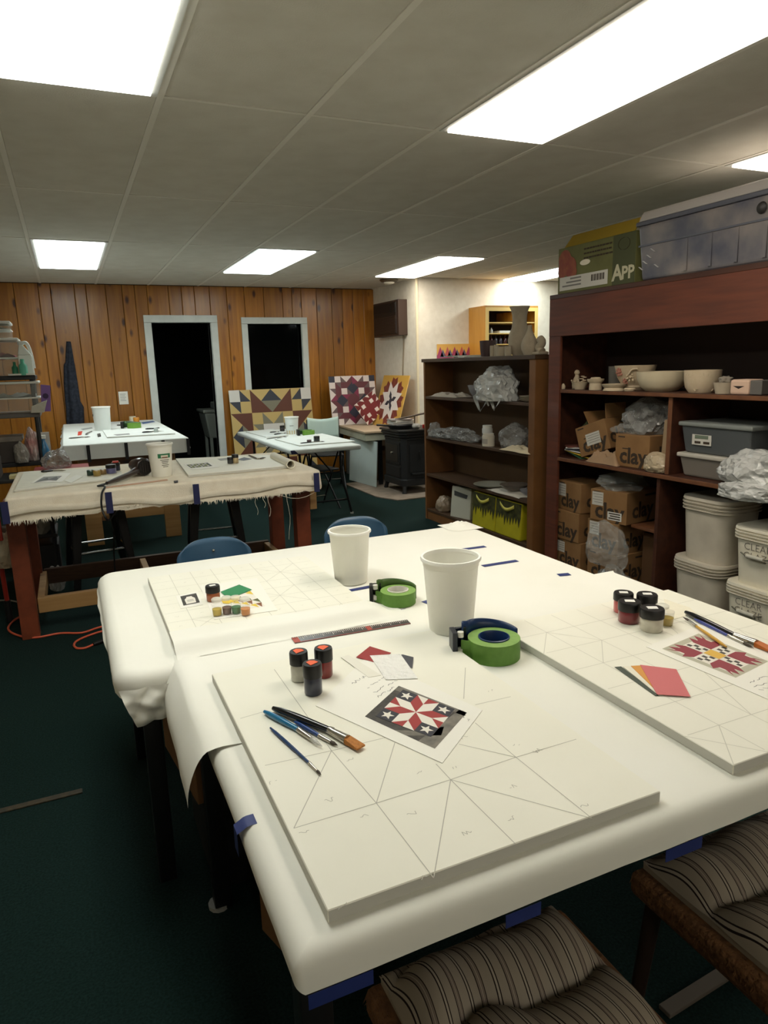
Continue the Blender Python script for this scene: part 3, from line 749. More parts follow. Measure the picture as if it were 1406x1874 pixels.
picture('paw_quilt', pr2, c, iq, pl, [mat('print sage', (186, 182, 160), .6), mar, gold, blk, ink_w], .0008)
sg = []
for i, (x0, y0, x1, y1) in enumerate([(1372, 1250, 1406, 1238), (1380, 1258, 1420, 1246), (1392, 1264, 1430, 1250)]):
    a, b = atz(x0, y0, z), atz(x1, y1, z); sg += scribble(a.x - c.x, a.y - c.y, b.x - c.x, b.y - c.y, 10, .005, 60 + i)
o = strips(sg, .0014, .0011).build('handwriting', ink, pr2); o['kind'] = 'stuff'

def card_thing(label, pxs, rgb, z, th=.0007, name='paint_card', cat='paint card', group='paint colour cards', rough=.55, bump=0):
    t, c = paper_thing(name, label, cat, px_quad(pxs, z), mat('card ' + label[:34], rgb, rough, bump=bump, bscale=60), th, group); return t, c
card_thing('dark green paint card at the bottom of the fanned cards', [(1125, 1221), (1137, 1220), (1208, 1273), (1200, 1274)], (58, 68, 54), ZB)
card_thing('white paint card in the fanned cards', [(1140, 1220), (1160, 1219), (1216, 1272), (1206, 1273)], (234, 228, 208), ZB + .0009)
card_thing('orange paint card in the fanned cards', [(1155, 1219), (1175, 1218), (1230, 1270), (1205, 1268)], (214, 148, 58), ZB + .0018)
card_thing('pink paint card on top of the fanned cards', [(1172, 1217), (1238, 1225), (1264, 1275), (1203, 1271)], (206, 106, 108), ZB + .0027)
card_thing('white swatch card with a small barcode beside the red card', [(624, 1203), (638, 1199), (698, 1236), (675, 1240)], (232, 228, 214), ZB + .0010)
card_thing('red swatch card half under the crinkled white paper', [(652, 1203), (677, 1183), (716, 1195), (692, 1214)], (152, 40, 38), ZB + .0010)
card_thing('charcoal swatch card half under the crinkled white paper', [(705, 1205), (737, 1198), (757, 1203), (755, 1223)], (62, 62, 70), ZB + .0010)
t, c = card_thing('crinkled white paper lying on the swatch cards', [(677, 1200), (733, 1197), (765, 1242), (706, 1244)], (236, 234, 228), ZB + .0019, name='crinkled_paper', cat='paper', group=None, bump=.9)
card_thing('green paint card lying on the rear quilt print', [(404, 1083), (438, 1070), (461, 1079), (418, 1096)], (30, 128, 74), ZB + .003)
card_thing('yellow paint card under the green card', [(404, 1096), (436, 1087), (440, 1097), (418, 1105), (408, 1104)], (232, 196, 50), ZB + .0018)
t, c = paper_thing('printed_sheet', 'paper with a small brown, yellow and white quilt print under the paint pots', 'print', px_quad([(366, 1072), (470, 1058), (508, 1117), (392, 1134)], ZB), sheet)
iq = px_quad([(420, 1100), (458, 1082), (486, 1110), (440, 1118)], ZB)
pl = [([(0, 0), (1, 0), (1, 1), (0, 1)], 2)]
for i in range(4):
    for j in range(4): pl.append(([(i / 4, j / 4), ((i + 1) / 4, j / 4), ((i + .5 * ((i + j) % 2) + .5) / 4, (j + 1) / 4)], (i * 3 + j) % 4, 1))
picture('quilt_picture', t, c, iq, pl, [mat('print brown', (132, 82, 48), .6), mat('print yellow', (222, 190, 60), .6), ink_w, mat('print olive', (86, 90, 40), .6)], .0008)
t, c = paper_thing('printed_card', 'small white card printed with a black jar shape', 'printed card', px_quad([(322, 1091), (362, 1082), (372, 1107), (331, 1114)], ZB), sheet)
iq = px_quad([(336, 1109), (366, 1103), (359, 1086), (330, 1092)], ZB)
picture('jar_print', t, c, iq, [([(0, 0), (1, 0), (1, 1), (0, 1)], 0), ([(.2, .08), (.8, .08), (.82, .55), (.68, .72), (.66, .8), (.34, .8), (.32, .72), (.18, .55)], 1, 1), ([(.3, .3), (.7, .3), (.7, .33), (.3, .33)], 0, 2), ([(.3, .42), (.7, .42), (.7, .45), (.3, .45)], 0, 2)], [ink_d, ink_w], .0008)
# clear ruler with dark scale and red edge
rq = px_quad([(533, 1168), (540, 1178), (752, 1142), (745, 1135)], ZP)
t, c = paper_thing('ruler', 'dark translucent ruler with red edges lying on the white paper', 'ruler', rq, mat('smoky ruler plastic', (74, 70, 70), .25, alpha=.9), .002)
picture('scale', t, c, rq, [([(0, u / 60), (.35 if u % 5 else .6, u / 60), (.35 if u % 5 else .6, u / 60 + .005), (0, u / 60 + .005)], 0) for u in range(1, 60)] + [([(.93, 0), (1, 0), (1, 1), (.93, 1)], 1), ([(.1, .0), (.9, 0), (.9, .05), (.1, .05)], 1), ([(.1, .62), (.9, .62), (.9, .66), (.1, .66)], 1)], [mat('scale white', (190, 182, 174), .5), mat('scale red', (170, 70, 56), .5)], .002)
m = MB(); m.prism([(p.x, p.y) for p in px_quad([(1215, 1096), (1262, 1112), (1275, 1122), (1225, 1136)], ZB)], ZB, ZB + .0006)
tag(m.build('paper_towel', mat('tissue', (236, 230, 208), .8, bump=.5, bscale=60)), 'crumpled thin tissue under the brush tips at the jar cluster', 'tissue')

# ---- brushes
silver = mat('nickel ferrule', (190, 186, 176), 0.22, 0.9)
def brush(label, p0, p1, p2, p3, z, r0, r1, handle, hair, flatw=0.0, group='paint brushes'):
    """handle p0-p1, ferrule p1-p2, hair p2-p3 (pixels of the photograph, on the plane z)"""
    A = [atz(*p, z + max(r0, r1) * .9) for p in (p0, p1, p2, p3)]; o = A[1].copy()
    t = thing('paint_brush', label, 'paint brush', (o.x, o.y, z), group=group)
    L_ = [a - Vector((o.x, o.y, z)) for a in A]
    m = MB(); n = 7; m.tube([L_[0].lerp(L_[1], i / n) for i in range(n + 1)], [r0 * .55] + [r0 * (.8 + .25 * math.sin(math.pi * (i / n) ** .8)) + (r1 - r0) * (i / n) ** 3 for i in range(1, n + 1)], 10); m.build('handle', handle, t, smooth=60)
    m = MB(); m.tube([L_[1], L_[1].lerp(L_[2], .15), L_[1].lerp(L_[2], .2), L_[2]], [r1, r1 * 1.08, r1 * .95, r1 * (1.25 if flatw else .8)], 10); m.build('ferrule', silver, t, smooth=40)
    d = (L_[3] - L_[2]); sd = Vector((-d.y, d.x, 0)).normalized()
    if flatw:
        m = MB(); w = flatw / 2; h = r1 * .7; e = L_[3]; s_ = L_[2]
        m.hexa([s_ - sd * w * .8 - Vector((0, 0, h)), s_ + sd * w * .8 - Vector((0, 0, h)), s_ + sd * w * .8 + Vector((0, 0, h)), s_ - sd * w * .8 + Vector((0, 0, h))],
               [e - sd * w - Vector((0, 0, h * .5)), e + sd * w - Vector((0, 0, h * .5)), e + sd * w + Vector((0, 0, h * .1)), e - sd * w + Vector((0, 0, h * .1))])
        m.build('bristles', hair, t)
    else:
        m = MB(); m.tube([L_[2], L_[2].lerp(L_[3], .4), L_[3]], [r1 * .8, r1 * .9, r1 * .1], 8); m.build('bristles', hair, t, smooth=60)
    return t
blk_h, tan_h, dk_h = mat('glossy black handle', (14, 16, 20), .2, coat=.5), mat('golden bristle', (188, 120, 44), .7, rgb2=(160, 96, 30), scale=200), mat('dark bristle', (70, 60, 50), .7)
brush('thick black brush with golden flat bristles', (500, 1296), (603, 1336), (636, 1354), (661, 1367), ZB, .0085, .0085, blk_h, tan_h, .022)
brush('short brush with a bright blue handle and clear end', (484, 1302), (546, 1335), (570, 1352), (590, 1366), ZB, .0065, .006, mat('teal handle', (24, 112, 158), .2, coat=.5), mat('frosted clear tip', (200, 200, 196), .2, alpha=.5))
brush('slim blue brush lying between the thick black brush and the bright blue brush', (540, 1321), (584, 1346), (606, 1358), (618, 1364), ZB, .0045, .0045, mat('deep blue handle', (34, 70, 132), .25), dk_h)
brush('thin dark blue liner brush lying apart from the other brushes', (495, 1332), (566, 1396), (581, 1411), (588, 1418), ZB, .0035, .0032, mat('navy handle', (28, 58, 104), .25), dk_h)
brush('large black brush with amber bristles at the right edge', (1255, 1120), (1345, 1163), (1385, 1178), (1412, 1188), ZB, .0085, .009, blk_h, mat('amber bristle', (186, 98, 26), .6), .026)
brush('slim violet blue brush beside the large black brush', (1272, 1133), (1333, 1163), (1362, 1177), (1380, 1186), ZB, .005, .0045, mat('violet blue handle', (70, 80, 150), .25), dk_h)
brush('brush with a yellow wooden handle lying across the paw quilt print', (1330, 1184), (1275, 1146), (1262, 1136), (1250, 1129), ZB + .003, .0042, .004, mat('yellow wood handle', (206, 158, 60), .35), dk_h)

# ================================================================== BENCH WITH CANVAS COVER
canvas = mat('unbleached canvas', (240, 230, 210), 0.9, rgb2=(232, 220, 198), scale=18, bump=.25, bscale=220, spec=.15)
canvas_top = canvas
redwood = mat('red brown painted leg', (126, 60, 34), 0.5, rgb2=(106, 48, 26), scale=14)
lumber = pine_mat('pale lumber', (168, 126, 74), (190, 150, 96), (120, 80, 44), .6, 'X')
dark_lum = mat('brown lumber', (88, 62, 44), .7, rgb2=(74, 50, 36), scale=10, stretch=(1, 8, 8))
Z2 = .885
bench = thing('work_bench', 'sturdy bench on red brown legs with a pale timber base frame, under canvas', 'work bench', (.52, 4.70, 0))
def bp(name, x0, x1, y0, y1, z0, z1, m_, bev=.004):
    m = MB(); m.box(x0 - .52, x1 - .52, y0 - 4.70, y1 - 4.70, z0, z1); return m.build(name, m_, bench, bevel=bev)
bp('tabletop', -.345, 1.385, 4.165, 5.225, Z2 - .05, Z2 - .012, dark_lum)
for x, y in ((-.352, 4.42), (-.335, 5.10), (1.335, 4.36), (1.345, 5.05)):
    bp('leg', x - .048, x + .048, y - .045, y + .045, 0, Z2 - .05, redwood)
bp('front_rail', -.30, 1.28, 4.47, 4.51, .12, .215, lumber); bp('back_rail', -.28, 1.29, 5.10, 5.14, .12, .225, dark_lum)
for x in (-.30, .34, 1.25): bp('cross_rail', x, x + .04, 4.51, 5.10, .125, .215, lumber)
bp('bracket', 1.383, 1.43, 4.31, 4.40, .60, .80, lumber)
cv = drape(-.37, 1.41, 4.14, 5.25, Z2, (.12, .10, .125, .10), r=.018, cr=.025, step=.03, wob=.012, flare=.006, seed=4, rag=.008).build('canvas_cover', canvas, smooth=50)
tag(cv, 'cream canvas cover with frayed hem and navy straps, on the red legged bench', 'canvas cover')
fr = MB(); rr = random.Random(11)
for i in range(420):
    x = -.36 + 1.76 * i / 420 + rr.uniform(-.002, .002); L_ = rr.uniform(.0, .026) * (.4 + .6 * abs(math.sin(x * 7))); y = 4.128 + rr.uniform(-.004, .004); z0 = .764 + .012 * math.sin(x * 5)
    dx = rr.uniform(-.012, .012); fr.add([(x - .003, y, z0 + .012), (x + .003, y, z0 + .012), (x + dx, y - .003, z0 - L_)], [(0, 1, 2)])
o = fr.build('frayed_hem', canvas, cv); o['kind'] = 'stuff'
m = MB(); m.grid(lambda u, v: (-.365 + 1.765 * u, 4.121 - .004 * math.sin(v * 3.1), .822 - .034 * v + .012 * math.sin(u * 9) + .008 * math.sin(u * 23)), 60, 3); m.build('hem_fold', canvas, cv, smooth=60)
strap = mat('navy strap', (30, 34, 78), .6)
for x in (-.388, .128, .608, 1.352):
    m = MB(); m.box(x, x + .036, 4.112, 4.1145, .752, .872); m.build('strap', strap, cv)
th = MB(); rr = random.Random(2)
for x, L_ in ((.98, .12), (1.03, .08), (1.18, .3), (1.06, .14)):
    m = MB(); m.tube([(x + .008 * math.sin(k * 1.1 + x * 9), 4.125, .765 - L_ * k / 6) for k in range(7)], .0012, 4); m.build('loose_thread', canvas, cv)
m = MB(); m.tube([(1.10 + .05 * k, 4.124, .77 - .05 * math.sin(math.pi * k / 6)) for k in range(7)], .0014, 4); m.build('loose_thread', canvas, cv)

ZC = Z2 + .001
def board_px(label, pxs, z, th, m_top, m_edge, group):
    q = px_quad(pxs, z); c = sum(q, Vector()) / 4
    t = thing('quilt_board', label, 'board', (c.x, c.y, z), group=group)
    m = MB(); m.prism([(p.x - c.x, p.y - c.y) for p in q], 0, th)
    for i in range(len(m.m)):
        if i != 1: m.m[i] = 1
    m.build('panel', [m_top, m_edge], t, bevel=.0015, seg=1)
    return t, c
pale_b = mat('pale grey board', (228, 224, 206), .6, rgb2=(220, 216, 198), scale=20)
t, c = board_px('pale grey board at the left end of the canvas covered bench', [(26, 901), (229, 876), (217, 857), (44, 866)], ZC, .010, pale_b, board_e, 'boards on the canvas bench')
q = px_quad([(56, 884), (113, 882), (130, 866), (88, 864)], ZC + .011)
t, c = paper_thing('printed_sheet', 'paper with a dark grey landscape print on the bench board', 'print', q, sheet)
iq = px_quad([(62, 884), (103, 880), (114, 871), (80, 873)], ZC + .011)
picture('landscape', t, c, iq, [([(0, 0), (1, 0), (1, 1), (0, 1)], 0), ([(0, .2), (.3, .8), (.5, .4), (.75, .9), (1, .3), (1, .1), (.6, .2), (.3, .35)], 1, 1), ([(0, 0), (1, 0), (.6, .25)], 2, 1)], [mat('print mid grey', (120, 120, 112), .6), ink_d, ink_w], .0008)
card_thing('white note card lying beside the landscape print', [(118, 880), (140, 869), (152, 872), (130, 884)], (228, 226, 212), ZC + .012, name='note_card', cat='card', group=None)
def tiny_jar(label, px, z, r, h, rgb, lid=None, lidc=None, group='small paint jars on the canvas bench'):
    t = thing('paint_jar', label, 'paint jar', atz(*px, z), group=group); hb = h * (.62 if lid else 1)
    m = MB(); m.lathe([(0, 0), (r * .9, 0), (r, .003), (r, hb * .94), (r * .9, hb), (0, hb)], 18, close=False); m.build('body', paint(label[:20], rgb), t, smooth=50)
    if lid:
        m = MB(); m.lathe([(0, hb), (r * 1.03, hb), (r * 1.03, h - .002), (r * .96, h), (0, h)], 18, close=False); m.build('lid', lid, t, smooth=40)
    if lidc:
        m = MB(); m.prism([(-r * .7, -r * .7), (r * .7, -r * .7), (r * .7, r * .7), (-r * .7, r * .7)], h, h + .008); m.build('sticker', lidc, t)
    return t
zb = ZC + .010
tiny_jar('tiny pot of dark green paint on the bench board', (166, 870), zb, .021, .034, (34, 66, 54))
tiny_jar('tiny pot of ochre paint next to the dark green pot', (178, 871), zb, .022, .036, (166, 138, 70))
tiny_jar('tiny pot of tan paint next to the ochre pot', (189, 868), zb, .020, .032, (140, 112, 68))
tiny_jar('periwinkle paint jar with a black lid on the bench board', (204, 866), zb, .031, .056, (112, 110, 152), lid_m)
tiny_jar('navy paint jar with a red topped lid on the bench board', (213, 861), zb, .026, .054, (30, 34, 60), lid_m, mat('red sticker', (206, 66, 48), .6))
brush('black craft knife lying behind the landscape print', (75, 863), (98, 861), (108, 861), (121, 861), zb, .008, .006, blk_h, silver)

b2 = bucket('white bucket with a green printed label on the canvas bench', atz(297, 871, ZC), .205, .076, .060)
def curved_print(name, parent, rad, a0, a1, z0, z1, m_, taper=0.0):
    m = MB(); m.grid(lambda u, v: ((rad + taper * (z0 + (z1 - z0) * v)) * math.cos(a0 + (a1 - a0) * u), (rad + taper * (z0 + (z1 - z0) * v)) * math.sin(a0 + (a1 - a0) * u), z0 + (z1 - z0) * v), 8, 1); return m.build(name, m_, parent, smooth=60)
tp = .0165 / .205; av = -1.72
lab_green = mat('label green', (44, 120, 78), .5)
curved_print('label_band', b2, .0606, av - .18, av + .95, .118, .145, lab_green, tp)
curved_print('label_oval', b2, .0609, av + .08, av + .72, .122, .136, mat('label cream', (226, 220, 200), .5), tp)
curved_print('label_swoosh', b2, .0611, av + .16, av + .66, .118, .125, mat('label brown', (120, 70, 40), .5), tp)
for k, (z, w0, w1) in enumerate(((.104, .0, .8), (.094, .1, .75), (.084, .15, .7), (.072, .1, .78), (.062, .2, .7))):
    curved_print('label_line', b2, .0608, av + w0, av + w1, z, z + .0045, mat('label grey', (120, 118, 108), .5), tp)

# hair dryer with its cord
hd = thing('hair_dryer', 'dark brown hair dryer lying on the canvas bench in front of the labelled bucket', 'hair dryer', atz(262, 870, ZC)); hb_m = mat('dark brown dryer', (48, 34, 30), .3, coat=.3)
m = MB(); ax = Vector((-.35, .93, 0)).normalized(); c0 = Vector((0, 0, .056))
m.tube([c0 - ax * .035, c0 - ax * .03, c0 + ax * .02, c0 + ax * .07, c0 + ax * .12], [.048, .054, .056, .046, .034], 20); m.build('barrel', hb_m, hd, smooth=50)
m = MB(); m.tube([c0 - ax * .036, c0 - ax * .042], [.046, .043], 20); m.build('intake_grille', mat('black grille', (16, 14, 14), .5), hd)
for k in range(5):
    g = MB(); xo = Vector((ax.y, -ax.x, 0)); g.bar(c0 - ax * .043 + xo * (k - 2) * .015 - Vector((0, 0, .034 - .004 * (k - 2) ** 2)), c0 - ax * .043 + xo * (k - 2) * .015 + Vector((0, 0, .034 - .004 * (k - 2) ** 2)), .003); g.build('grille_bar', hb_m, hd)
hnd = atz(196, 890, ZC) - atz(262, 870, ZC)
m = MB(); m.tube([Vector((-.02, -.01, .045)), Vector((hnd.x * .4, hnd.y * .4, .03)), Vector((hnd.x * .75, hnd.y * .75, .022)), Vector((hnd.x, hnd.y, .018))], [.024, .017, .015, .010], 14); m.build('handle', hb_m, hd, smooth=50)
base = atz(262, 870, ZC); e = Vector((hnd.x, hnd.y, .016))
cpts = [e, e + Vector((-.05, -.035, -.004)), Vector((.135 - base.x, 4.17 - base.y, .012)), Vector((.112 - base.x, 4.105 - base.y, -.02)), Vector((.105 - base.x, 4.10 - base.y, -.10)), Vector((.13 - base.x, 4.10 - base.y, -.17)),
        Vector((.19 - base.x, 4.45 - base.y, -.19)), Vector((.20 - base.x, 4.75 - base.y, -.28)), Vector((.17 - base.x, 4.85 - base.y, -.5)), Vector((.16 - base.x, 4.86 - base.y, -Z2 + .012)), Vector((.22 - base.x, 4.95 - base.y, -Z2 + .006))]
def smooth_pts(p, k=6):
    out = []
    for i in range(len(p) - 1):
        p0, p1, p2, p3 = p[max(i - 1, 0)], p[i], p[i + 1], p[min(i + 2, len(p) - 1)]
        for j in range(k):
            t_ = j / k; out.append(.5 * ((2 * p1) + (p2 - p0) * t_ + (2 * p0 - 5 * p1 + 4 * p2 - p3) * t_ ** 2 + (3 * p1 - p0 - 3 * p2 + p3) * t_ ** 3))
    return out + [p[-1]]
m = MB(); m.tube(smooth_pts([Vector(p) for p in cpts]), .0055, 8); m.build('power_cord', mat('black rubber', (14, 14, 15), .5), hd, smooth=60)
q0, q1 = atz(192, 893, ZC), atz(306, 879, ZC); m = MB(); m.bar(q0 + Vector((0, 0, .003)), q1 + Vector((0, 0, .003)), .022, .005)
tag(m.build('stir_stick', mat('pinkish wood stick', (196, 158, 132), .7)), 'flat wooden stir stick lying under the hair dryer', 'stir stick')
m = MB(); q = px_quad([(318, 881), (326, 880), (326, 883), (319, 884)], ZC); m.prism([(p.x, p.y) for p in q], ZC, ZC + .004); tag(m.build('eraser', ink_navy, bevel=.001), 'tiny dark eraser beside the labelled bucket', 'eraser')

t, c = board_px('white board with a green quilt print at the right end of the canvas bench', [(322, 843), (345, 874), (527, 857), (497, 836)], ZC, .016, board_w, board_e, 'boards on the canvas bench')
zb2 = ZC + .017
q = px_quad([(336, 850), (352, 860), (402, 855), (384, 846)], zb2)
t, c = paper_thing('printed_sheet', 'paper with a black and green quilt print at the right end of the bench', 'print', q, sheet)
iq = px_quad([(341, 851), (350, 857), (389, 853), (380, 847)], zb2); pl = [([(0, 0), (1, 0), (1, 1), (0, 1)], 0)]
for i in range(6):
    for j in range(3):
        a0, b0 = .08 + .84 * j / 3, .06 + .88 * i / 6; pl.append(([(a0, b0), (a0 + .26, b0 + .02), (a0 + .12, b0 + .14)], 1 + (i + j) % 2, 1))
picture('quilt_picture', t, c, iq, pl, [mat('print black green', (56, 58, 44), .6), mat('print lime', (168, 172, 96), .6), ink_w], .0008)
tiny_jar('beige paint jar with a dark lid near the paper roll', (431, 847), zb2, .022, .058, (196, 172, 124), lid_m)
tiny_jar('charcoal paint jar with a dark lid near the paper roll', (422, 848), zb2, .020, .042, (58, 58, 58), lid_m)
card_thing('navy paint card lying on the white bench board', [(434, 841), (447, 837), (462, 840), (446, 843)], (60, 64, 78), zb2, name='paint_card')
card_thing('white and black patterned card behind the beige jar', [(398, 840), (415, 838), (420, 841), (404, 843)], (150, 150, 140), zb2, name='paint_card')
brush('dark brush lying behind the navy card on the bench', (455, 833), (470, 839), (477, 839), (487, 837), zb2, .006, .006, blk_h, dk_h)
ra, rb_ = atz(502, 842, ZC), atz(533, 858, ZC)
t = thing('paper_roll', 'rolled white paper tube lying on the right end of the canvas bench', 'paper roll', (rb_.x, rb_.y, ZC)); d = (ra - rb_); d.z = 0; rl = .028
m = MB(); ax = d.normalized(); sx = Vector((-ax.y, ax.x, 0)); n = 24
vs = []; fs = []
for k, (t_, r_) in enumerate(((0, rl), (1, rl), (1, rl - .005), (0, rl - .005))):
    for i in range(n):
        a = 2 * math.pi * i / n; vs.append(Vector((0, 0, rl)) + d * t_ + sx * (r_ * math.cos(a)) + Vector((0, 0, r_ * math.sin(a))))
for k in range(4):
    for i in range(n): j = (i + 1) % n; fs.append((k * n + i, k * n + j, ((k + 1) % 4) * n + j, ((k + 1) % 4) * n + i))
m.add(vs, fs); m.build('tube', mat('roll paper', (232, 226, 208), .7), t, smooth=50)

# ================================================================== FAR TABLE BY THE PANELLED WALL
Z3 = .93
far_paper = mat('white sheet cover', (230, 232, 226), .7, rgb2=(222, 225, 220), scale=6, bump=.1, bscale=12)
ftab = thing('trestle_table', 'timber table with wide board legs and brown apron below the pine wall', 'table', (.43, 7.8, 0))
def tp_(name, x0, x1, y0, y1, z0, z1, m_):
    m = MB(); m.box(x0 - .43, x1 - .43, y0 - 7.8, y1 - 7.8, z0, z1); return m.build(name, m_, ftab, bevel=.004)
tp_('tabletop', -.06, .93, 6.47, 9.12, Z3 - .05, Z3 - .012, dark_lum)
apron = pine_mat('stained apron', (110, 66, 30), (134, 84, 42), (60, 34, 16), .5, 'X')
tp_('apron', .10, .82, 6.58, 6.62, Z3 - .34, Z3 - .05, apron)
for x in (.02, .70):
    tp_('leg', x, x + .14, 6.60, 6.64, 0, Z3 - .05, lumber); tp_('leg', x, x + .14, 8.96, 9.0, 0, Z3 - .05, lumber)
tp_('stretcher', .16, .70, 6.60, 6.635, .22, .33, lumber)
fcv = drape(-.09, .955, 6.44, 9.16, Z3, (.06, .09, .13, .03), r=.015, cr=.02, step=.05, wob=.02, flare=.02, seed=9).build('sheet_cover', far_paper, smooth=50)
tag(fcv, 'white sheet with black straps covering the far table by the panelled wall', 'sheet cover')
for x in (.095, .40, .71, .925):
    m = MB(); m.box(x, x + .028, 6.398, 6.401, Z3 - .15, Z3 - .006); m.build('strap', mat('black strap', (18, 18, 22), .6), fcv)
bk = bucket('white bucket on the far table by the panelled wall', atz(189, 787, Z3 + .001), .245, .091, .078, mat('cool white bucket', (226, 230, 226), .45))
m = MB(); m.lathe([(.012, -.004), (.012, .004)], 12); o = m.build('handle_lug', ink_d, bk); o.location = (-.086, -.03, .16); o.rotation_euler = (0, 1.57, 0)
Z3T = Z3 + .001
board_px('small white board lying on the far table', [(188, 789), (196, 802), (321, 795), (300, 785)], Z3T, .012, far_paper, board_e, 'boards on the far table')
def gdisp(label, px, z, L_, rz):
    t = thing('tape_dispenser', label, 'tape dispenser', atz(*px, z), rz, 'hand tape dispensers')
    m = MB(); m.lathe([(.04, 0), (.072, 0), (.072, .052), (.04, .052), (.04, 0)], 24, close=False); m.build('tape_roll', mat('bright green tape', (104, 150, 52), .5), t, smooth=40)
    m = MB(); m.box(-.135, -.105, -.03, .05, 0, .07); m.build('cutter_head', lid_m, t, bevel=.003)
    m = MB(); m.grid(lambda u, v: (-.11 + .17 * u, .074 + .01 * math.sin(u * 3), .004 + (.07 - .02 * u) * v), 8, 1); o = m.build('arm', mat('dark green arm', (40, 70, 34), .4), t, smooth=50); o.modifiers.new('t', 'SOLIDIFY').thickness = .004
    return t
gdisp('green tape dispenser with black cutter on the far table by the panelled wall', (246, 783), Z3T, .1, -.2)
def lump(label, px, z, rx, ry, rz_, m_, name='cloth_bundle', cat='bundle', seed=1, amp=.3):
    t = bmesh.new(); bmesh.ops.create_icosphere(t, subdivisions=3, radius=1)
    for v in t.verts:
        n_ = 1 + amp * mnoise.noise(v.co * 1.9 + Vector((seed, 0, 0))) + amp * .5 * mnoise.noise(v.co * 4.3 + Vector((0, seed, 0)))
        v.co = Vector((v.co.x * rx * n_, v.co.y * ry * n_, max(-1, v.co.z * n_) * rz_ + rz_))
    me = bpy.data.meshes.new(name); t.to_mesh(me); t.free(); me.materials.append(m_)
    me.polygons.foreach_set('use_smooth', [True] * len(me.polygons))
    o = link(name, me, None, px if isinstance(px, Vector) else atz(*px, z)); return tag(o, label, cat)
tiny_jar('open orange paint pot behind the green tape on the far table', (250, 773), Z3T, .035, .06, (214, 140, 40), group='paint on the far table')
tiny_jar('cream paint pot at the back of the far table', (243, 770), Z3T, .04, .055, (226, 214, 186), group='paint on the far table')
card_thing('blue paper lying at the back of the far table', [(258, 773), (280, 770), (284, 772), (262, 776)], (70, 100, 150), Z3T, name='blue_paper', cat='paper', group=None)
card_thing('red paint card on the far table', [(143, 790), (151, 789), (149, 796), (142, 797)], (214, 74, 56), Z3T)
brush('black brush on the left of the far table', (157, 795), (164, 791), (166, 790), (169, 789), Z3T, .008, .006, blk_h, dk_h)
brush('brush lying at the front left of the far table', (126, 802), (150, 800), (156, 800), (166, 799), Z3T, .007, .006, mat('grey handle', (110, 110, 104), .4), dk_h)
brush('black brush lying on the far table left of the green tape', (214, 778), (226, 778), (230, 778), (234, 778), Z3T, .007, .006, blk_h, dk_h)
brush('long black brush at the right of the far table', (266, 785), (284, 784), (288, 783), (293, 783), Z3T + .012, .008, .007, blk_h, dk_h)
brush('brush resting on the small white board on the far table', (260, 791), (278, 790), (282, 789), (300, 789), Z3T + .012, .008, .006, blk_h, silver)
card_thing('grey sketch lying on the small white board', [(208, 795), (236, 793), (238, 795), (214, 797)], (150, 150, 148), Z3T + .013, name='sketch', cat='paper', group=None)
tiny_jar('small milky jar standing on the small white board', (286, 791), Z3T + .012, .02, .04, (190, 200, 196), group='paint on the far table')
m = MB(); m.prism([(p.x, p.y) for p in px_quad([(178, 796), (184, 795), (185, 799), (179, 800)], Z3T)], Z3T, Z3T + .012); tag(m.build('eraser', ink_d, bevel=.002), 'small dark block on the front of the far table', 'block')
card_thing('pale strip of paper near the bucket on the far table', [(148, 785), (168, 782), (170, 784), (152, 787)], (150, 154, 150), Z3T, name='paper_strip', cat='paper', group=None)

# ================================================================== WHITE FOLDING TABLE
Z4 = .74
wp = mat('white folding table plastic', (224, 230, 226), .5, rgb2=(216, 222, 218), scale=8)
fold = thing('folding_table', 'white folding table with dark tube legs in front of the large quilt board', 'folding table', (2.28, 7.65, 0))
m = MB(); m.box(-.375, .375, -1.16, 1.16, Z4 - .05, Z4); m.build('tabletop', wp, fold, bevel=.018, seg=3)
gun = mat('dark steel tube', (44, 46, 48), .35, .7)
for sy in (-1, 1):
    y0 = sy * .96; m = MB()
    for sx in (-1, 1): m.tube(smooth_pts([Vector((sx * .22, y0, Z4 - .05)), Vector((sx * .22, y0 + sy * .0, .42)), Vector((sx * .27, y0 + sy * .02, .2)), Vector((sx * .31, y0 + sy * .03, 0.0))], 4), .0135, 8)
    m.tube([(-.22, y0, .45), (.22, y0, .45)], .010, 8); m.tube([(-.28, y0 + sy * .022, .16), (.28, y0 + sy * .022, .16)], .010, 8)
    m.build('leg_frame', gun, fold, smooth=50)
    m = MB(); m.tube([(-.12, y0, .45), (-.02, y0 - sy * .42, Z4 - .05)], .008, 6); m.tube([(.12, y0, .45), (.02, y0 - sy * .42, Z4 - .05)], .008, 6); m.build('brace', gun, fold, smooth=50)
    for sx in (-1, 1):
        m = MB(); m.lathe([(0, 0.0), (.018, 0.0), (.018, .02), (0, .02)], 10, (sx * .31, y0 + sy * .03, 0)); m.build('foot_cap', mat('pale glide', (180, 182, 178), .4), fold)
m = MB(); m.hexa([(-.36, -1.163, Z4 - .045), (-.29, -1.163, Z4 - .045), (-.29, -1.16, Z4 - .045), (-.36, -1.16, Z4 - .045)], [(-.37, -1.163, Z4 - .008), (-.33, -1.163, Z4 - .008), (-.33, -1.16, Z4 - .008), (-.37, -1.16, Z4 - .008)]); m.build('tape_strip', strap, fold)
Z4T = Z4 + .001
board_px('white board at the far end of the folding table', [(450, 791), (487, 801), (528, 798), (500, 786)], Z4T, .010, wp, board_e, 'boards on the folding table')
board_px('white board under the black pot at the near end of the folding table', [(503, 805), (548, 817), (650, 809), (590, 795)], Z4T, .012, wp, board_e, 'boards on the folding table')
bk = bucket('white bucket with a tan base band on the folding table', atz(535, 794, Z4T), .205, .084, .068, mat('cool white bucket', (226, 230, 226), .45))
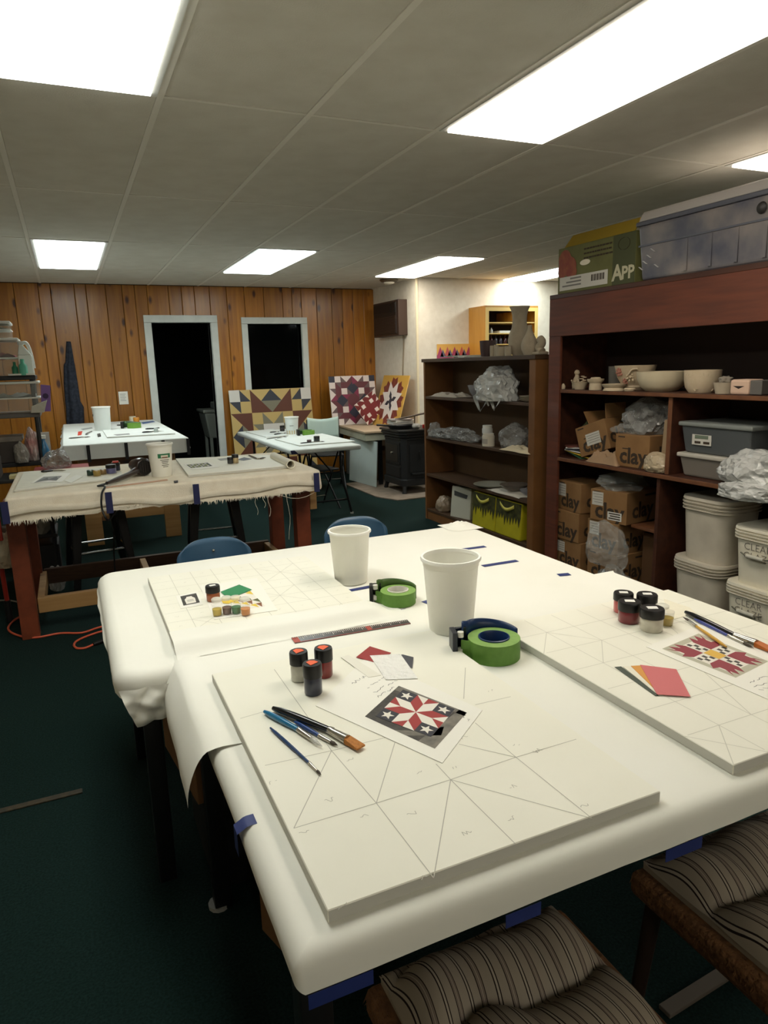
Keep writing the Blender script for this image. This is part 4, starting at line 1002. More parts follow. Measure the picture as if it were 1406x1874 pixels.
curved_print('base_band', bk, .0684, -3.1, .2, .002, .045, mat('tan band', (206, 178, 120), .5), .016 / .205)
curved_print('label_line', bk, .0684, -2.2, -1.6, .10, .106, mat('label grey', (120, 118, 108), .5), .016 / .205)
t = gdisp('dark green tape dispenser beside the bucket on the folding table', (565, 796), Z4T, .1, -.1)
tiny_jar('small black pot on the near end of the folding table', (580, 808), Z4T + .012, .032, .058, (22, 24, 26), group='pots on the folding table')
tiny_jar('small dark maroon pot beside the black pot', (566, 810), Z4T + .012, .024, .03, (70, 34, 40), group='pots on the folding table')
brush('brush lying across the near board of the folding table', (550, 811), (572, 809), (588, 808), (595, 808), Z4T + .012, .006, .005, blk_h, dk_h)
tiny_jar('dark jar behind the bucket on the folding table', (517, 789), Z4T, .03, .07, (34, 26, 28), lid_m, group='pots on the folding table')
brush('dark brush on the far board of the folding table', (502, 795), (515, 793), (520, 793), (524, 792), Z4T + .010, .008, .006, blk_h, dk_h)
brush('second dark brush on the far end of the folding table', (494, 791), (506, 790), (509, 790), (512, 790), Z4T + .010, .007, .006, blk_h, dk_h)
brush('brown brush lying along the near board edge', (488, 803), (512, 800), (518, 799), (526, 798), Z4T, .006, .006, mat('grey handle', (110, 110, 104), .4), dk_h)
brush('grey brush lying just behind the near board of the folding table', (507, 803), (520, 802), (523, 801), (526, 801), Z4T, .007, .006, blk_h, dk_h)

# ================================================================== FAR WALL AND CORNER
# dark hanging apron
rows = [(625, 123, 128), (640, 122, 131), (664, 121, 135), (668, 118, 136), (700, 118, 141), (735, 120, 146), (745, 121, 152), (772, 122, 153), (800, 122, 154)]
def apron_fn(u, v):
    k = v * (len(rows) - 1); i = min(int(k), len(rows) - 2); f = k - i
    y = rows[i][0] + (rows[i + 1][0] - rows[i][0]) * f; a = rows[i][1] + (rows[i + 1][1] - rows[i][1]) * f; b = rows[i][2] + (rows[i + 1][2] - rows[i][2]) * f
    p = aty(a + (b - a) * u, y, 9.40); return (p.x, 9.418 - .045 * math.sin(u * math.pi) * (.3 + .7 * v) - .015 * math.sin(u * 14 + v * 2) * v, p.z)
m = MB(); m.grid(apron_fn, 16, 24); o = m.build('hanging_apron', mat('dark patterned cloth', (20, 24, 36), .85, rgb2=(44, 50, 64), scale=30), smooth=60)
o.modifiers.new('t', 'SOLIDIFY').thickness = .012
tag(o, 'dark blue apron hanging in folds on the pine wall', 'apron')
t = thing('wall_notice', 'small white typed notice pinned to the pine wall beside the doorway', 'notice', (.64, YF - .003, 1.20))
m = MB(); m.box(-.055, .055, -.003, 0, -.08, .08); m.build('sheet', sheet, t)
for k in range(5):
    m = MB(); m.box(-.038, .03 - .01 * (k % 2), -.0036, -.003, .045 - .02 * k, .050 - .02 * k); m.build('text_line', mat('grey print', (120, 124, 124), .6), t)

# air conditioner on the white stub wall
acm = mat('brown enamel', (66, 48, 38), .45); acd = mat('dark brown grille', (36, 27, 22), .5)
ac = thing('air_conditioner', 'brown air conditioner set in the short white wall', 'air conditioner', (XP, 8.77, 2.115))
m = MB(); m.box(-.13, .0, -.40, .40, -.225, .225); m.build('case', acm, ac, bevel=.006)
m = MB(); m.box(-.140, -.13, -.345, .375, -.20, .20); m.build('front_panel', acd, ac, bevel=.003)
for k in range(11):
    m = MB(); m.box(-.148, -.140, -.33, .36, -.185 + .02 * k, -.175 + .02 * k); m.build('louver', acm, ac)
m = MB(); m.box(-.147, -.140, -.33, -.22, .075, .185); m.build('control_panel', mat('black control', (16, 13, 11), .4), ac)
m = MB(); m.box(-.146, -.140, -.20, .36, .08, .18); m.build('vent', mat('dark vent', (26, 20, 17), .5), ac)
m = MB(); m.tube(smooth_pts([Vector((-.02, -.30, -.225)), Vector((-.012, -.29, -.35)), Vector((-.012, -.25, -.7)), Vector((-.012, -.24, -1.1))], 5), .008, 6); m.build('power_cord', mat('beige cord', (140, 126, 104), .6), ac, smooth=60)

# quilt squares ------------------------------------------------------------
def rot4(polys, n):
    out = []
    for k in range(4):
        for p, mi in polys:
            q = p
            for _ in range(k): q = [(n - y, x) for x, y in q]
            out.append((q, mi, 1))
    return out
def quilt(name, label, origin, ux, uy, n, polys, cols, th=.012, group='painted quilt boards', m_side=None):
    """square painted board; ux, uy = full side vectors (u right, v up); pattern in n units, v counted downwards"""
    ux, uy = Vector(ux), Vector(uy); nr = ux.cross(uy).normalized(); o = Vector(origin)
    c = o + ux * .5; t = thing(name, label, 'quilt board', c, group=group)
    a = [o - c, o + ux - c, o + ux + uy - c, o + uy - c]
    m = MB(); m.hexa([p - nr * th for p in a], a); m.build('panel', m_side or board_e, t)
    mats = [mat('quilt %d %d %d' % cc, cc, .5) for cc in cols]
    flat('painted_pattern', [([(x / n, 1 - y / n) for x, y in p[0]], p[1], p[2] if len(p) > 2 else 0) for p in polys], mats, t, (o - c + nr * .0004, ux, uy))
    return t
TAN, BRN, NVY, GRY, WHT = 0, 1, 2, 3, 4
base = [([(0, 0), (8, 0), (8, 8), (0, 8)], TAN, 0), ([(3, 3), (5, 3), (5, 5), (3, 5)], WHT, 1)]
unit = [([(0, 0), (1, 0), (1, 1), (0, 1)], WHT), ([(1, 0), (1, 1), (2, 1)], NVY), ([(0, 1), (1, 1), (1, 2)], NVY),
        ([(2, 0), (2, 2), (4, 2)], BRN), ([(6, 0), (6, 2), (4, 2)], BRN), ([(4, 0), (3, 1), (5, 1)], NVY), ([(3, 1), (5, 1), (4, 2)], GRY),
        ([(3, 2), (3, 3), (4, 3)], GRY), ([(5, 2), (5, 3), (4, 3)], GRY), ]
quilt('quilt_board_large', 'large quilt board in brown, tan and navy leaning below the dark window', (1.955, 9.18, .008), (1.138, 0, 0), (0, .20, 1.232), 8, base + rot4(unit, 8),
      [(196, 168, 104), (92, 44, 22), (44, 48, 60), (124, 120, 100), (216, 212, 204)], .016)
MAG, MUR, NV, WH, GR = 0, 1, 2, 3, 4
b1 = [([(0, 0), (8, 0), (8, 8), (0, 8)], MUR, 0), ([(2, 2), (6, 2), (6, 6), (2, 6)], MAG, .5), ([(4, 2.6), (5.4, 4), (4, 5.4), (2.6, 4)], MUR, .8)]
u1 = [([(0, 0), (1, 0), (1, 1), (0, 1)], NV), ([(1, 0), (2, 0), (2, 1), (1, 1)], WH), ([(0, 1), (1, 1), (1, 2), (0, 2)], WH), ([(2, 0), (4, 0), (3, 1)], WH), ([(4, 0), (6, 0), (5, 1)], WH),
      ([(2, 0), (3, 1), (2, 1)], GR), ([(6, 0), (5, 1), (6, 1)], GR), ([(4, 0), (5, 1), (4, 1.4)], MAG), ([(4, 1), (5, 2), (4, 3), (3, 2)], NV), ([(2, 2), (3, 2), (3, 3), (2, 3)], WH), ([(3, 2), (4, 3), (3, 3)], GR), ([(1, 1), (2, 1), (2, 2)], GR)]
quilt('quilt_board_plum', 'plum, navy and white quilt board leaning in the corner on the side table', (3.30, 9.08, .716), (.685, 0, 0), (0, .10, .665), 8, b1 + rot4(u1, 8),
      [(128, 42, 72), (100, 48, 56), (44, 46, 62), (226, 212, 206), (104, 84, 84)])
s2 = .335; a = math.radians(34); u_ = Vector((math.cos(a), 0, math.sin(a))) * s2; v_ = Vector((-math.sin(a) * .98, .08, math.cos(a))) * s2
u2 = [([(0, 0), (1, 0), (1, 1)], 1), ([(1, 0), (2, 1), (1, 1)], 0), ([(2, 0), (3, 0), (3, 1)], 1), ([(3, 0), (4, 1), (3, 1)], 0), ([(4, 0), (5, 0), (5, 1)], 1), ([(1.5, 1.5), (2.6, 1.5), (2.6, 2.6), (1.5, 2.6)], 1)]
quilt('quilt_board_small', 'small maroon and white quilt board standing on its corner on the side table', (3.70, 8.78, .716), u_, v_, 7, [([(0, 0), (7, 0), (7, 7), (0, 7)], 0, 0), ([(1, 1), (6, 1), (6, 6), (1, 6)], 2, .5)] + rot4([(p, mi) for p, mi in u2], 7),
      [(112, 36, 38), (226, 214, 206), (122, 40, 42)], .008)
sp = []
for k in range(8):
    a0 = math.radians(45 * k + 22.5); c_ = lambda r_, da: (4 + r_ * math.sin(a0 + da), 4 - r_ * math.cos(a0 + da))
    sp += [([(4, 4), c_(1.9, -.42), c_(3.3, 0), c_(1.9, .42)], 2, 1.5), ([c_(1.8, .39), c_(3.4, .39), c_(3.8, .2), c_(2.6, 0)], 1, 1), ([c_(1.8, -.39), c_(3.4, -.39), c_(3.8, -.2), c_(2.6, 0)], 1, 1)]
    sp += [([(4, 4), c_(1.0, -.39), c_(1.7, 0), c_(1.0, .39)], 3 if k % 2 else 2, 2.5)]
sp += [([(4, 3.2), (4.5, 4), (4, 4.8), (3.5, 4)], 3, 3)]
quilt('quilt_board_yellow', 'yellow bordered quilt board with a white star leaning on the short white wall', (3.80, 8.86, .716), (-.02, -.84, .0), (.25, .12, .66), 8, [([(0, 0), (8, 0), (8, 8), (0, 8)], 0, 0)] + sp,
      [(206, 160, 72), (120, 50, 40), (230, 220, 212), (40, 44, 56)], m_side=mat('yellow edge', (214, 172, 90), .5))
u4 = []
for k in range(7): u4 += [([(k * 1.15, 1.7), (k * 1.15 + .55, .35), (k * 1.15 + 1.1, 1.7)], 1 + k % 2), ([(k * 1.15 + .5, 1.8), (k * 1.15 + .95, .7), (k * 1.15 + 1.5, 1.8)], 3)]
quilt('quilt_board_golden', 'golden quilt board with pink and slate points on the white wall above the bookcase', (4.40, 8.082, 1.02), (.74, 0, 0), (0, 0, .74), 8, [([(0, 0), (8, 0), (8, 8), (0, 8)], 0, 0), ([(0, 1.5), (8, 1.5), (8, 8), (0, 8)], 1, .5)] + [(p, mi, 1) for p, mi in u4],
      [(232, 180, 92), (176, 72, 108), (198, 96, 96), (104, 104, 128)])

# side table in the corner
gy = mat('pale grey enamel', (176, 178, 160), .5, rgb2=(166, 168, 150), scale=10); tan_top = mat('beige laminate', (198, 176, 148), .5, rgb2=(188, 166, 138), scale=8)
cor = thing('side_table', 'pale grey side table with beige top in the corner holding quilt boards', 'table', (3.7, 8.65, 0))
L_ = [(3.30, 7.96), (4.10, 7.96), (4.10, 9.33), (3.42, 9.33)]
m = MB(); m.prism([(x - 3.7, y - 8.65) for x, y in L_], .690, .715); m.build('tabletop', tan_top, cor, bevel=.003)
m = MB(); m.prism([(x - 3.7 + (.02 if x < 3.6 else -.02), y - 8.65 + (.02 if y < 8 else -.02)) for x, y in L_], .592, .690); m.build('apron', gy, cor, bevel=.006)
for x, y in ((3.56, 8.08), (4.02, 8.08), (3.47, 9.22), (4.02, 9.22)):
    m = MB(); m.box(x - 3.7 - .022, x - 3.7 + .022, y - 8.65 - .022, y - 8.65 + .022, 0, .593); m.build('leg', gun, cor)
carton('cardboard_box', 'brown box under the corner side table', 3.64, 4.0, 8.45, 8.95, 0, .40)
carton('storage_box', 'grey file box under the corner side table', 3.55, 3.85, 9.0, 9.3, 0, .33, m_=mat('grey box', (90, 94, 90), .6))
# blank primed board leaning on the side table
t = thing('blank_board', 'blank pale blue grey board leaning against the corner side table', 'board', (3.39, 8.25, .016))
m = MB(); a = [Vector((-.045, .37, 0)), Vector((.035, -.34, 0)), Vector((.068, -.34, .568)), Vector((-.012, .37, .568))]
nr = (a[1] - a[0]).cross(a[3] - a[0]).normalized(); m.hexa([p + nr * .012 for p in a], a); m.build('panel', mat('pale blue grey primer', (188, 200, 196), .55, rgb2=(180, 192, 188), scale=4), t)
# hearth slab
m = MB(); m.prism([(3.18, 8.42), (3.17, 7.35), (3.30, 7.02), (4.05, 7.02), (4.12, 7.1), (4.12, 8.42)], 0.0, .014)
tag(m.build('hearth_slab', mat('worn stone', (150, 134, 118), .75, rgb2=(126, 112, 98), scale=9), bevel=.003), 'worn beige stone hearth slab under the black stove', 'hearth')

# cast iron stove
iron = mat('black cast iron', (22, 22, 23), .5, rgb2=(30, 30, 31), scale=40, bump=.15, bscale=120); iron2 = mat('worn iron edge', (44, 42, 40), .4, .3)
sv = thing('wood_stove', 'black cast iron wood stove on short legs', 'stove', (3.73, 7.57, .014))
def ch(hx, hy, c): return [(-hx + c, -hy), (hx - c, -hy), (hx, -hy + c), (hx, hy - c), (hx - c, hy), (-hx + c, hy), (-hx, hy - c), (-hx, -hy + c)]
m = MB(); m.prism(ch(.225, .275, .05), .16, .64); m.build('firebox', iron, sv, bevel=.006)
m = MB(); m.prism(ch(.245, .295, .06), .09, .17); m.build('base_plinth', iron, sv, bevel=.008)
for k, (e, z0) in enumerate(((.235, .63), (.252, .664), (.268, .698), (.282, .732))):
    m = MB(); m.prism(ch(e, e + .05, .07), z0, z0 + .024); m.build('top_moulding', iron2 if k == 3 else iron, sv, bevel=.006)
    if k < 3:
        m = MB(); m.prism(ch(e - .012, e + .038, .06), z0 + .022, z0 + .036); m.build('moulding_neck', iron, sv)
for x, y in ((-.19, -.24), (.19, -.24), (-.19, .24), (.19, .24)):
    m = MB(); m.tube([(x, y, .10), (x * 1.06, y * 1.06, .05), (x * 1.10, y * 1.10, .0)], [.032, .024, .028], 10); m.build('leg', iron, sv, smooth=50)
m = MB(); m.box(-.236, -.224, -.20, .20, .34, .60); d = m.build('door', iron, sv, bevel=.004)
for z0, z1 in ((.37, .57),):
    m = MB(); m.box(-.240, -.235, -.16, .16, z0, z1); m.build('door_panel', iron2, d, bevel=.002)
m = MB(); m.lathe([(0, 0), (.014, 0), (.016, .02), (0, .03)], 12); o = m.build('knob', silver, d); o.location = (-.240, -.02, .47); o.rotation_euler = (0, -math.pi / 2, 0)
m = MB(); m.box(-.236, -.224, -.20, .20, .19, .31); m.build('ash_door', iron, sv, bevel=.004)
m = MB(); m.box(-.14, .17, -.287, -.275, .25, .58); d2 = m.build('front_door', iron, sv, bevel=.004)
m = MB(); m.tube([(-.04, -.29, .36), (-.02, -.32, .40), (-.03, -.32, .50)], .010, 8); m.build('latch_handle', iron2, d2, smooth=50)
m = MB(); m.box(-.12, .16, -.315, -.275, .22, .245); m.build('ledge', iron, sv, bevel=.004)
ZS = .014 + .757
m = MB(); rr = random.Random(4)
for k in range(4):
    o = MB(); o.box(-.13, .13, -.10, .10, 0, .014); q = o.build('magazine', mat('magazine %d' % k, [(206, 200, 190), (170, 166, 160), (214, 208, 196), (150, 140, 136)][k], .5), None, bevel=.001, loc=(3.58 + rr.uniform(-.02, .02), 7.50 + rr.uniform(-.02, .02), ZS + .06 + .0145 * k)); q.rotation_euler = (0, 0, rr.uniform(-.3, .3))
    tag(q, ['pale magazine at the bottom of the pile on the stove', 'grey magazine second from the bottom of the pile on the stove', 'cream magazine second from the top of the pile on the stove', 'brownish magazine on top of the pile on the stove'][k], 'magazine', 'magazines on the stove')
t = thing('griddle_pan', 'black flat pan on the stove top under the magazines', 'pan', (3.60, 7.52, ZS))
m = MB(); m.lathe([(0, .0), (.14, .0), (.17, .045), (.165, .045), (.136, .006), (0, .006)], 28, close=False); m.build('dish', iron, t, smooth=40)
m = MB(); m.tube([(-.16, .02, .04), (-.30, .05, .055)], .012, 8); m.build('handle', iron, t, smooth=50)
t = thing('wooden_tongs', 'long curved wooden stick lying over the stove top', 'stick', (3.55, 7.35, ZS))
m = MB(); m.tube(smooth_pts([Vector((-.06, .10, .115)), Vector((.05, .02, .14)), Vector((.20, -.06, .175)), Vector((.36, -.12, .20))], 4), .011, 8); m.build('shaft', mat('grey brown wood', (96, 80, 66), .6), t, smooth=50)
m = MB(); m.tube([(.13, -.02, 0.0), (.13, -.03, .155)], .007, 6); m.build('prop', mat('grey brown wood', (96, 80, 66), .6), t)
m = MB(); m.box(-.06, .06, -.035, .035, 0, .045); tag(m.build('red_toolbox', mat('red plastic', (178, 42, 34), .4), bevel=.008, loc=(3.86, 7.33, ZS)), 'red plastic case on the stove beside the bookcase', 'case')
lump('grey paper wrapped bundle at the front of the stove top', Vector((3.69, 7.30, ZS)), 0, .05, .06, .035, mat('grey wrap', (150, 146, 138), .7, bump=.4, bscale=50), 'wrapped_bundle', 'bundle', 5, .2)
t = thing('wood_crate', 'orange wooden crate on a stand behind the stove, next to the bookcase', 'crate', (4.0, 6.92, .0))
for x0, x1, y0, y1 in ((-.10, .12, -.15, -.13), (-.10, .12, .13, .15), (-.10, -.08, -.13, .13), (.10, .12, -.13, .13)):
    m = MB(); m.box(x0, x1, y0, y1, .78, 1.02); m.build('side', mat('orange crate wood', (176, 120, 70), .6), t)
m = MB(); m.box(-.03, .05, -.03, .03, .014, .78); m.build('post', gun, t)
m = MB(); m.box(-.10, .12, -.15, .15, .77, .78); m.build('base', mat('orange crate wood', (176, 120, 70), .6), t)

# pigeonhole cabinet on the white wall
oak = pine_mat('golden oak', (188, 130, 44), (206, 150, 62), (160, 104, 34), .45); oakl = mat('pale oak edge', (220, 186, 112), .5)
pc = thing('pigeonhole_cabinet', 'golden oak pigeonhole cabinet with open shelves on the white wall', 'cabinet', (5.29, 8.1, 1.25))
hx = .40; H_ = .94
for nm, a in (('side', (-hx, -hx + .02, -.40, 0, 0, H_)), ('side', (hx - .02, hx, -.40, 0, 0, H_)), ('top', (-hx, hx, -.402, 0, H_, H_ + .022)), ('base', (-hx, hx, -.40, 0, -.02, 0)), ('back', (-hx + .02, hx - .02, -.02, 0, 0, H_))):
    m = MB(); m.box(*a); m.build(nm, oak if nm != 'back' else mat('dark cabinet back', (44, 30, 16), .8), pc)
m = MB(); m.box(-hx, -hx + .05, -.405, -.4, 0, H_); m.box(hx - .05, hx, -.405, -.4, 0, H_); m.box(-hx + .05, hx - .05, -.405, -.4, H_ - .045, H_); m.build('face_frame', oakl, pc)
for k in range(1, 6):
    m = MB(); m.box(-hx + .02, hx - .02, -.39, -.02, H_ - .045 - .135 * k - .012, H_ - .045 - .135 * k); m.build('shelf', oakl, pc)
m = MB(); m.box(.015, .028, -.385, -.02, H_ - .17, H_ - .05); m.build('divider', oak, pc)
zz = 1.25 + H_ - .045
def small_bottle(label, x, y, z, r, h, col, group):
    m = MB(); m.lathe([(0, 0), (r, 0), (r, h * .6), (r * .45, h * .75), (r * .45, h), (0, h)], 12, close=False); return tag(m.build('small_bottle', col, smooth=50, loc=(x, y, z)), label, 'bottle', group)
for k in range(6):
    small_bottle(['first', 'second', 'third', 'fourth', 'fifth', 'sixth'][k] + ' small dark bottle from the left on the third shelf of the oak cabinet', 4.97 + .07 * k, 7.80, zz - .405 + .0005, .026, .11, mat('dark glass %d' % (k % 3), [(50, 44, 60), (70, 34, 34), (60, 60, 70)][k % 3], .2), 'bottles in the pigeonhole cabinet')
for k in range(2):
    small_bottle(['left', 'right'][k] + ' small white bottle on the second shelf of the oak cabinet', 4.97 + .06 * k, 7.78, zz - .27 + .0005, .02, .07, mat('milk glass', (190, 190, 184), .3), 'white bottles in the pigeonhole cabinet')
m = MB(); m.box(-.10, .10, -.12, .12, 0, .03); tag(m.build('paper_pile', mat('white papers', (220, 220, 212), .6), bevel=.002, loc=(5.22, 7.84, zz - .27 + .0005)), 'pile of white papers on the second shelf of the pigeonhole cabinet', 'paper pile')
# pale tub standing in the dark store room
t = thing('utility_sink', 'grey utility sink standing in the dark store room', 'sink', (2.02, 10.35, 0)); pg = mat('grey plastic', (150, 156, 146), .5)
m = MB(); m.hexa([(-.22, -.22, .55), (.22, -.22, .55), (.22, .22, .55), (-.22, .22, .55)], [(-.28, -.26, .92), (.28, -.26, .92), (.28, .26, .92), (-.28, .26, .92)]); m.build('basin', pg, t, bevel=.02)
m = MB(); m.box(-.30, .30, -.28, .28, .92, .96); m.build('rim', pg, t, bevel=.01)
for x, y in ((-.2, -.2), (.2, -.2), (-.2, .2), (.2, .2)):
    m = MB(); m.box(x - .02, x + .02, y - .02, y + .02, 0, .56); m.build('leg', pg, t)
m = MB(); m.tube([(-.1, -.2, .5), (-.05, -.25, .35), (-.15, -.27, .28), (.1, -.27, .22)], .03, 8); m.build('drain_pipe', mat('black pipe', (18, 20, 18), .5), t, smooth=50)
m = MB(); m.box(-.16, .1, -.14, .14, .96, 1.06); tag(m.build('folded_towels', mat('grey towel', (130, 136, 128), .9), bevel=.02, loc=(2.06, 10.35, .0)), 'folded pale towels on the sink in the dark store room', 'towels')

# ================================================================== BOOKCASE
walnut = mat('dark brown shelf wood', (80, 56, 34), .55, rgb2=(66, 45, 27), scale=6, stretch=(3, .6, 3)); walnut_in = mat('bookcase back board', (88, 62, 32), .7, rgb2=(76, 54, 28), scale=4)
walnut_s = mat('warm brown side', (124, 82, 42), .55, rgb2=(106, 68, 34), scale=5)
BX0, BX1, BY0, BY1 = 3.15, 3.47, 4.275, 6.06
bkc = thing('bookcase', 'low dark brown bookcase with three shelves beside the wood stove', 'bookcase', (BX0, (BY0 + BY1) / 2, 0)); bcy = (BY0 + BY1) / 2
def kp(nm, x0, x1, y0, y1, z0, z1, m_=walnut, bev=.002):
    m = MB(); m.box(x0 - BX0, x1 - BX0, y0 - bcy, y1 - bcy, z0, z1); return m.build(nm, m_, bkc, bevel=bev)
kp('side', BX0, BX1, BY1 - .028, BY1, 0, 1.535, walnut_s); kp('side', BX0, BX1, BY0, BY0 + .03, 0, 1.535, walnut_s)
kp('back', BX1 - .012, BX1, BY0 + .03, BY1 - .028, 0, 1.535, walnut_in); kp('top', BX0 - .015, BX1, BY0 - .01, BY1 + .012, 1.535, 1.566)
SH = (1.215, .828, .462)
for z in SH: kp('shelf', BX0 + .004, BX1 - .012, BY0 + .03, BY1 - .028, z - .025, z)
kp('bottom_shelf', BX0 + .004, BX1 - .012, BY0 + .03, BY1 - .028, .085, .11); kp('kick_board', BX0 + .01, BX0 + .028, BY0 + .03, BY1 - .028, 0, .085, walnut_s)
kp('face_strip', BX0 - .004, BX0, BY0, BY0 + .075, 0, 1.535, walnut_s)

raw = mat('raw grey clay', (182, 168, 146), .9, rgb2=(172, 158, 136), scale=20, bump=.12, bscale=70)
bisque = mat('pale bisque clay', (206, 188, 160), .9, rgb2=(196, 176, 146), scale=18, bump=.15, bscale=60)
def pot_l(name, label, pos, prof, m_, n=28, cat='pottery', group='clay pottery', tilt=None, wall=True):
    m = MB()
    pr_ = list(prof)
    if wall: pr_ += [(max(r - .006, .001), z) for r, z in reversed(prof[1:])] + [(0, prof[0][1] + .01)]
    m.lathe(pr_, n, close=False); o = m.build(name, m_, smooth=50, loc=pos)
    if tilt: o.rotation_euler = tilt
    return tag(o, label, cat, group)
ZT = 1.5665
pot_l('clay_vase', 'tall flared raw clay vase on top of the bookcase', (3.30, 4.70, ZT), [(0, 0), (.05, 0), (.064, .03), (.084, .08), (.09, .12), (.08, .17), (.062, .21), (.055, .26), (.058, .31), (.066, .345), (.08, .375)], raw)
pot_l('clay_vase', 'round bottle shaped raw clay vase with a narrow neck on the bookcase', (3.22, 4.455, ZT), [(0, 0), (.042, 0), (.06, .04), (.064, .075), (.052, .115), (.03, .155), (.018, .195), (.016, .22)], raw)
pot_l('flower_pot', 'dark plum glazed flower pot on the bookcase', (3.24, 5.06, ZT), [(0, 0), (.058, 0), (.066, .06), (.07, .13)], mat('plum glaze', (66, 44, 44), .5))
for k, (y, h, r, lab) in enumerate(((4.92, .085, .022, 'slim'), (4.865, .09, .02, 'slender'), (4.80, .075, .042, 'squat'), (4.70, .075, .027, 'straight'))):
    pot_l('clay_cup', '%s little raw clay cup standing in front of the tall vase' % lab, (3.195, y, ZT), [(0, 0), (r, 0), (r * 1.05, h * .6), (r, h)], raw, 18)
for k, y in enumerate((4.905, 4.85, 4.80)):
    m = MB(); m.lathe([(0, 0), (.018, 0), (.02, .02), (.008, .034), (0, .036)], 14); tag(m.build('clay_thimble', bisque, smooth=50, loc=(3.265, y, ZT + .0)), ['left', 'middle', 'right'][k] + ' one of three small pale clay thimbles behind the little cups', 'clay thimble', 'clay thimbles')
t = thing('clay_sculpture', 'small folded raw clay sculpture at the right end of the bookcase top', 'clay sculpture', (3.24, 4.345, ZT))
m = MB(); m.box(-.045, .045, -.045, .045, 0, .022); m.build('base', raw, t, bevel=.008)
m = MB(); m.tube(smooth_pts([Vector((.0, -.02, .02)), Vector((0, .02, .05)), Vector((0, -.02, .085)), Vector((0, .015, .12))], 5), [.03] * 15 + [.022], 12); m.build('fold', raw, t, smooth=50)
for k in range(3):
    m = MB(); m.box(-.10, .10, -.14, .14, 0, .006); o = m.build('leaflet', mat('leaflet white', (206, 200, 186), .6), loc=(3.28, 5.42 + .06 * k, ZT + .0005 + .0065 * k)); o.rotation_euler = (0, 0, .3 * k - .2); tag(o, ['bottom', 'middle', 'top'][k] + ' leaflet of the loose pile on the left of the bookcase top', 'leaflet', 'leaflets on the bookcase')

# soft plastic
bag_w = film_mat('grey white plastic film', (226, 226, 222), .22, .80, 22)
bag_c = film_mat('clear plastic film', (226, 228, 224), .10, .22, 20)
bag_s = film_mat('smoky plastic film', (176, 174, 170), .14, .50, 22)
def bag(name, label, pos, rx, ry, rz_, m_, seed, amp=.35, cat='plastic bag', sub=4, group='plastic bags', flat_b=True, ears=0):
    t = bmesh.new(); bmesh.ops.create_icosphere(t, subdivisions=sub, radius=1)
    for v in t.verts:
        q = v.co + Vector((seed * 3.7, seed, -seed)); n_ = 1 + amp * .9 * mnoise.noise(q * 1.5) - amp * .55 * abs(mnoise.noise(q * 2.8)) - amp * .5 * abs(mnoise.noise(q * 5.5)) - amp * .3 * abs(mnoise.noise(q * 11)) + amp * .3
        c = v.co * n_; z = c.z
        if flat_b: z = max(z, -.62)
        v.co = Vector((c.x * rx, c.y * ry, (z + .62) * rz_ / 1.62))
    me = bpy.data.meshes.new(name); t.to_mesh(me); t.free(); me.materials.append(m_)
    me.polygons.foreach_set('use_smooth', [bool(sub < 4)] * len(me.polygons))
    return tag(link(name, me, None, pos), label, cat, group)
def sheetlump(name, label, pos, lx, ly, h, m_, seed, cat='cloth', rz=0.0, group=None):
    m = MB()
    def fn(u, v):
        e = min(1, 6 * min(u, 1 - u)) * min(1, 6 * min(v, 1 - v)); n_ = .5 + .5 * mnoise.noise(Vector((u * 4 + seed, v * 4, seed))) + .25 * mnoise.noise(Vector((u * 11, v * 11, seed)))
        return ((u - .5) * lx * (1 + .08 * math.sin(v * 9 + seed)), (v - .5) * ly * (1 + .08 * math.sin(u * 8 + seed)), .002 + h * max(.05, n_) * e)
    m.grid(fn, 22, 22); o = m.build(name, m_, smooth=50, loc=pos); o.rotation_euler = (0, 0, rz); return tag(o, label, cat, group)
t = thing('plastic_bag', 'white carrier bag slumped over the edge of the top bookcase shelf', 'plastic bag', (3.21, 4.86, SH[0]), group='plastic bags')
o = bag('x', 'x', (0, 0, 0), .16, .24, .27, bag_w, 3); o.name = 'bag_body'; o.parent = t; o.location = (0, .02, 0)
for k in ('label', 'category', 'group'): del o[k]
def handle_loop(y0, y1, low):
    def fn(u, v):
        a = math.pi * u; y = y0 + (y1 - y0) * (.5 - .5 * math.cos(a)); z = .05 - low * math.sin(a) ** .8 ; wv = (v - .5) * .035
        return (-.095 + .02 * math.sin(u * 7) - .012 * v, y + wv * math.cos(a), z + wv * math.sin(a) - .02 * v)
    m = MB(); m.grid(fn, 24, 4); return m.build('handle', bag_w, t, smooth=60)
handle_loop(.20, .02, .13); handle_loop(-.03, -.17, .11)
m = MB(); m.tube(smooth_pts([Vector((-.10, .05, .08)), Vector((-.12, .0, .03)), Vector((-.11, -.03, -.04))], 4), [.03, .03, .026, .024, .02, .016, .012, .008, .006], 8); m.build('knot', bag_w, t, smooth=60)
ztop = SH[0] + .0005
sheetlump('folded_cloth', 'pale folded cloth at the left of the top bookcase shelf', (3.26, 5.72, ztop), .2, .5, .05, mat('pale cloth', (176, 162, 146), .9), 2)
pot_l('glass_bowl', 'clear glass bowl behind the carrier bag on the top bookcase shelf', (3.34, 5.35, ztop), [(0, 0), (.05, 0), (.09, .05), (.11, .11)], mat('clear glass', (190, 190, 195), .05, alpha=.35), cat='bowl', group=None)
for k in range(3): pot_l('clay_plate', ['bottom', 'middle', 'top'][k] + ' plate of the stack at the right of the top bookcase shelf', (3.29, 4.45, ztop + .012 * k), [(0, 0), (.09, 0), (.13, .016), (.135, .02)], mat('cream glaze', (206, 196, 176), .5), cat='plate', group='plates on the top shelf', n=24)
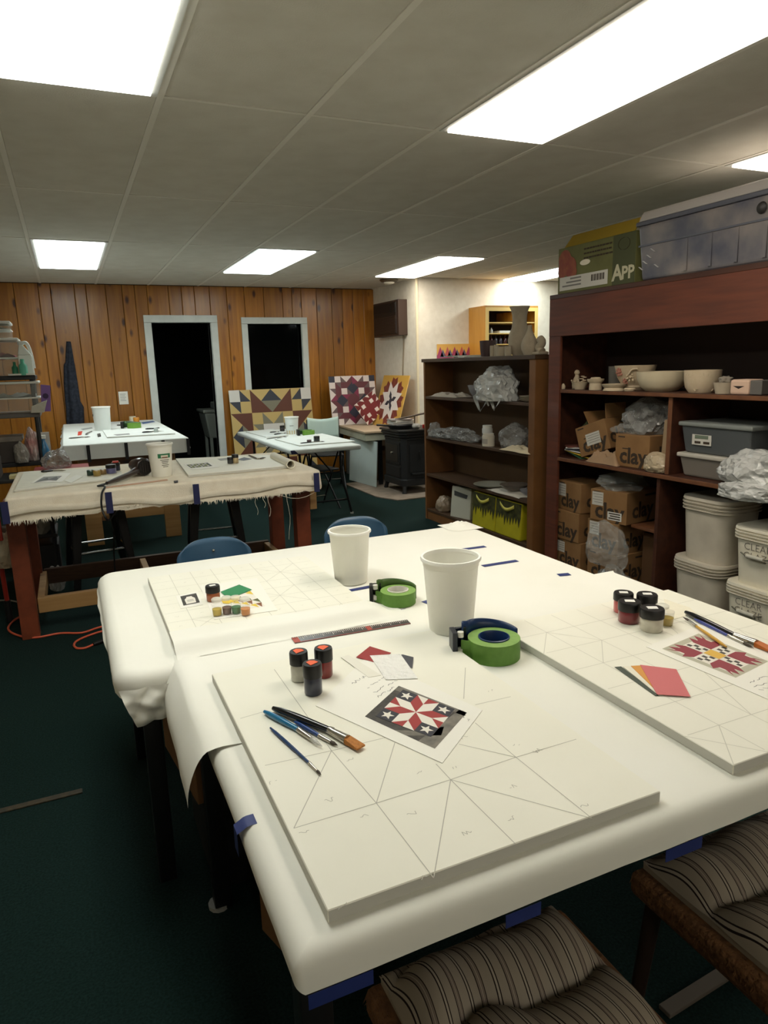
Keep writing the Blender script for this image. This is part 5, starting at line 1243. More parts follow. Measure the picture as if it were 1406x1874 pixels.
pot_l('glass_dish', 'dark green glass dish standing behind the plates on the top shelf', (3.36, 4.50, ztop + .05), [(0, 0), (.05, 0), (.085, .05), (.09, .08)], mat('dark green glass', (50, 62, 54), .15, alpha=.8), cat='dish', group=None)
z2_ = SH[1] + .0005
bag('plastic_wrap', 'crumpled clear plastic wrap at the left of the middle bookcase shelf', (3.24, 5.62, z2_), .1, .42, .10, bag_s, 8, .45, cat='plastic wrap')
bag('plastic_wrap', 'ball of pale plastic film hanging at the far left of the middle shelf', (3.19, 5.93, z2_), .06, .07, .13, bag_c, 12, .4, cat='plastic wrap')
def jarw(label, pos, r, h, m_, lidm, lab=None):
    t = thing('storage_jar', label, 'jar', pos, group='jars on the middle bookcase shelf')
    m = MB(); m.lathe([(0, 0), (r, 0), (r, h * .82), (r * .85, h * .88), (0, h * .88)], 22, close=False); m.build('body', m_, t, smooth=45)
    m = MB(); m.lathe([(0, h * .87), (r * .9, h * .87), (r * .9, h), (0, h)], 22, close=False); m.build('lid', lidm, t, smooth=45)
    curved_print('label_band', t, r * 1.01, 2.2, 4.0, h * .2, h * .6, lab or mat('jar label', (110, 112, 118), .5), 0)
    return t
jarw('tall grey white plastic jar on the middle bookcase shelf', (3.25, 5.08, z2_), .045, .165, mat('grey white jar', (196, 196, 190), .4), mat('white lid', (224, 222, 212), .4))
jarw('short cream plastic jar in front of the tall jar', (3.20, 4.985, z2_), .052, .105, mat('cream jar', (214, 206, 188), .45), mat('cream lid', (220, 212, 194), .4), mat('faded label', (176, 168, 156), .5))
bag('plastic_bag', 'grey translucent bag at the right of the middle bookcase shelf', (3.32, 4.76, z2_), .12, .17, .19, bag_s, 21, .3)
sheetlump('cream_cloth', 'cream cloth spread at the right end of the middle bookcase shelf', (3.22, 4.52, z2_), .18, .40, .05, mat('cream linen', (214, 198, 166), .9), 6)
z3_ = SH[2] + .0005
pot_l('clay_plate', 'grey rimmed plate on the lowest shelf of the bookcase', (3.27, 5.05, z3_), [(0, 0), (.09, 0), (.15, .02), (.155, .026)], mat('grey glaze', (150, 148, 134), .4), cat='plate', group=None)
sheetlump('white_papers', 'loose white papers on the lowest bookcase shelf', (3.24, 4.72, z3_), .18, .5, .02, mat('loose paper', (214, 206, 192), .8), 9, cat='papers')
pot_l('glass_dish', 'smoky glass dish lying on the loose papers', (3.27, 4.70, z3_ + .022), [(0, 0), (.06, 0), (.11, .035), (.12, .05)], mat('smoky glass', (120, 108, 98), .1, alpha=.7), cat='dish', group=None)
pot_l('glass_dish', 'small clear dish at the right of the lowest bookcase shelf', (3.25, 4.47, z3_ + .02), [(0, 0), (.04, 0), (.07, .03), (.075, .045)], mat('clear glass', (190, 190, 195), .05, alpha=.35), cat='dish', group=None)
zb_ = .1105
bag('plastic_bag', 'round knotted bag of clay at the bottom left of the bookcase', (3.24, 5.83, zb_), .085, .085, .15, mat('brownish film', (158, 138, 116), .3, bump=.8, bscale=25), 31, .15)
t = thing('paper_bag', 'white paper sack with a dark printed band at the bottom of the bookcase', 'paper bag', (3.26, 5.47, zb_), .25)
m = MB(); m.hexa([(-.07, -.13, 0), (.07, -.13, 0), (.07, .13, 0), (-.07, .13, 0)], [(-.045, -.125, .29), (.065, -.125, .285), (.065, .125, .285), (-.045, .125, .29)]); m.build('sack', mat('white sack', (190, 188, 172), .8, bump=.5, bscale=14), t, bevel=.006)
m = MB(); m.hexa([(-.0575, -.075, .19), (-.0565, -.075, .19), (-.0565, .085, .205), (-.0575, .085, .205)], [(-.0525, -.085, .225), (-.0515, -.085, .225), (-.0515, .09, .25), (-.0525, .09, .25)]); m.build('printed_band', mat('dark print', (60, 60, 58), .6), t)
yel = mat('yellow tote fabric', (190, 178, 22), .6, rgb2=(176, 166, 20), scale=9); olv = mat('black olive leaves', (44, 44, 18), .6, rgb2=(80, 80, 26), scale=26)
for k, (y0, y1) in enumerate(((4.84, 5.20), (4.47, 4.83))):
    t = thing('tote_bag', ['left yellow tote bag with a dark leafy print at the bottom of the bookcase', 'right yellow tote bag with a dark leafy print, next to the tall shelf'][k], 'tote bag', (3.165, (y0 + y1) / 2, zb_), group='yellow tote bags'); w = (y1 - y0) / 2
    m = MB(); m.hexa([(0, -w, 0), (.24, -w, 0), (.24, w, 0), (0, w, 0)], [(.02, -w * .98, .30), (.22, -w * .98, .30), (.22, w * .98, .30), (.02, w * .98, .30)]); m.build('body', yel, t, bevel=.012)
    rr = random.Random(k + 40); pl = [([(-.98, .62), (.98, .62), (.98, .99), (-.98, .99)], 0)]
    for i in range(9):
        x = -.9 + .22 * i; d_ = rr.uniform(.12, .34); pl.append(([(x - .12, .63), (x - .05, .62 - d_ * .6), (x, .62 - d_), (x + .06, .62 - d_ * .5), (x + .13, .63)], 0))
    mb = MB()
    for p, mi in pl: mb.add([(-.001 + .02 * v - .0015, -u * w, v * .30) for u, v in p], [tuple(range(len(p)))])
    me = bpy.data.meshes.new('leaf_print'); me.from_pydata(mb.v, [], mb.f); me.materials.append(olv); link('leaf_print', me, t)
    m = MB(); m.grid(lambda u, v: (-.002 - .012 * math.sin(math.pi * u), w * .55 - w * 1.1 * u, .255 - .035 * math.sin(math.pi * u) + .028 * v), 14, 1); o = m.build('handle', mat('pale yellow webbing', (214, 204, 92), .6), t, smooth=50); o.modifiers.new('t', 'SOLIDIFY').thickness = .003

# ================================================================== TALL STORAGE SHELF
mah = mat('dark red brown shelf wood', (76, 42, 27), .5, rgb2=(60, 32, 21), scale=5, stretch=(4, .5, 4)); mah_f = mat('fascia red brown', (104, 52, 32), .6, rgb2=(84, 42, 27), scale=5, stretch=(6, .5, 6), coat=.15)
mah_d = mat('shelf back board', (44, 27, 19), .8); mah_e = mat('worn shelf edge', (116, 72, 42), .6, rgb2=(98, 58, 34), scale=12)
SX0, SX1, SY0, SY1, SZ = 3.15, 3.66, 1.70, 4.125, 1.966
shf = thing('storage_shelf', 'tall dark red brown storage shelf with a deep fascia holding pottery and clay', 'storage shelf', (SX0, 3.0, 0))
def sp_(nm, x0, x1, y0, y1, z0, z1, m_=mah, bev=.003):
    m = MB(); m.box(x0 - SX0, x1 - SX0, y0 - 3.0, y1 - 3.0, z0, z1); return m.build(nm, m_, shf, bevel=bev)
sp_('side', SX0 + .02, SX1, SY1 - .03, SY1, 0, SZ - .03); sp_('side', SX0 + .02, SX1, SY0, SY0 + .03, 0, SZ - .03)
sp_('back', SX1 - .012, SX1, SY0 + .03, SY1 - .03, 0, SZ - .03, mah_d); sp_('top', SX0, SX1, SY0, SY1 + .004, SZ - .03, SZ)
sp_('fascia', SX0 - .002, SX0 + .02, SY0, SY1, 1.684, SZ - .03, mah_f); sp_('stile', SX0 - .001, SX0 + .02, SY1 - .125, SY1, 0, 1.684, mah_f)
Z_A, Z_B = 1.322, .846
sp_('shelf', SX0 + .01, SX1 - .012, SY0 + .03, SY1 - .03, Z_A - .024, Z_A); sp_('shelf', SX0 + .002, SX1 - .012, SY0 + .03, SY1 - .03, Z_B - .026, Z_B)
sp_('shelf_edge', SX0 + .006, SX0 + .010, SY0 + .03, SY1 - .125, Z_A - .024, Z_A - .001, mah_e); sp_('shelf_edge', SX0 - .003, SX0 + .002, SY0 + .03, SY1 - .125, Z_B - .026, Z_B - .001, mah_e)
sp_('divider', SX0 + .03, SX1 - .012, 3.005, 3.03, Z_B, Z_A - .024); sp_('divider_edge', SX0 + .022, SX0 + .03, 3.003, 3.032, Z_B, Z_A - .024, mah_e)
sp_('divider', SX0 + .02, SX1 - .012, 3.06, 3.085, .0, Z_B - .026); sp_('bottom', SX0 + .02, SX1 - .012, SY0 + .03, SY1 - .03, 0.0, .03)
sp_('inner_ledge', SX0 + .12, SX1 - .012, 3.085, 3.38, .44, .46, mah_e)

# pottery on the upper shelf
za = Z_A + .0005
def fig(label, y, x=3.27):
    t = thing('clay_figurine', label, 'figurine', (x, y, za))
    m = MB(); m.tube(smooth_pts([Vector((0, 0, 0)), Vector((0, .01, .04)), Vector((0, -.005, .08)), Vector((0, .0, .10))], 3), [.028, .027, .025, .023, .02, .02, .017, .015, .012, .01], 12); m.build('body', bisque, t, smooth=60)
    m = MB(); m.lathe([(0, -.02), (.016, -.012), (.02, 0), (.014, .014), (0, .02)], 14, (0, -.004, .112)); m.build('head', bisque, t, smooth=60)
    for s_ in (-1, 1):
        m = MB(); m.tube([(0, s_ * .018, .06), (-.01, s_ * .035, .045), (-.02, s_ * .028, .06)], [.009, .008, .006], 8); m.build('arm', bisque, t, smooth=60)
    return t
fig('small pale clay figurine at the left end of the pottery shelf', 3.965)
for k, (y, h) in enumerate(((4.06, .03), (4.02, .038))):
    m = MB(); m.lathe([(0, 0), (.014, 0), (.016, h * .5), (.006, h), (0, h)], 12); tag(m.build('clay_chess_piece', bisque, smooth=50, loc=(3.2, y, za)), ['tiny', 'slightly taller'][k] + ' pale clay chess piece beside the figurine', 'clay piece')
fl_ = thing('clay_flower', 'little pale clay flower lying beside the figurine', 'clay flower', (3.25, 3.87, za + .05))
for k in range(5):
    a = k * 1.256; m = MB(); m.lathe([(0, -.004), (.014, -.002), (.014, .003), (0, .005)], 10, (.0, .018 * math.cos(a), .018 * math.sin(a) + .02)); m.build('petal', bisque, fl_, smooth=60)
m = MB(); m.tube([(0, 0, -.05), (0, 0, .02)], .006, 6); m.build('stem', bisque, fl_)
pot_l('clay_bowl', 'small shallow pale clay bowl beside the figurine', (3.22, 3.865, za), [(0, 0), (.035, 0), (.052, .04), (.058, .05)], bisque)
t = thing('clay_pot', 'small lidded pale clay pot with a wide rim', 'pottery', (3.22, 3.71, za), group='clay pottery')
m = MB(); m.lathe([(0, 0), (.042, 0), (.04, .045), (.054, .06), (.056, .072), (.0, .072)], 24, close=False); m.build('body', bisque, t, smooth=45)
m = MB(); m.lathe([(0, .072), (.036, .073), (.03, .082), (0, .084)], 20); m.build('lid', bisque, t, smooth=45)
bp_ = thing('clay_planter', 'large pale clay planter decorated with clay roses', 'pottery', (3.36, 3.50, za), group='clay pottery')
m = MB(); m.lathe([(0, 0), (.07, 0), (.085, .02), (.08, .03), (.11, .08), (.13, .155), (.124, .155), (.10, .08), (.06, .03), (0, .03)], 32, close=False); m.build('body', bisque, bp_, smooth=45)
pinkc = mat('pink clay slip', (178, 122, 104), .85)
def rose(par, a, z, rad, s_, m_):
    base_ = Vector((rad * math.cos(a), rad * math.sin(a), z)); out = Vector((math.cos(a), math.sin(a), 0)); tx = Vector((-math.sin(a), math.cos(a), 0))
    m = MB()
    for k in range(7):
        b = k * .9; p = base_ + (tx * math.cos(b) + Vector((0, 0, 1)) * math.sin(b)) * s_ * (.35 + .09 * k); m.tube([p, p + out * s_ * .5 + (tx * math.cos(b) + Vector((0, 0, 1)) * math.sin(b)) * s_ * .3], [s_ * .34, s_ * .22], 7)
    m.tube([base_ - out * .01, base_ + out * s_ * .6], [s_ * .7, s_ * .3], 8)
    return m.build('clay_rose', m_, par, smooth=60)
rose(bp_, 3.05, .12, .118, .026, pinkc); rose(bp_, 3.7, .085, .108, .026, bisque); rose(bp_, 3.35, .06, .10, .018, pinkc)
m = MB(); m.tube(smooth_pts([Vector((-.112, -.06, .10)), Vector((-.11, -.085, .13)), Vector((-.085, -.105, .135))], 4), .006, 6); m.build('clay_stem', bisque, bp_, smooth=60)
pot_l('clay_saucer', 'pale clay saucer stacked on its foot in front of the rose planter', (3.215, 3.53, za), [(0, 0), (.07, 0), (.06, .018), (.078, .034), (.08, .042)], bisque, wall=False)
pot_l('clay_bowl', 'wide smooth pale clay bowl in the middle of the pottery shelf', (3.31, 3.225, za), [(0, 0), (.09, 0), (.125, .03), (.145, .075), (.15, .118)], mat('smooth cream clay', (214, 200, 170), .8, rgb2=(206, 190, 158), scale=7), 36)
pc_ = thing('clay_pot', 'round pale clay pot carved with swirling leaves', 'pottery', (3.30, 2.915, za), group='clay pottery')
m = MB(); m.lathe([(0, 0), (.07, 0), (.09, .03), (.098, .07), (.1, .125), (.093, .125), (.09, .07), (.06, .012), (0, .01)], 36, close=False); m.build('body', bisque, pc_, smooth=45)
rr = random.Random(8)
for k in range(26):
    a = rr.uniform(2.2, 4.6); z = rr.uniform(.02, .10); r_ = .083 + .17 * min(z, .09); pts = []
    for i in range(7):
        aa = a + .05 * i * rr.choice((1, 1, .6)); zz_ = min(.118, max(.012, z + .014 * math.sin(i * .9 + k))); rr_ = .080 + .17 * min(zz_, .105); pts.append(Vector((rr_ * math.cos(aa), rr_ * math.sin(aa), zz_)))
    m = MB(); m.tube(pts, .0035, 5); m.build('carved_ridge', bisque, pc_, smooth=60)
pot_l('clay_bowl', 'small rough grey clay bowl at the right of the carved pot', (3.25, 2.72, za), [(0, 0), (.045, 0), (.055, .045), (.058, .06)], raw)
lump('frayed scrap of netting in the small rough grey bowl', Vector((3.25, 2.72, za + .052)), 0, .035, .035, .02, mat('grey netting', (140, 130, 116), .9), 'netting', 'netting', 6, .5)
t = thing('clay_box', 'pinkish block box with a cut mouth at the right of the pottery shelf', 'clay box', (3.24, 2.555, za))
m = MB(); m.box(-.05, .07, -.03, .085, 0, .078); m.build('block', mat('pinkish clay', (210, 178, 156), .85), t, bevel=.012)
m = MB(); m.add([(-.0508, -.005, .045), (-.0508, .065, .045), (-.0508, .03, .030)], [(0, 1, 2)]); m.build('cut_mouth', mat('dark gap', (44, 32, 26), .9), t)
m = MB(); m.box(-.045, .07, -.10, -.032, .002, .074); m.build('dark_half', mat('grey tile', (96, 92, 88), .7), t, bevel=.004)
pot_l('clay_saucer', 'little flat clay disc between the planter and the wide bowl', (3.21, 3.385, za), [(0, 0), (.03, 0), (.036, .012), (.03, .02)], bisque, 18, wall=False)
pot_l('clay_mug', 'grey clay mug behind the rose planter', (3.40, 3.72, za), [(0, 0), (.045, 0), (.048, .1), (.05, .15)], mat('grey slate clay', (104, 100, 92), .85), 22)

# clay cartons ----------------------------------------------------------------
kraft = mat('clay carton kraft', (146, 108, 66), .8, rgb2=(134, 98, 58), scale=8); ink_b = mat('carton black ink', (58, 44, 30), .7); lab_w = mat('shipping label', (206, 202, 192), .6); tape_c = mat('carton tape', (166, 128, 82), .35)
def clay_box(label, c, sx, sy, sz, rz=0.0, tilt=0.0, sticker=None, text_y=.33, side_text=True, note=False):
    """c = centre of the base; the -X face carries the lettering"""
    t = thing('clay_carton', label, 'carton', c, rz, 'cartons of clay'); t.rotation_euler = (tilt, 0, rz)
    m = MB(); m.box(-sx / 2, sx / 2, -sy / 2, sy / 2, 0, sz); m.build('body', kraft, t, bevel=.004)
    letter('lettering', 'clay', sy * .52, ink_b, t, (-sx / 2, -.01, sz * text_y), (0, -1, 0), (0, 0, 1))
    m = MB(); m.box(-sx / 2 - .0008, -sx / 2, .02, .075, sz * .62 - sz * (.5 - text_y) * .4, sz * .62 - sz * (.5 - text_y) * .4 + .006); m.build('accent_bar', ink_b, t)
    m = MB(); m.box(-sx / 2 - .0008, -sx / 2, sy * .22, sy * .42, sz * .90, sz * .94); m.build('edge_mark', ink_b, t)
    if side_text:
        letter('lettering', 'clay', sy * .5, ink_b, t, (.0, -sy / 2, sz * .4), (1, 0, 0), (0, 0, 1))
        m = MB(); m.box(.02, sx * .4, -sy / 2 - .0008, -sy / 2, sz * .82, sz * .88); m.build('edge_mark', ink_b, t)
    if sticker:
        y0, y1, z0, z1 = sticker
        m = MB(); m.box(-sx / 2 - .0018, -sx / 2 - .0008, y0, y1, z0, z1); s = m.build('shipping_label', lab_w, t)
        for k in range(4):
            m = MB(); zz_ = z1 - (z1 - z0) * (.16 + .2 * k); m.box(-sx / 2 - .0024, -sx / 2 - .0018, y0 + .006, y1 - .006 - .012 * (k % 2), zz_ - .003, zz_); m.build('print_line', mat('label print', (120, 116, 110), .6), s)
    if note:
        m = MB(); m.box(-sx / 2 - .0028, -sx / 2 - .0018, -.11, .0, .02, .075); s = m.build('note_label', mat('white note', (226, 224, 218), .6), t)
        for k in range(3):
            m = MB(); m.box(-sx / 2 - .0034, -sx / 2 - .0028, -.10, -.01 - .01 * (k % 2), .028 + .016 * k, .036 + .016 * k); m.build('note_line', ink_b, s)
    return t
clay_box('tilted clay carton with an open top on the middle shelf', (3.34, 3.70, Z_B + .055), .24, .27, .205, .12, -.33, (-.07, .055, .06, .14))
clay_box('upright clay carton in the middle of the middle shelf', (3.33, 3.345, Z_B + .001), .26, .265, .205, .10, 0)
x0 = SX0 + .19
clay_box('top clay carton of the left stack on the lower shelf', (x0 + .02, 3.925, .456), .30, .262, .212, -.05, 0, (.04, .125, .10, .19), side_text=True)
clay_box('middle clay carton of the left stack on the lower shelf', (x0, 3.945, .242), .30, .27, .213, .04)
clay_box('bottom clay carton of the left stack on the lower shelf', (x0 + .01, 3.915, .0305), .30, .265, .210, 0, 0, (.04, .12, .11, .19))
clay_box('top clay carton of the right stack, bearing a handwritten note', (x0 + .02, 3.545, .456), .34, .29, .212, .18, 0, (.04, .13, .105, .195), note=True)
clay_box('middle clay carton of the right stack under the noted carton', (x0, 3.57, .242), .30, .27, .213, .1, 0, (.03, .115, .11, .20))
clay_box('bottom clay carton of the right stack behind the clear bag', (x0, 3.56, .0305), .30, .27, .210, .06)
carton('plain_carton', 'plain dark carton standing under the inner ledge', 3.36, 3.62, 3.10, 3.36, .031, .40, m_=mat('dark kraft', (96, 68, 42), .8))
# open flaps of the tilted carton
o = [x for x in bpy.data.objects if x.get('label') == 'tilted clay carton with an open top on the middle shelf'][0]
for s_, (y0, y1) in ((-1, (-.135, -.02)), (1, (.02, .135))):
    m = MB(); m.hexa([(-.10, y0, .206), (.10, y0, .206), (.10, y0 + .004, .206), (-.10, y0 + .004, .206)], [(-.10, y0 + s_ * .02, .30), (.10, y0 + s_ * .02, .30), (.10, y0 + s_ * .02 + .004, .30), (-.10, y0 + s_ * .02 + .004, .30)]); m.build('flap', kraft, o)
zb2_ = Z_B + .0005
bag('plastic_bag', 'crumpled smoky bag lying on top of the upright clay carton', (3.36, 3.36, Z_B + .2065), .13, .19, .22, bag_s, 41, .35)
bag('plastic_bag', 'small shiny bag at the left on the upright clay carton', (3.27, 3.43, Z_B + .2065), .08, .12, .07, bag_c, 45, .4)
t = thing('paper_sack', 'tall plain kraft sack leaning by the shelf divider', 'paper sack', (3.33, 3.10, zb2_), .06)
m = MB(); m.hexa([(-.07, -.06, 0), (.09, -.06, 0), (.09, .06, 0), (-.07, .06, 0)], [(-.055, -.058, .31), (.08, -.058, .31), (.08, .055, .31), (-.055, .055, .31)]); m.build('sack', mat('kraft sack', (156, 132, 102), .85, bump=.3, bscale=16), t, bevel=.008)
bag('plastic_bag', 'round glossy bag of clay at the foot of the kraft sack', (3.215, 3.12, zb2_), .07, .10, .115, mat('milky clay bag', (188, 170, 142), .22, bump=.8, bscale=24), 52, .2)
sheetlump('crumpled_paper', 'crumpled brown paper between the two cartons on the middle shelf', (3.22, 3.56, zb2_), .14, .30, .11, mat('crumpled kraft', (160, 130, 100), .85), 14, cat='paper')
for k in range(6):
    m = MB(); c6 = [(46, 92, 60), (190, 160, 50), (206, 206, 200), (40, 44, 60), (210, 212, 206), (110, 60, 50)][k]
    m.box(-.09, .09, -.11, .11, 0, .008); o = m.build('folded_leaflet', mat('leaflet %d' % k, c6, .6), loc=(3.30, 3.87 + .010 * k, zb2_ + .005 + .014 * k)); o.rotation_euler = (.25 - .06 * k, .05, .2 * k); tag(o, ['dark green', 'mustard', 'off white', 'navy', 'pale grey', 'brick red'][k] + ' leaflet in the messy pile at the left of the middle shelf', 'leaflet', 'leaflets on the middle shelf')
bag('paper_bundle', 'green and tan bundle at the back left of the middle shelf', (3.42, 3.95, zb2_), .10, .09, .26, mat('green tan wrap', (96, 88, 50), .8, rgb2=(52, 82, 58), scale=14), 61, .25, cat='bundle', group=None)
# clear bags hanging in the lower bay
bag('plastic_bag', 'shiny clear bag lying on top of the noted clay carton', (3.33, 3.55, .669), .15, .15, .10, bag_c, 71, .4)
bag('plastic_bag', 'large clear bag bulging in front of the right carton stack', (3.06, 3.36, .22), .09, .17, .27, bag_c, 77, .25)
bag('plastic_bag', 'trailing clear bag on the floor below the bulging bag', (3.04, 3.28, 0.0), .09, .13, .24, bag_c, 79, .3)

# lidded bins on the middle shelf right
def bin_(name, label, c, sx, sy, sz, m_, lidm, taper=.02, group='clear storage bins', lab=False):
    t = thing(name, label, 'storage bin', c, group=group)
    m = MB(); m.hexa([(-sx / 2 + taper, -sy / 2 + taper, 0), (sx / 2 - taper, -sy / 2 + taper, 0), (sx / 2 - taper, sy / 2 - taper, 0), (-sx / 2 + taper, sy / 2 - taper, 0)], [(-sx / 2, -sy / 2, sz), (sx / 2, -sy / 2, sz), (sx / 2, sy / 2, sz), (-sx / 2, sy / 2, sz)]); m.build('tub', m_, t, bevel=.014, seg=3)
    m = MB(); m.box(-sx / 2 - .012, sx / 2 + .012, -sy / 2 - .012, sy / 2 + .012, sz - .004, sz + .022); m.build('lid', lidm, t, bevel=.009, seg=3)
    if lab:
        m = MB(); m.box(-sx / 2 + .006, -sx / 2 + .010, .02, .15, sz * .32, sz * .72); s = m.build('label_card', lab_w, t)
        m = MB(); m.box(-sx / 2 + .004, -sx / 2 + .006, .04, .13, sz * .56, sz * .68); m.build('label_print', mat('green grey print', (110, 122, 104), .6), s)
        for k in range(2):
            m = MB(); m.box(-sx / 2 + .004, -sx / 2 + .006, .03 + .06 * k, .07 + .06 * k, sz * .38, sz * .46); m.build('label_print', ink_b, s)
    return t
grey_tub = mat('smoky tub', (92, 96, 98), .2, alpha=.9); clear_tub = mat('cloudy clear tub', (150, 142, 132), .15, alpha=.7)
bin_('storage_bin', 'lower clear storage bin with white lid on the middle shelf', (3.40, 2.745, zb2_), .38, .44, .115, clear_tub, mat('white bin lid', (188, 182, 170), .4))
bin_('storage_bin', 'upper smoky storage bin with grey lid and label on the middle shelf', (3.40, 2.735, zb2_ + .138), .38, .46, .155, grey_tub, mat('grey bin lid', (128, 132, 128), .4), lab=True)
bag('plastic_bag', 'big pale plastic bag drooping over the middle shelf edge at the right', (3.22, 2.40, Z_B + .0005), .12, .26, .20, bag_w, 83, .28)
bag('plastic_bag', 'rolled end of pale plastic hanging below the shelf edge', (3.12, 2.44, Z_B - .05), .05, .17, .10, bag_w, 87, .3)

# big plastic pails
pail_d = mat('dusty grey pail', (204, 195, 178), .6, rgb2=(188, 179, 162), scale=7); pail_l = mat('off white pail', (232, 225, 206), .55, rgb2=(220, 212, 190), scale=8)
def rsq(h, c, n=6):
    out = []
    for cx, cy, a0 in ((h - c, -h + c, -90), (h - c, h - c, 0), (-h + c, h - c, 90), (-h + c, -h + c, 180)):
        for i in range(n + 1): a = math.radians(a0 + 90 * i / n); out.append((cx + c * math.cos(a), cy + c * math.sin(a)))
    return out
def pail(label, c, w, h, m_, square=.35, text=None, rz=0.0, bail=True):
    t = thing('pail', label, 'pail', c, rz, 'large lidded pails'); hw = w / 2
    def ring(z0, z1, s0, s1, nm, mm, bev=0):
        m = MB(); a = rsq(hw * s0, hw * s0 * square * 2 * .5 + .03); b = rsq(hw * s1, hw * s1 * square * 2 * .5 + .03)
        m.hexa([(x, y, z0) for x, y in a], [(x, y, z1) for x, y in b]); return m.build(nm, mm, t, smooth=40)
    ring(0, h * .96, .86, .97, 'body', m_)
    for k in range(3): ring(h * (.80 + .052 * k), h * (.80 + .052 * k) + .006, 1.02 + .004 * k, 1.02 + .004 * k, 'ridge', m_)
    ring(h * .955, h, 1.02, 1.0, 'lid', m_)
    if text:
        for s, dz, dy in text: letter('lettering', s, .055, mat('marker', (120, 114, 104), .7), t, (-hw * (.865 + .105 * dz) - .0015, dy, h * dz), (0, -1, 0), (-.05, 0, 1))
    if bail:
        m = MB(); m.tube([(-hw * .96 - .006, .09, h * .56), (-hw * .96 - .012, .06, h * .53), (-hw * .96 - .012, -.06, h * .53), (-hw * .96 - .006, -.09, h * .56)], .004, 6); b = m.build('bail', silver, t)
        m = MB(); m.tube([(-hw * .96 - .013, .05, h * .53), (-hw * .96 - .013, -.05, h * .53)], .011, 10); m.build('grip', mat('white grip', (200, 196, 182), .5), b, smooth=50)
    return t
pail('lower dusty grey pail beside the shelf divider', (3.36, 2.80, .0305), .35, .335, pail_d, bail=False)
pail('upper dusty grey pail beside the shelf divider', (3.37, 2.78, .3665), .34, .37, pail_d, bail=False)
pail('lower off white pail lettered clear glaze', (3.31, 2.395, .0305), .33, .30, pail_l, .25, [('CLEAR', .68, .0), ('GLAZE', .52, .0)])
pail('upper off white pail lettered clear glaze', (3.32, 2.375, .3315), .33, .31, pail_l, .25, [('CLEAR', .68, .0), ('GLAZE', .52, .0)])

# on top of the shelf ---------------------------------------------------------
grn = mat('olive green carton', (108, 108, 62), .7, rgb2=(98, 98, 54), scale=6); grn_d = mat('dark olive panel', (72, 76, 46), .7); yl = mat('yellow carton flap', (150, 124, 30), .6); redap = mat('apple red print', (134, 58, 42), .6, rgb2=(152, 84, 50), scale=18); 
ap = thing('apple_carton', 'olive green fruit carton printed with apples on top of the tall shelf', 'carton', (3.33, 3.70, SZ + .001))
m = MB(); m.box(-.165, .24, -.362, .362, 0, .295); m.build('body', grn, ap, bevel=.003)
m = MB(); m.hexa([(-.165, -.35, .295), (-.160, -.35, .295), (-.160, .30, .295), (-.165, .30, .295)], [(-.12, -.34, .372), (-.115, -.34, .372), (-.115, .27, .372), (-.12, .27, .372)]); m.build('flap', yl, ap)
FX = -.1658
def fpanel(nm, y0, y1, z0, z1, mm, par=ap, lay=0):
    m = MB(); m.box(FX - .0006 - .0004 * lay, FX, y0, y1, z0, z1); return m.build(nm, mm, par)
fpanel('dark_panel', -.361, -.17, .0, .293, grn_d)
for cy_, cz_, r_ in ((.29, .215, .065), (.235, .165, .065), (.315, .15, .05), (.20, .13, .035)):
    mb = MB(); n = 18; mb.add([(FX - .0012 - .0002 * cz_, max(-.16, min(.36, cy_ + r_ * math.cos(2 * math.pi * i / n))), cz_ + r_ * math.sin(2 * math.pi * i / n)) for i in range(n)], [tuple(range(n))])
    me = bpy.data.meshes.new('apple_print'); me.from_pydata(mb.v, [], mb.f); me.materials.append(redap); link('apple_print', me, ap)
mb = MB(); n = 16; mb.add([(FX - .0018, .085 + .05 * math.cos(2 * math.pi * i / n), .175 + .018 * math.sin(2 * math.pi * i / n)) for i in range(n)], [tuple(range(n))]); me = bpy.data.meshes.new('hand_hole'); me.from_pydata(mb.v, [], mb.f); me.materials.append(mat('pale hole', (236, 226, 206), .6)); link('hand_hole', me, ap)
sl = fpanel('barcode_label', -.13, .34, .018, .105, lab_w, lay=2)
for k in range(14):
    m = MB(); y_ = -.10 + .009 * k; m.box(FX - .0022, FX - .0014, y_, y_ + .004 + .003 * (k % 3 == 0), .05, .09); m.build('bar', ink_b, sl)
for k in range(3):
    m = MB(); m.box(FX - .0022, FX - .0014, .12, .31 - .04 * k, .04 + .022 * k, .05 + .022 * k); m.build('print_line', mat('label print', (120, 116, 110), .6), sl)
rr = random.Random(12)
for k in range(3):
    y_ = .10
    while y_ > -.14:
        w_ = rr.uniform(.012, .03); m = MB(); m.box(FX - .0012, FX - .0002, y_ - w_, y_, .252 - .028 * k, .262 - .028 * k); m.build('small_print', ink_b, ap); y_ -= w_ + .006
cl_ = mat('cream lettering', (196, 190, 160), .6)
letter('lettering', 'A', .13, cl_, ap, (FX - .0010, -.215, .068), (0, -1, 0), (0, 0, 1))
letter('lettering', 'PP', .105, cl_, ap, (FX - .0010, -.305, .0625), (0, -1, 0), (0, 0, 1))
m = MB()
for k in range(12):
    a0, a1 = 2 * math.pi * k / 12, 2 * math.pi * (k + 1) / 12; m.bar((FX - .001, -.265 + .05 * math.cos(a0), .235 + .036 * math.sin(a0)), (FX - .001, -.265 + .05 * math.cos(a1), .235 + .036 * math.sin(a1)), .004, .001)
m.build('basket_print', ink_b, ap)

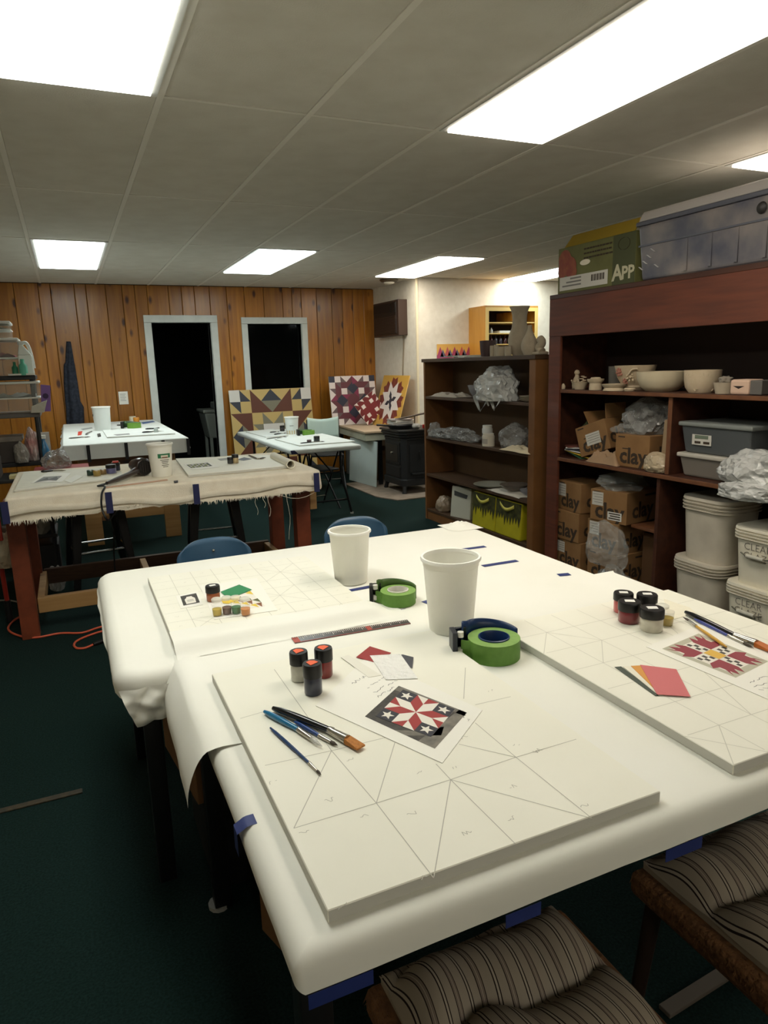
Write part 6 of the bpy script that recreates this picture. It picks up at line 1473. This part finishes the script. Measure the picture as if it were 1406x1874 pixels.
gb = thing('storage_bin', 'big grey translucent storage bin with pale lid on top of the tall shelf', 'storage bin', (3.40, 2.845, SZ + .001), group='clear storage bins')
gt = mat('grey blue translucent tub', (84, 86, 98), .3, rgb2=(140, 132, 128), scale=4, alpha=.93); gl = mat('cloudy lid', (176, 170, 166), .35, alpha=.95)
m = MB(); m.hexa([(-.235, -.43, 0), (.235, -.43, 0), (.235, .44, 0), (-.235, .44, 0)], [(-.25, -.46, .31), (.25, -.46, .31), (.25, .47, .31), (-.25, .47, .31)]); m.build('tub', gt, gb, bevel=.018, seg=3)
m = MB(); m.box(-.258, .258, -.47, .48, .305, .33); m.build('rim', mat('dark grey rim', (86, 88, 98), .35), gb, bevel=.006)
m = MB(); m.hexa([(-.25, -.46, .33), (.25, -.46, .33), (.25, .47, .33), (-.25, .47, .33)], [(-.235, -.44, .385), (.235, -.44, .385), (.235, .45, .385), (-.235, .45, .385)]); m.build('lid', gl, gb, bevel=.010, seg=2)
m = MB(); m.box(-.249, -.243, -.45, .46, .19, .20); m.build('moulded_line', mat('dark grey rim', (86, 88, 98), .35), gb)
for k in range(4):
    m = MB(); m.box(-.2465, -.238, -.38 + .16 * k, -.36 + .16 * k, .02, .185); m.build('rib', gt, gb)
m = MB(); m.lathe([(0, 0), (.028, 0), (.022, .008), (0, .01)], 18); o = m.build('latch_button', mat('dark latch', (40, 38, 36), .5), gb, smooth=50); o.location = (-.254, -.345, .25); o.rotation_euler = (0, -math.pi / 2, 0)
for k in range(5):
    m = MB(); y_ = .30 + .03 * k; z_ = .06 + .03 * ((k * 3) % 4); m.bar((-.2435 - .008 * z_ / .31, y_, z_), (-.2440 - .008 * z_ / .31, y_ + .03, z_ + .02), .012, .002); m.build('tape_scrap', mat('silver scrap', (206, 204, 204), .3), gb)

# ================================================================== SEATING
blue_sh = mat('blue chair shell', (44, 80, 108), .38, rgb2=(40, 74, 100), scale=5); chrome = mat('chrome tube', (170, 170, 168), .18, .95)
def shell_chair(label, x, y, rz, zt):
    """moulded plastic chair; local -Y is the front"""
    t = thing('shell_chair', label, 'chair', (x, y, 0), rz, 'blue moulded chairs')
    def back(u, v):
        s = (u - .5) * 2; z = .47 + (zt - .47) * v; w = .165 * (1 - .16 * max(0, (v - .72) / .28) ** 2 * 1.0)
        y_ = .19 + .05 * v - .035 * s * s
        if v > .80: z = .47 + (zt - .47) * (.80 + (v - .80) * (1 - .55 * abs(s) ** 3.5))
        return (s * w, y_, z)
    m = MB(); m.grid(back, 18, 14); o = m.build('backrest', blue_sh, t, smooth=60); so = o.modifiers.new('t', 'SOLIDIFY'); so.thickness = .008
    m = MB(); m.grid(lambda u, v: ((u - .5) * .38, -.2 + .38 * v, .452 + .012 * ((u - .5) * 2) ** 2 - .02 * max(0, .15 - v) / .15 + .03 * max(0, (v - .85) / .15)), 12, 12); o = m.build('seat', blue_sh, t, smooth=60); o.modifiers.new('t', 'SOLIDIFY').thickness = .008
    m = MB(); m.lathe([(0, 0), (.007, 0), (.005, .004), (0, .005)], 10); o = m.build('rivet', silver, t); o.location = (0, .245, zt - .055); o.rotation_euler = (math.pi / 2, 0, 0)
    m = MB(); m.lathe([(0, 0), (.007, 0), (.005, .004), (0, .005)], 10); o = m.build('rivet', silver, t); o.location = (0, .218, zt - .055); o.rotation_euler = (math.pi / 2, 0, 0)
    for sx in (-1, 1):
        m = MB(); m.tube([(sx * .15, -.14, .445), (sx * .19, -.19, 0.0)], .011, 8); m.build('leg', chrome, t, smooth=50)
        m = MB(); m.tube([(sx * .15, .14, .445), (sx * .19, .21, 0.0)], .011, 8); m.build('leg', chrome, t, smooth=50)
        m = MB(); m.tube([(sx * .15, -.14, .444), (sx * .15, .14, .444), (sx * .14, .215, .50), (sx * .12, .228, .62)], .010, 8); m.build('frame', chrome, t, smooth=50)
    return t
shell_chair('left blue moulded chair tucked behind the gridded board', .515, 2.82, 0.0, .795)
shell_chair('right blue moulded chair tucked behind the rear white bucket', 1.20, 2.87, -.05, .80)

def metal_stool(label, x, y, rz, h=.66):
    t = thing('metal_stool', label, 'stool', (x, y, 0), rz, 'black metal stools')
    m = MB(); m.box(-.155, .155, -.155, .155, h - .035, h); m.build('seat', black_metal, t, bevel=.018, seg=3)
    for sx in (-1, 1):
        for sy in (-1, 1):
            a = Vector((sx * .135, sy * .135, h - .03)); b = Vector((sx * .205, sy * .205, 0.0)); m = MB()
            for d in (Vector((sx * .028, 0, 0)), Vector((0, sy * .028, 0))):
                pass
            w0, w1 = .036, .022
            m.hexa([b + Vector((-w1, -w1, 0)), b + Vector((w1, -w1, 0)), b + Vector((w1, w1, 0)), b + Vector((-w1, w1, 0))], [a + Vector((-w0, -w0, 0)), a + Vector((w0, -w0, 0)), a + Vector((w0, w0, 0)), a + Vector((-w0, w0, 0))]); m.build('leg', black_metal, t, bevel=.004)
    for (x0, y0, x1, y1, z) in ((-.178, -.178, .178, -.178, .25), (-.178, .178, .178, .178, .25), (-.178, -.178, -.178, .178, .25), (.178, -.178, .178, .178, .25)):
        m = MB(); m.tube([(x0, y0, z), (x1, y1, z)], .009, 8); m.build('foot_rest', chrome, t, smooth=50)
    m = MB()
    for sy in (-1, 1): m.tube(smooth_pts([Vector((-.12, sy * .14, h - .14)), Vector((0, sy * .14, h - .06)), Vector((.12, sy * .14, h - .14))], 5), .008, 6)
    m.build('arch_brace', black_metal, t, smooth=50)
    return t
metal_stool('left black metal stool behind the canvas bench', .09, 5.50, .12)
metal_stool('right black metal stool behind the canvas bench', .95, 5.44, -.1)
metal_stool('black metal stool pushed in front of the far table', -.02, 6.85 - .8, .2, .60) if False else None

# pale chair at the folding table
t = thing('folding_chair', 'pale green folding chair with dark seat at the far side of the folding table', 'chair', (2.93, 8.42, 0), 1.35)
pgm = mat('pale green plastic', (186, 206, 196), .45)
m = MB(); m.grid(lambda u, v: (.04 - .10 * v * 0 + .05 * math.sin(math.pi * u), -.20 + .40 * u, .62 + .27 * v - .03 * math.sin(math.pi * u) * v), 14, 6); o = m.build('backrest', pgm, t, smooth=60); o.modifiers.new('t', 'SOLIDIFY').thickness = .012
m = MB(); m.box(-.38, .02, -.20, .20, .43, .455); m.build('seat', mat('dark seat pad', (30, 32, 34), .6), t, bevel=.01)
for sy in (-1, 1):
    m = MB(); m.tube([(.06, sy * .20, .86), (.04, sy * .20, .62), (-.05, sy * .205, .40), (-.36, sy * .21, 0.0)], .011, 8); m.build('leg', gun, t, smooth=50)
    m = MB(); m.tube([(-.30, sy * .20, .43), (.12, sy * .21, 0.0)], .011, 8); m.build('leg', gun, t, smooth=50)
m = MB(); m.tube([(-.26, -.20, .13), (-.26, .20, .13)], .008, 8); m.build('stretcher', chrome, t)
metal_chair = thing('folding_chair', 'dark folding chair standing under the near end of the folding table', 'chair', (2.36, 7.15, 0), .2)
m = MB(); m.box(-.2, .2, -.2, .2, .42, .445); m.build('seat', mat('dark seat pad', (30, 32, 34), .6), metal_chair, bevel=.01)
for sx in (-1, 1):
    m = MB(); m.tube([(sx * .2, -.18, .62), (sx * .2, .18, 0.0)], .010, 8); m.build('leg', gun, metal_chair, smooth=50)
    m = MB(); m.tube([(sx * .19, .16, .42), (sx * .19, -.2, 0.0)], .010, 8); m.build('leg', gun, metal_chair, smooth=50)
m = MB(); m.tube([(-.2, .12, .10), (.2, .12, .10)], .008, 8); m.build('stretcher', chrome, metal_chair)

# cushioned stools at the front
def stripe_mat():
    m = bpy.data.materials.new('striped ticking'); m.use_nodes = True; nt = m.node_tree; N = nt.nodes; L = nt.links; b = N['Principled BSDF']; b.inputs['Roughness'].default_value = .95; b.inputs['Specular IOR Level'].default_value = .1
    uv = N.new('ShaderNodeUVMap'); sx = N.new('ShaderNodeSeparateXYZ'); L.new(uv.outputs[0], sx.inputs[0])
    ml = N.new('ShaderNodeMath'); ml.operation = 'MULTIPLY'; ml.inputs[1].default_value = 8.0; L.new(sx.outputs['X'], ml.inputs[0])
    fr_ = N.new('ShaderNodeMath'); fr_.operation = 'FRACT'; L.new(ml.outputs[0], fr_.inputs[0])
    rp = N.new('ShaderNodeValToRGB'); cr = rp.color_ramp; cr.interpolation = 'CONSTANT'
    base = lin((158, 146, 130)); dk_ = lin((46, 36, 34)); md = lin((132, 118, 106)); pale = lin((172, 160, 144))
    stops = [(0, base), (.16, dk_), (.20, pale), (.27, dk_), (.31, base), (.60, dk_), (.63, md), (.68, md), (.70, pale), (.72, md), (.76, md), (.79, dk_), (.82, base)]
    cr.elements[0].color = (*stops[0][1], 1); cr.elements[1].position = stops[1][0]; cr.elements[1].color = (*stops[1][1], 1)
    for p, c in stops[2:]:
        e = cr.elements.new(p); e.color = (*c, 1)
    L.new(fr_.outputs[0], rp.inputs[0]); L.new(rp.outputs[0], b.inputs['Base Color'])
    return m
ticking = stripe_mat(); rush = mat('woven rush seat', (124, 84, 48), .9, rgb2=(96, 62, 34), scale=60, bump=.8, bscale=90); leg_w = mat('dark stool leg', (46, 30, 22), .5)
def cushion_stool(label, x0, x1, y0, y1, z, seed, lat):
    cx, cy = (x0 + x1) / 2, (y0 + y1) / 2
    t = thing('cushioned_stool', label, 'stool', (cx, cy, 0), lat, 'stools with striped cushions'); hx, hy = (x1 - x0) / 2, (y1 - y0) / 2; n = 44
    def fn(u, v):
        e = (1 - abs(2 * u - 1) ** 8) * (1 - abs(2 * v - 1) ** 10)
        row = v * 3.1 + .10 * math.sin(u * 9 + seed) + .12 * mnoise.noise(Vector((u * 3, v * 2, seed)))
        crease = abs(math.sin(math.pi * row)) ** .45; tuft = .75 + .25 * abs(math.sin(math.pi * u * 3.0 + (math.pi / 2) * (int(row) % 2)))
        bx = .014 * math.sin(u * 6.28 * 1.5 + row * 3.1) * (1 - abs(2 * u - 1))
        return ((u - .5) * 2 * hx * (1 - .02 * (1 - crease)) + bx, (v - .5) * 2 * hy, z - .03 + e * (.012 + .055 * crease * tuft))
    m = MB(); m.grid(fn, n, n + 12)
    o = m.build('cushion', ticking, t, smooth=70); me = o.data
    uvl = me.uv_layers.new(name='UVMap'); k = 0
    for p in me.polygons:
        for li in p.loop_indices:
            co = me.vertices[me.loops[li].vertex_index].co; uvl.data[li].uv = ((co.x / hx + 1) / 2 + .012 * math.sin(co.y * 30), (co.y / hy + 1) / 2)
    m = MB(); m.box(-hx + .003, hx - .003, -hy + .004, hy - .004, z - .045, z - .029); m.build('cushion_underside', ticking, t)
    m = MB(); m.box(-hx - .028, hx + .028, -hy - .02, hy + .01, z - .105, z - .046); m.build('rush_seat', rush, t, bevel=.018, seg=3)
    fm = MB(); rr = random.Random(seed)
    for s_ in (-1, 1):
        for i in range(120):
            y = -hy + 2 * hy * i / 120; xx = s_ * (hx + .020); ln = rr.uniform(.012, .03); fm.add([(xx, y, z - .05), (xx, y + .006, z - .05), (xx + s_ * ln * .6, y + rr.uniform(-.006, .01), z - .05 - ln)], [(0, 1, 2)])
    o = fm.build('fringe', rush, t); o['kind'] = 'stuff'
    for sx in (-1, 1):
        for sy in (-1, 1):
            m = MB(); m.tube([(sx * (hx - .02), sy * (hy - .03), z - .10), (sx * hx, sy * hy, 0.0)], [.020, .016], 10); m.build('leg', leg_w, t, smooth=50)
    return t
cushion_stool('striped cushion stool at the bottom centre, pushed under the paper covered table', .405, .80, .48, .995, .455, 2, 0.0)
cushion_stool('striped cushion stool at the bottom right, pushed under the paper covered table', 1.055, 1.47, .48, 1.01, .455, 5, 0.0)
a, b = atz(1216, 1852, .005), atz(1342, 1772, .005)
m = MB(); m.bar((a.x, a.y, .006), (b.x, b.y, .006), .034, .012); tag(m.build('wood_batten', mat('pale batten', (100, 92, 82), .7), bevel=.002), 'pale flat batten on the dark carpet between the striped stools', 'batten')

# ================================================================== LEFT RACK
rk = thing('shelf_rack', 'black plastic shelf rack crammed with craft supplies at the left edge', 'shelf rack', (-.75, 6.25, 0)); rkm = mat('black shelf plastic', (26, 26, 27), .5)
for z in (.30, .86, 1.235, 1.52):
    m = MB(); m.box(-.52, .54, -.20, .20, z - .035, z); m.build('shelf', rkm if z != 1.235 else mat('grey shelf', (96, 92, 88), .5), rk, bevel=.006)
for x in (-.50, .51):
    for y in (-.17, .17):
        m = MB(); m.tube([(x, y, 0), (x, y, 1.52)], .016, 10); m.build('post', rkm, rk, smooth=50)
ctub = mat('clear rack tub', (190, 194, 190), .12, alpha=.28); wl = mat('white rack lid', (214, 216, 208), .4)
def rtub(label, x0, x1, y0, y1, z0, z1, fill=None, lidm=wl):
    t = thing('storage_tub', label, 'storage tub', ((x0 + x1) / 2, (y0 + y1) / 2, z0), group='clear tubs on the left rack'); hx, hy, h = (x1 - x0) / 2, (y1 - y0) / 2, z1 - z0
    m = MB(); m.box(-hx, hx, -hy, hy, 0, h - .02); m.build('tub', ctub, t, bevel=.012, seg=2)
    m = MB(); m.box(-hx - .008, hx + .008, -hy - .008, hy + .008, h - .02, h); m.build('lid', lidm, t, bevel=.006)
    m = MB(); m.box(-hx - .004, hx + .004, -hy - .004, hy + .004, h * .45, h * .45 + .010); m.build('band', lidm, t)
    if fill:
        m = MB(); m.grid(lambda u, v: ((u - .5) * hx * 1.8, (v - .5) * hy * 1.8, .012 + h * .6 * (.8 + .3 * mnoise.noise(Vector((u * 5, v * 5, x0))))), 10, 10); m.build('contents', fill, t, smooth=50)
    return t
rtub('clear tub with red yarn on the top of the left rack', -.85, -.305, 6.08, 6.42, 1.521, 1.80, mat('red yarn', (150, 52, 56), .9))
rtub('small clear tub stacked on the red yarn tub', -.80, -.345, 6.10, 6.40, 1.801, 1.925, mat('dull green stuff', (110, 110, 92), .9))
rtub('long clear tub with white tissue on the second shelf of the left rack', -.72, -.20, 6.06, 6.40, 1.236, 1.475, mat('white tissue', (206, 208, 204), .8))
rtub('clear tub with brown scraps at the frame edge on the left rack', -1.2, -.74, 6.06, 6.40, 1.236, 1.46, mat('brown scraps', (120, 92, 78), .9))
jm = mat('white jug plastic', (226, 232, 226), .4)
t = thing('plastic_jug', 'white plastic jug with a looped handle on top of the left rack', 'jug', (-.265, 6.12, 1.521))
m = MB(); m.hexa([(-.05, -.06, 0), (.05, -.06, 0), (.05, .06, 0), (-.05, .06, 0)], [(-.048, -.058, .15), (.048, -.058, .15), (.048, .058, .15), (-.048, .058, .15)]); m.hexa([(-.048, -.058, .15), (.048, -.058, .15), (.048, .058, .15), (-.048, .058, .15)], [(-.035, -.02, .23), (-.01, -.02, .23), (-.01, .02, .23), (-.035, .02, .23)]); m.build('body', jm, t, bevel=.008)
m = MB(); m.tube(smooth_pts([Vector((-.02, 0, .23)), Vector((.01, 0, .245)), Vector((.03, 0, .22)), Vector((.045, 0, .14)), Vector((.05, 0, .05))], 4), .013, 10); m.build('handle', jm, t, smooth=60)
m = MB(); m.lathe([(0, .228), (.02, .228), (.02, .255), (0, .255)], 14, (-.022, 0, 0)); m.build('cap', mat('white cap', (210, 214, 208), .4), t, smooth=45)
small_bottle('small mint green bottle beside the white jug', -.285, 6.02, 1.521, .03, .12, mat('mint label', (90, 176, 150), .5), None)
small_bottle('small dark green bottle beside the mint bottle', -.34, 6.02, 1.521, .022, .10, mat('deep green label', (30, 110, 80), .5), None)
m = MB(); m.box(-.09, .09, -.02, .02, 0, .012); tag(m.build('label_strip', wl, loc=(-.30, 6.075 - .06, 1.5215 - .001 + .001)), 'white strip of card at the edge of the top rack shelf', 'card strip')
t = thing('purple_folder', 'purple card with dark flowers sticking out of the left rack', 'card', (-.165, 6.14, 1.236))
m = MB(); m.hexa([(-.035, 0, .0), (.03, .01, .0), (.03, .013, .0), (-.035, .003, .0)], [(-.02, 0, .21), (.05, .01, .20), (.05, .013, .20), (-.02, .003, .21)]); m.build('sheet', mat('purple card', (128, 92, 160), .6), t)
m = MB(); m.prism([(.022 * math.cos(i), .022 * math.sin(i)) for i in [k * .785 for k in range(8)]], 0, .001); o = m.build('flower_print', mat('dark violet print', (56, 34, 80), .6), t); o.location = (.006, .002, .12); o.rotation_euler = (math.pi / 2, 0, .15)
t = thing('paint_tray', 'shallow tray of crumpled papers hanging at the second rack shelf', 'tray', (-.21, 6.06, 1.236 - .0))
m = MB(); m.hexa([(-.06, -.07, .001), (.03, -.07, .001), (.03, .07, .001), (-.06, .07, .001)], [(-.05, -.07, .05), (.06, -.07, .09), (.06, .07, .09), (-.05, .07, .05)]); m.build('tray', mat('pale papers', (186, 184, 172), .8, bump=.6, bscale=30), t)
# third level jumble
def ibox(name, label, x0, x1, y0, y1, z0, z1, rgb, cat='box', bev=.004, rz=0.0):
    m = MB(); m.box((x0 - x1) / 2, (x1 - x0) / 2, (y0 - y1) / 2, (y1 - y0) / 2, 0, z1 - z0); o = m.build(name, mat('box ' + label[:30], rgb, .6, rgb2=tuple(int(c * .85) for c in rgb), scale=14), bevel=bev, loc=((x0 + x1) / 2, (y0 + y1) / 2, z0)); o.rotation_euler = (0, 0, rz); return tag(o, label, cat)
ibox('small_box', 'brown shoe box on the third rack shelf', -.95, -.60, 6.1, 6.4, .861, 1.0, (84, 66, 54))
ibox('small_box', 'dark grey box on the third rack shelf', -.62, -.40, 6.08, 6.35, 1.001, 1.12, (58, 54, 52)) if False else None
ibox('small_box', 'dark box with a pale front on the third rack shelf', -.56, -.38, 6.06, 6.30, .861, 1.02, (64, 56, 50))
ibox('small_box', 'flat grey box lying on the dark pale fronted box', -.58, -.36, 6.07, 6.33, 1.0205, 1.06, (130, 122, 112))
ibox('small_box', 'crimson box on the brown shoe box', -.86, -.66, 6.12, 6.34, 1.0005, 1.10, (130, 44, 48))
small_bottle('cream squat jar in front of the crimson box', -.60, 6.05, .861, .045, .08, mat('cream squat', (180, 168, 140), .5), None)
bag('plastic_bag', 'pink and white bag bulging from the third rack shelf', (-.295, 6.14, .861), .055, .09, .26, mat('pink white film', (196, 140, 136), .3, rgb2=(206, 200, 194), scale=9, bump=.6, bscale=24), 91, .25)
bag('plastic_bag', 'grey foil bag beside the pink and white bag', (-.375, 6.02, .861), .05, .05, .16, mat('grey foil', (146, 142, 134), .3, bump=.7, bscale=24), 93, .25)
t = thing('spray_bottle', 'blue spray bottle with a white nozzle standing on the rack end', 'spray bottle', (-.215, 6.10, .8605)); 
m = MB(); m.lathe([(0, 0), (.034, 0), (.036, .08), (.026, .12), (.013, .15), (.013, .165), (0, .165)], 18, close=False); m.build('body', mat('blue liquid', (50, 116, 160), .25), t, smooth=50)
m = MB(); m.box(-.045, .02, -.012, .012, .165, .195); m.build('nozzle', jm, t, bevel=.004)
m = MB(); m.tube([(-.02, 0, .168), (-.035, 0, .13)], .006, 6); m.build('trigger', jm, t)
ibox('white_card', 'tall white card standing behind the blue spray bottle', -.235, -.17, 6.2, 6.21, .861, 1.07, (206, 204, 192), 'card', .001)
# low cart behind the bench
ct = thing('utility_cart', 'low black cart with odds and ends between the bench and the rack', 'cart', (-.55, 5.68, 0))
for z in (.36, .78):
    m = MB(); m.box(-.40, .37, -.20, .22, z, z + .025); m.build('deck', rkm, ct, bevel=.005)
for x in (-.37, .345):
    for y in (-.17, .19):
        m = MB(); m.tube([(x, y, 0), (x, y, .78)], .014, 8); m.build('post', rkm, ct, smooth=50)
ibox('small_box', 'dark grey box on the low cart at the frame edge', -.86, -.50, 5.55, 5.82, .8055, .95, (70, 64, 58))
ibox('paper_pad', 'pale yellow pad lying on the low cart', -.44, -.24, 5.50, 5.62, .8055, .83, (204, 192, 140), 'pad', .002)
t = thing('red_tray', 'red tray on the low cart with a crumpled clear bag in it', 'tray', (-.10, 5.72, .8055))
m = MB(); m.hexa([(-.17, -.13, 0), (.17, -.13, 0), (.17, .13, 0), (-.17, .13, 0)], [(-.19, -.15, .03), (.19, -.15, .03), (.19, .15, .03), (-.19, .15, .03)]); m.build('dish', mat('red tray', (150, 30, 26), .4), t, bevel=.005)
bag('plastic_bag', 'crumpled grey clear bag in the red tray', (-.13, 5.72, .836), .10, .10, .13, bag_s, 95, .35)
ibox('tape_block', 'grey tape block with a white knob standing on the bench edge of the cart', -.225, -.185, 5.53, 5.58, .831, .88, (90, 90, 90)) if False else None
bag('plastic_bag', 'silver grey shopping bag on the lower deck of the low cart', (-.31, 5.60, .3855), .13, .12, .30, mat('silver shopping bag', (158, 158, 152), .4, bump=.6, bscale=18), 97, .2)
ibox('black_crate', 'black crate on the floor under the low cart', -.45, -.18, 5.50, 5.80, 0.0, .30, (18, 18, 19), 'crate')
bag('plastic_bag', 'small white bag on the floor behind the bench leg', (-.22, 5.35, 0.0), .05, .06, .18, bag_w, 99, .3)
# red folding stand with hanging cream bag at the frame edge
t = thing('red_stand', 'red metal stand with black rubber feet at the left edge of the frame', 'stand', (-.52, 4.62, 0)); rm = mat('red painted steel', (164, 46, 32), .45)
for x, y in ((-.06, .06), (.03, .16), (-.10, .3)):
    m = MB(); m.tube([(x * .8, y * .8, .72), (x, y, .12)], .014, 8); m.build('leg', rm, t, smooth=50)
    m = MB(); m.tube([(x, y, .14), (x * 1.05, y * 1.05 - .01, .0)], [.019, .022], 8); m.build('rubber_foot', mat('black rubber', (14, 14, 15), .5), t, smooth=50)
m = MB(); m.box(-.12, .05, .02, .26, .70, .725); m.build('plate', rm, t, bevel=.004)
m = MB(); m.box(-.10, .07, .03, .05, .55, .70); m.build('side_panel', rm, t, bevel=.004)
bag('cloth_bag', 'cream cloth bundle hanging on the red stand', (-.44, 4.76, .36), .075, .08, .24, mat('cream cloth', (196, 182, 156), .9, bump=.5, bscale=20), 103, .3, cat='cloth bag', group=None)

# orange extension cord on the carpet
pts = [atz(x, y, .007) for x, y in ((46, 1124), (26, 1135), (15, 1150), (28, 1161), (62, 1167), (110, 1159), (150, 1158), (186, 1147), (260, 1130))]
ec = thing('extension_cord', 'orange extension cord looping over the green carpet by the bench leg', 'cord', (-.2, 4.35, 0)); off = Vector((-.2, 4.35, 0)); ora = mat('orange cord', (212, 96, 66), .5)
m = MB(); m.tube([p - off for p in smooth_pts(pts)], .0065, 8); m.build('cable', ora, ec, smooth=60)
pts2 = [atz(x, y, .007) for x, y in ((260, 1138), (188, 1155), (150, 1168), (136, 1178), (140, 1186), (155, 1186), (172, 1179))]
m = MB(); m.tube([p - off for p in smooth_pts(pts2)], .0065, 8); m.build('cable', ora, ec, smooth=60)
a, b = atz(171, 1179, .012), atz(188, 1173, .012); m = MB(); m.tube([a - off, (a - off).lerp(b - off, .5), b - off], [.011, .014, .012], 10); m.build('plug', mat('black rubber', (14, 14, 15), .5), ec, smooth=50)
c1 = [atz(x, y, .006) for x, y in ((0, 1099), (18, 1099), (40, 1104), (60, 1112))]
m = MB(); m.tube(smooth_pts(c1), .006, 8); tag(m.build('grey_cable', mat('grey cable', (140, 136, 128), .5), smooth=60), 'pale grey cable on the carpet running to the bench leg', 'cable')
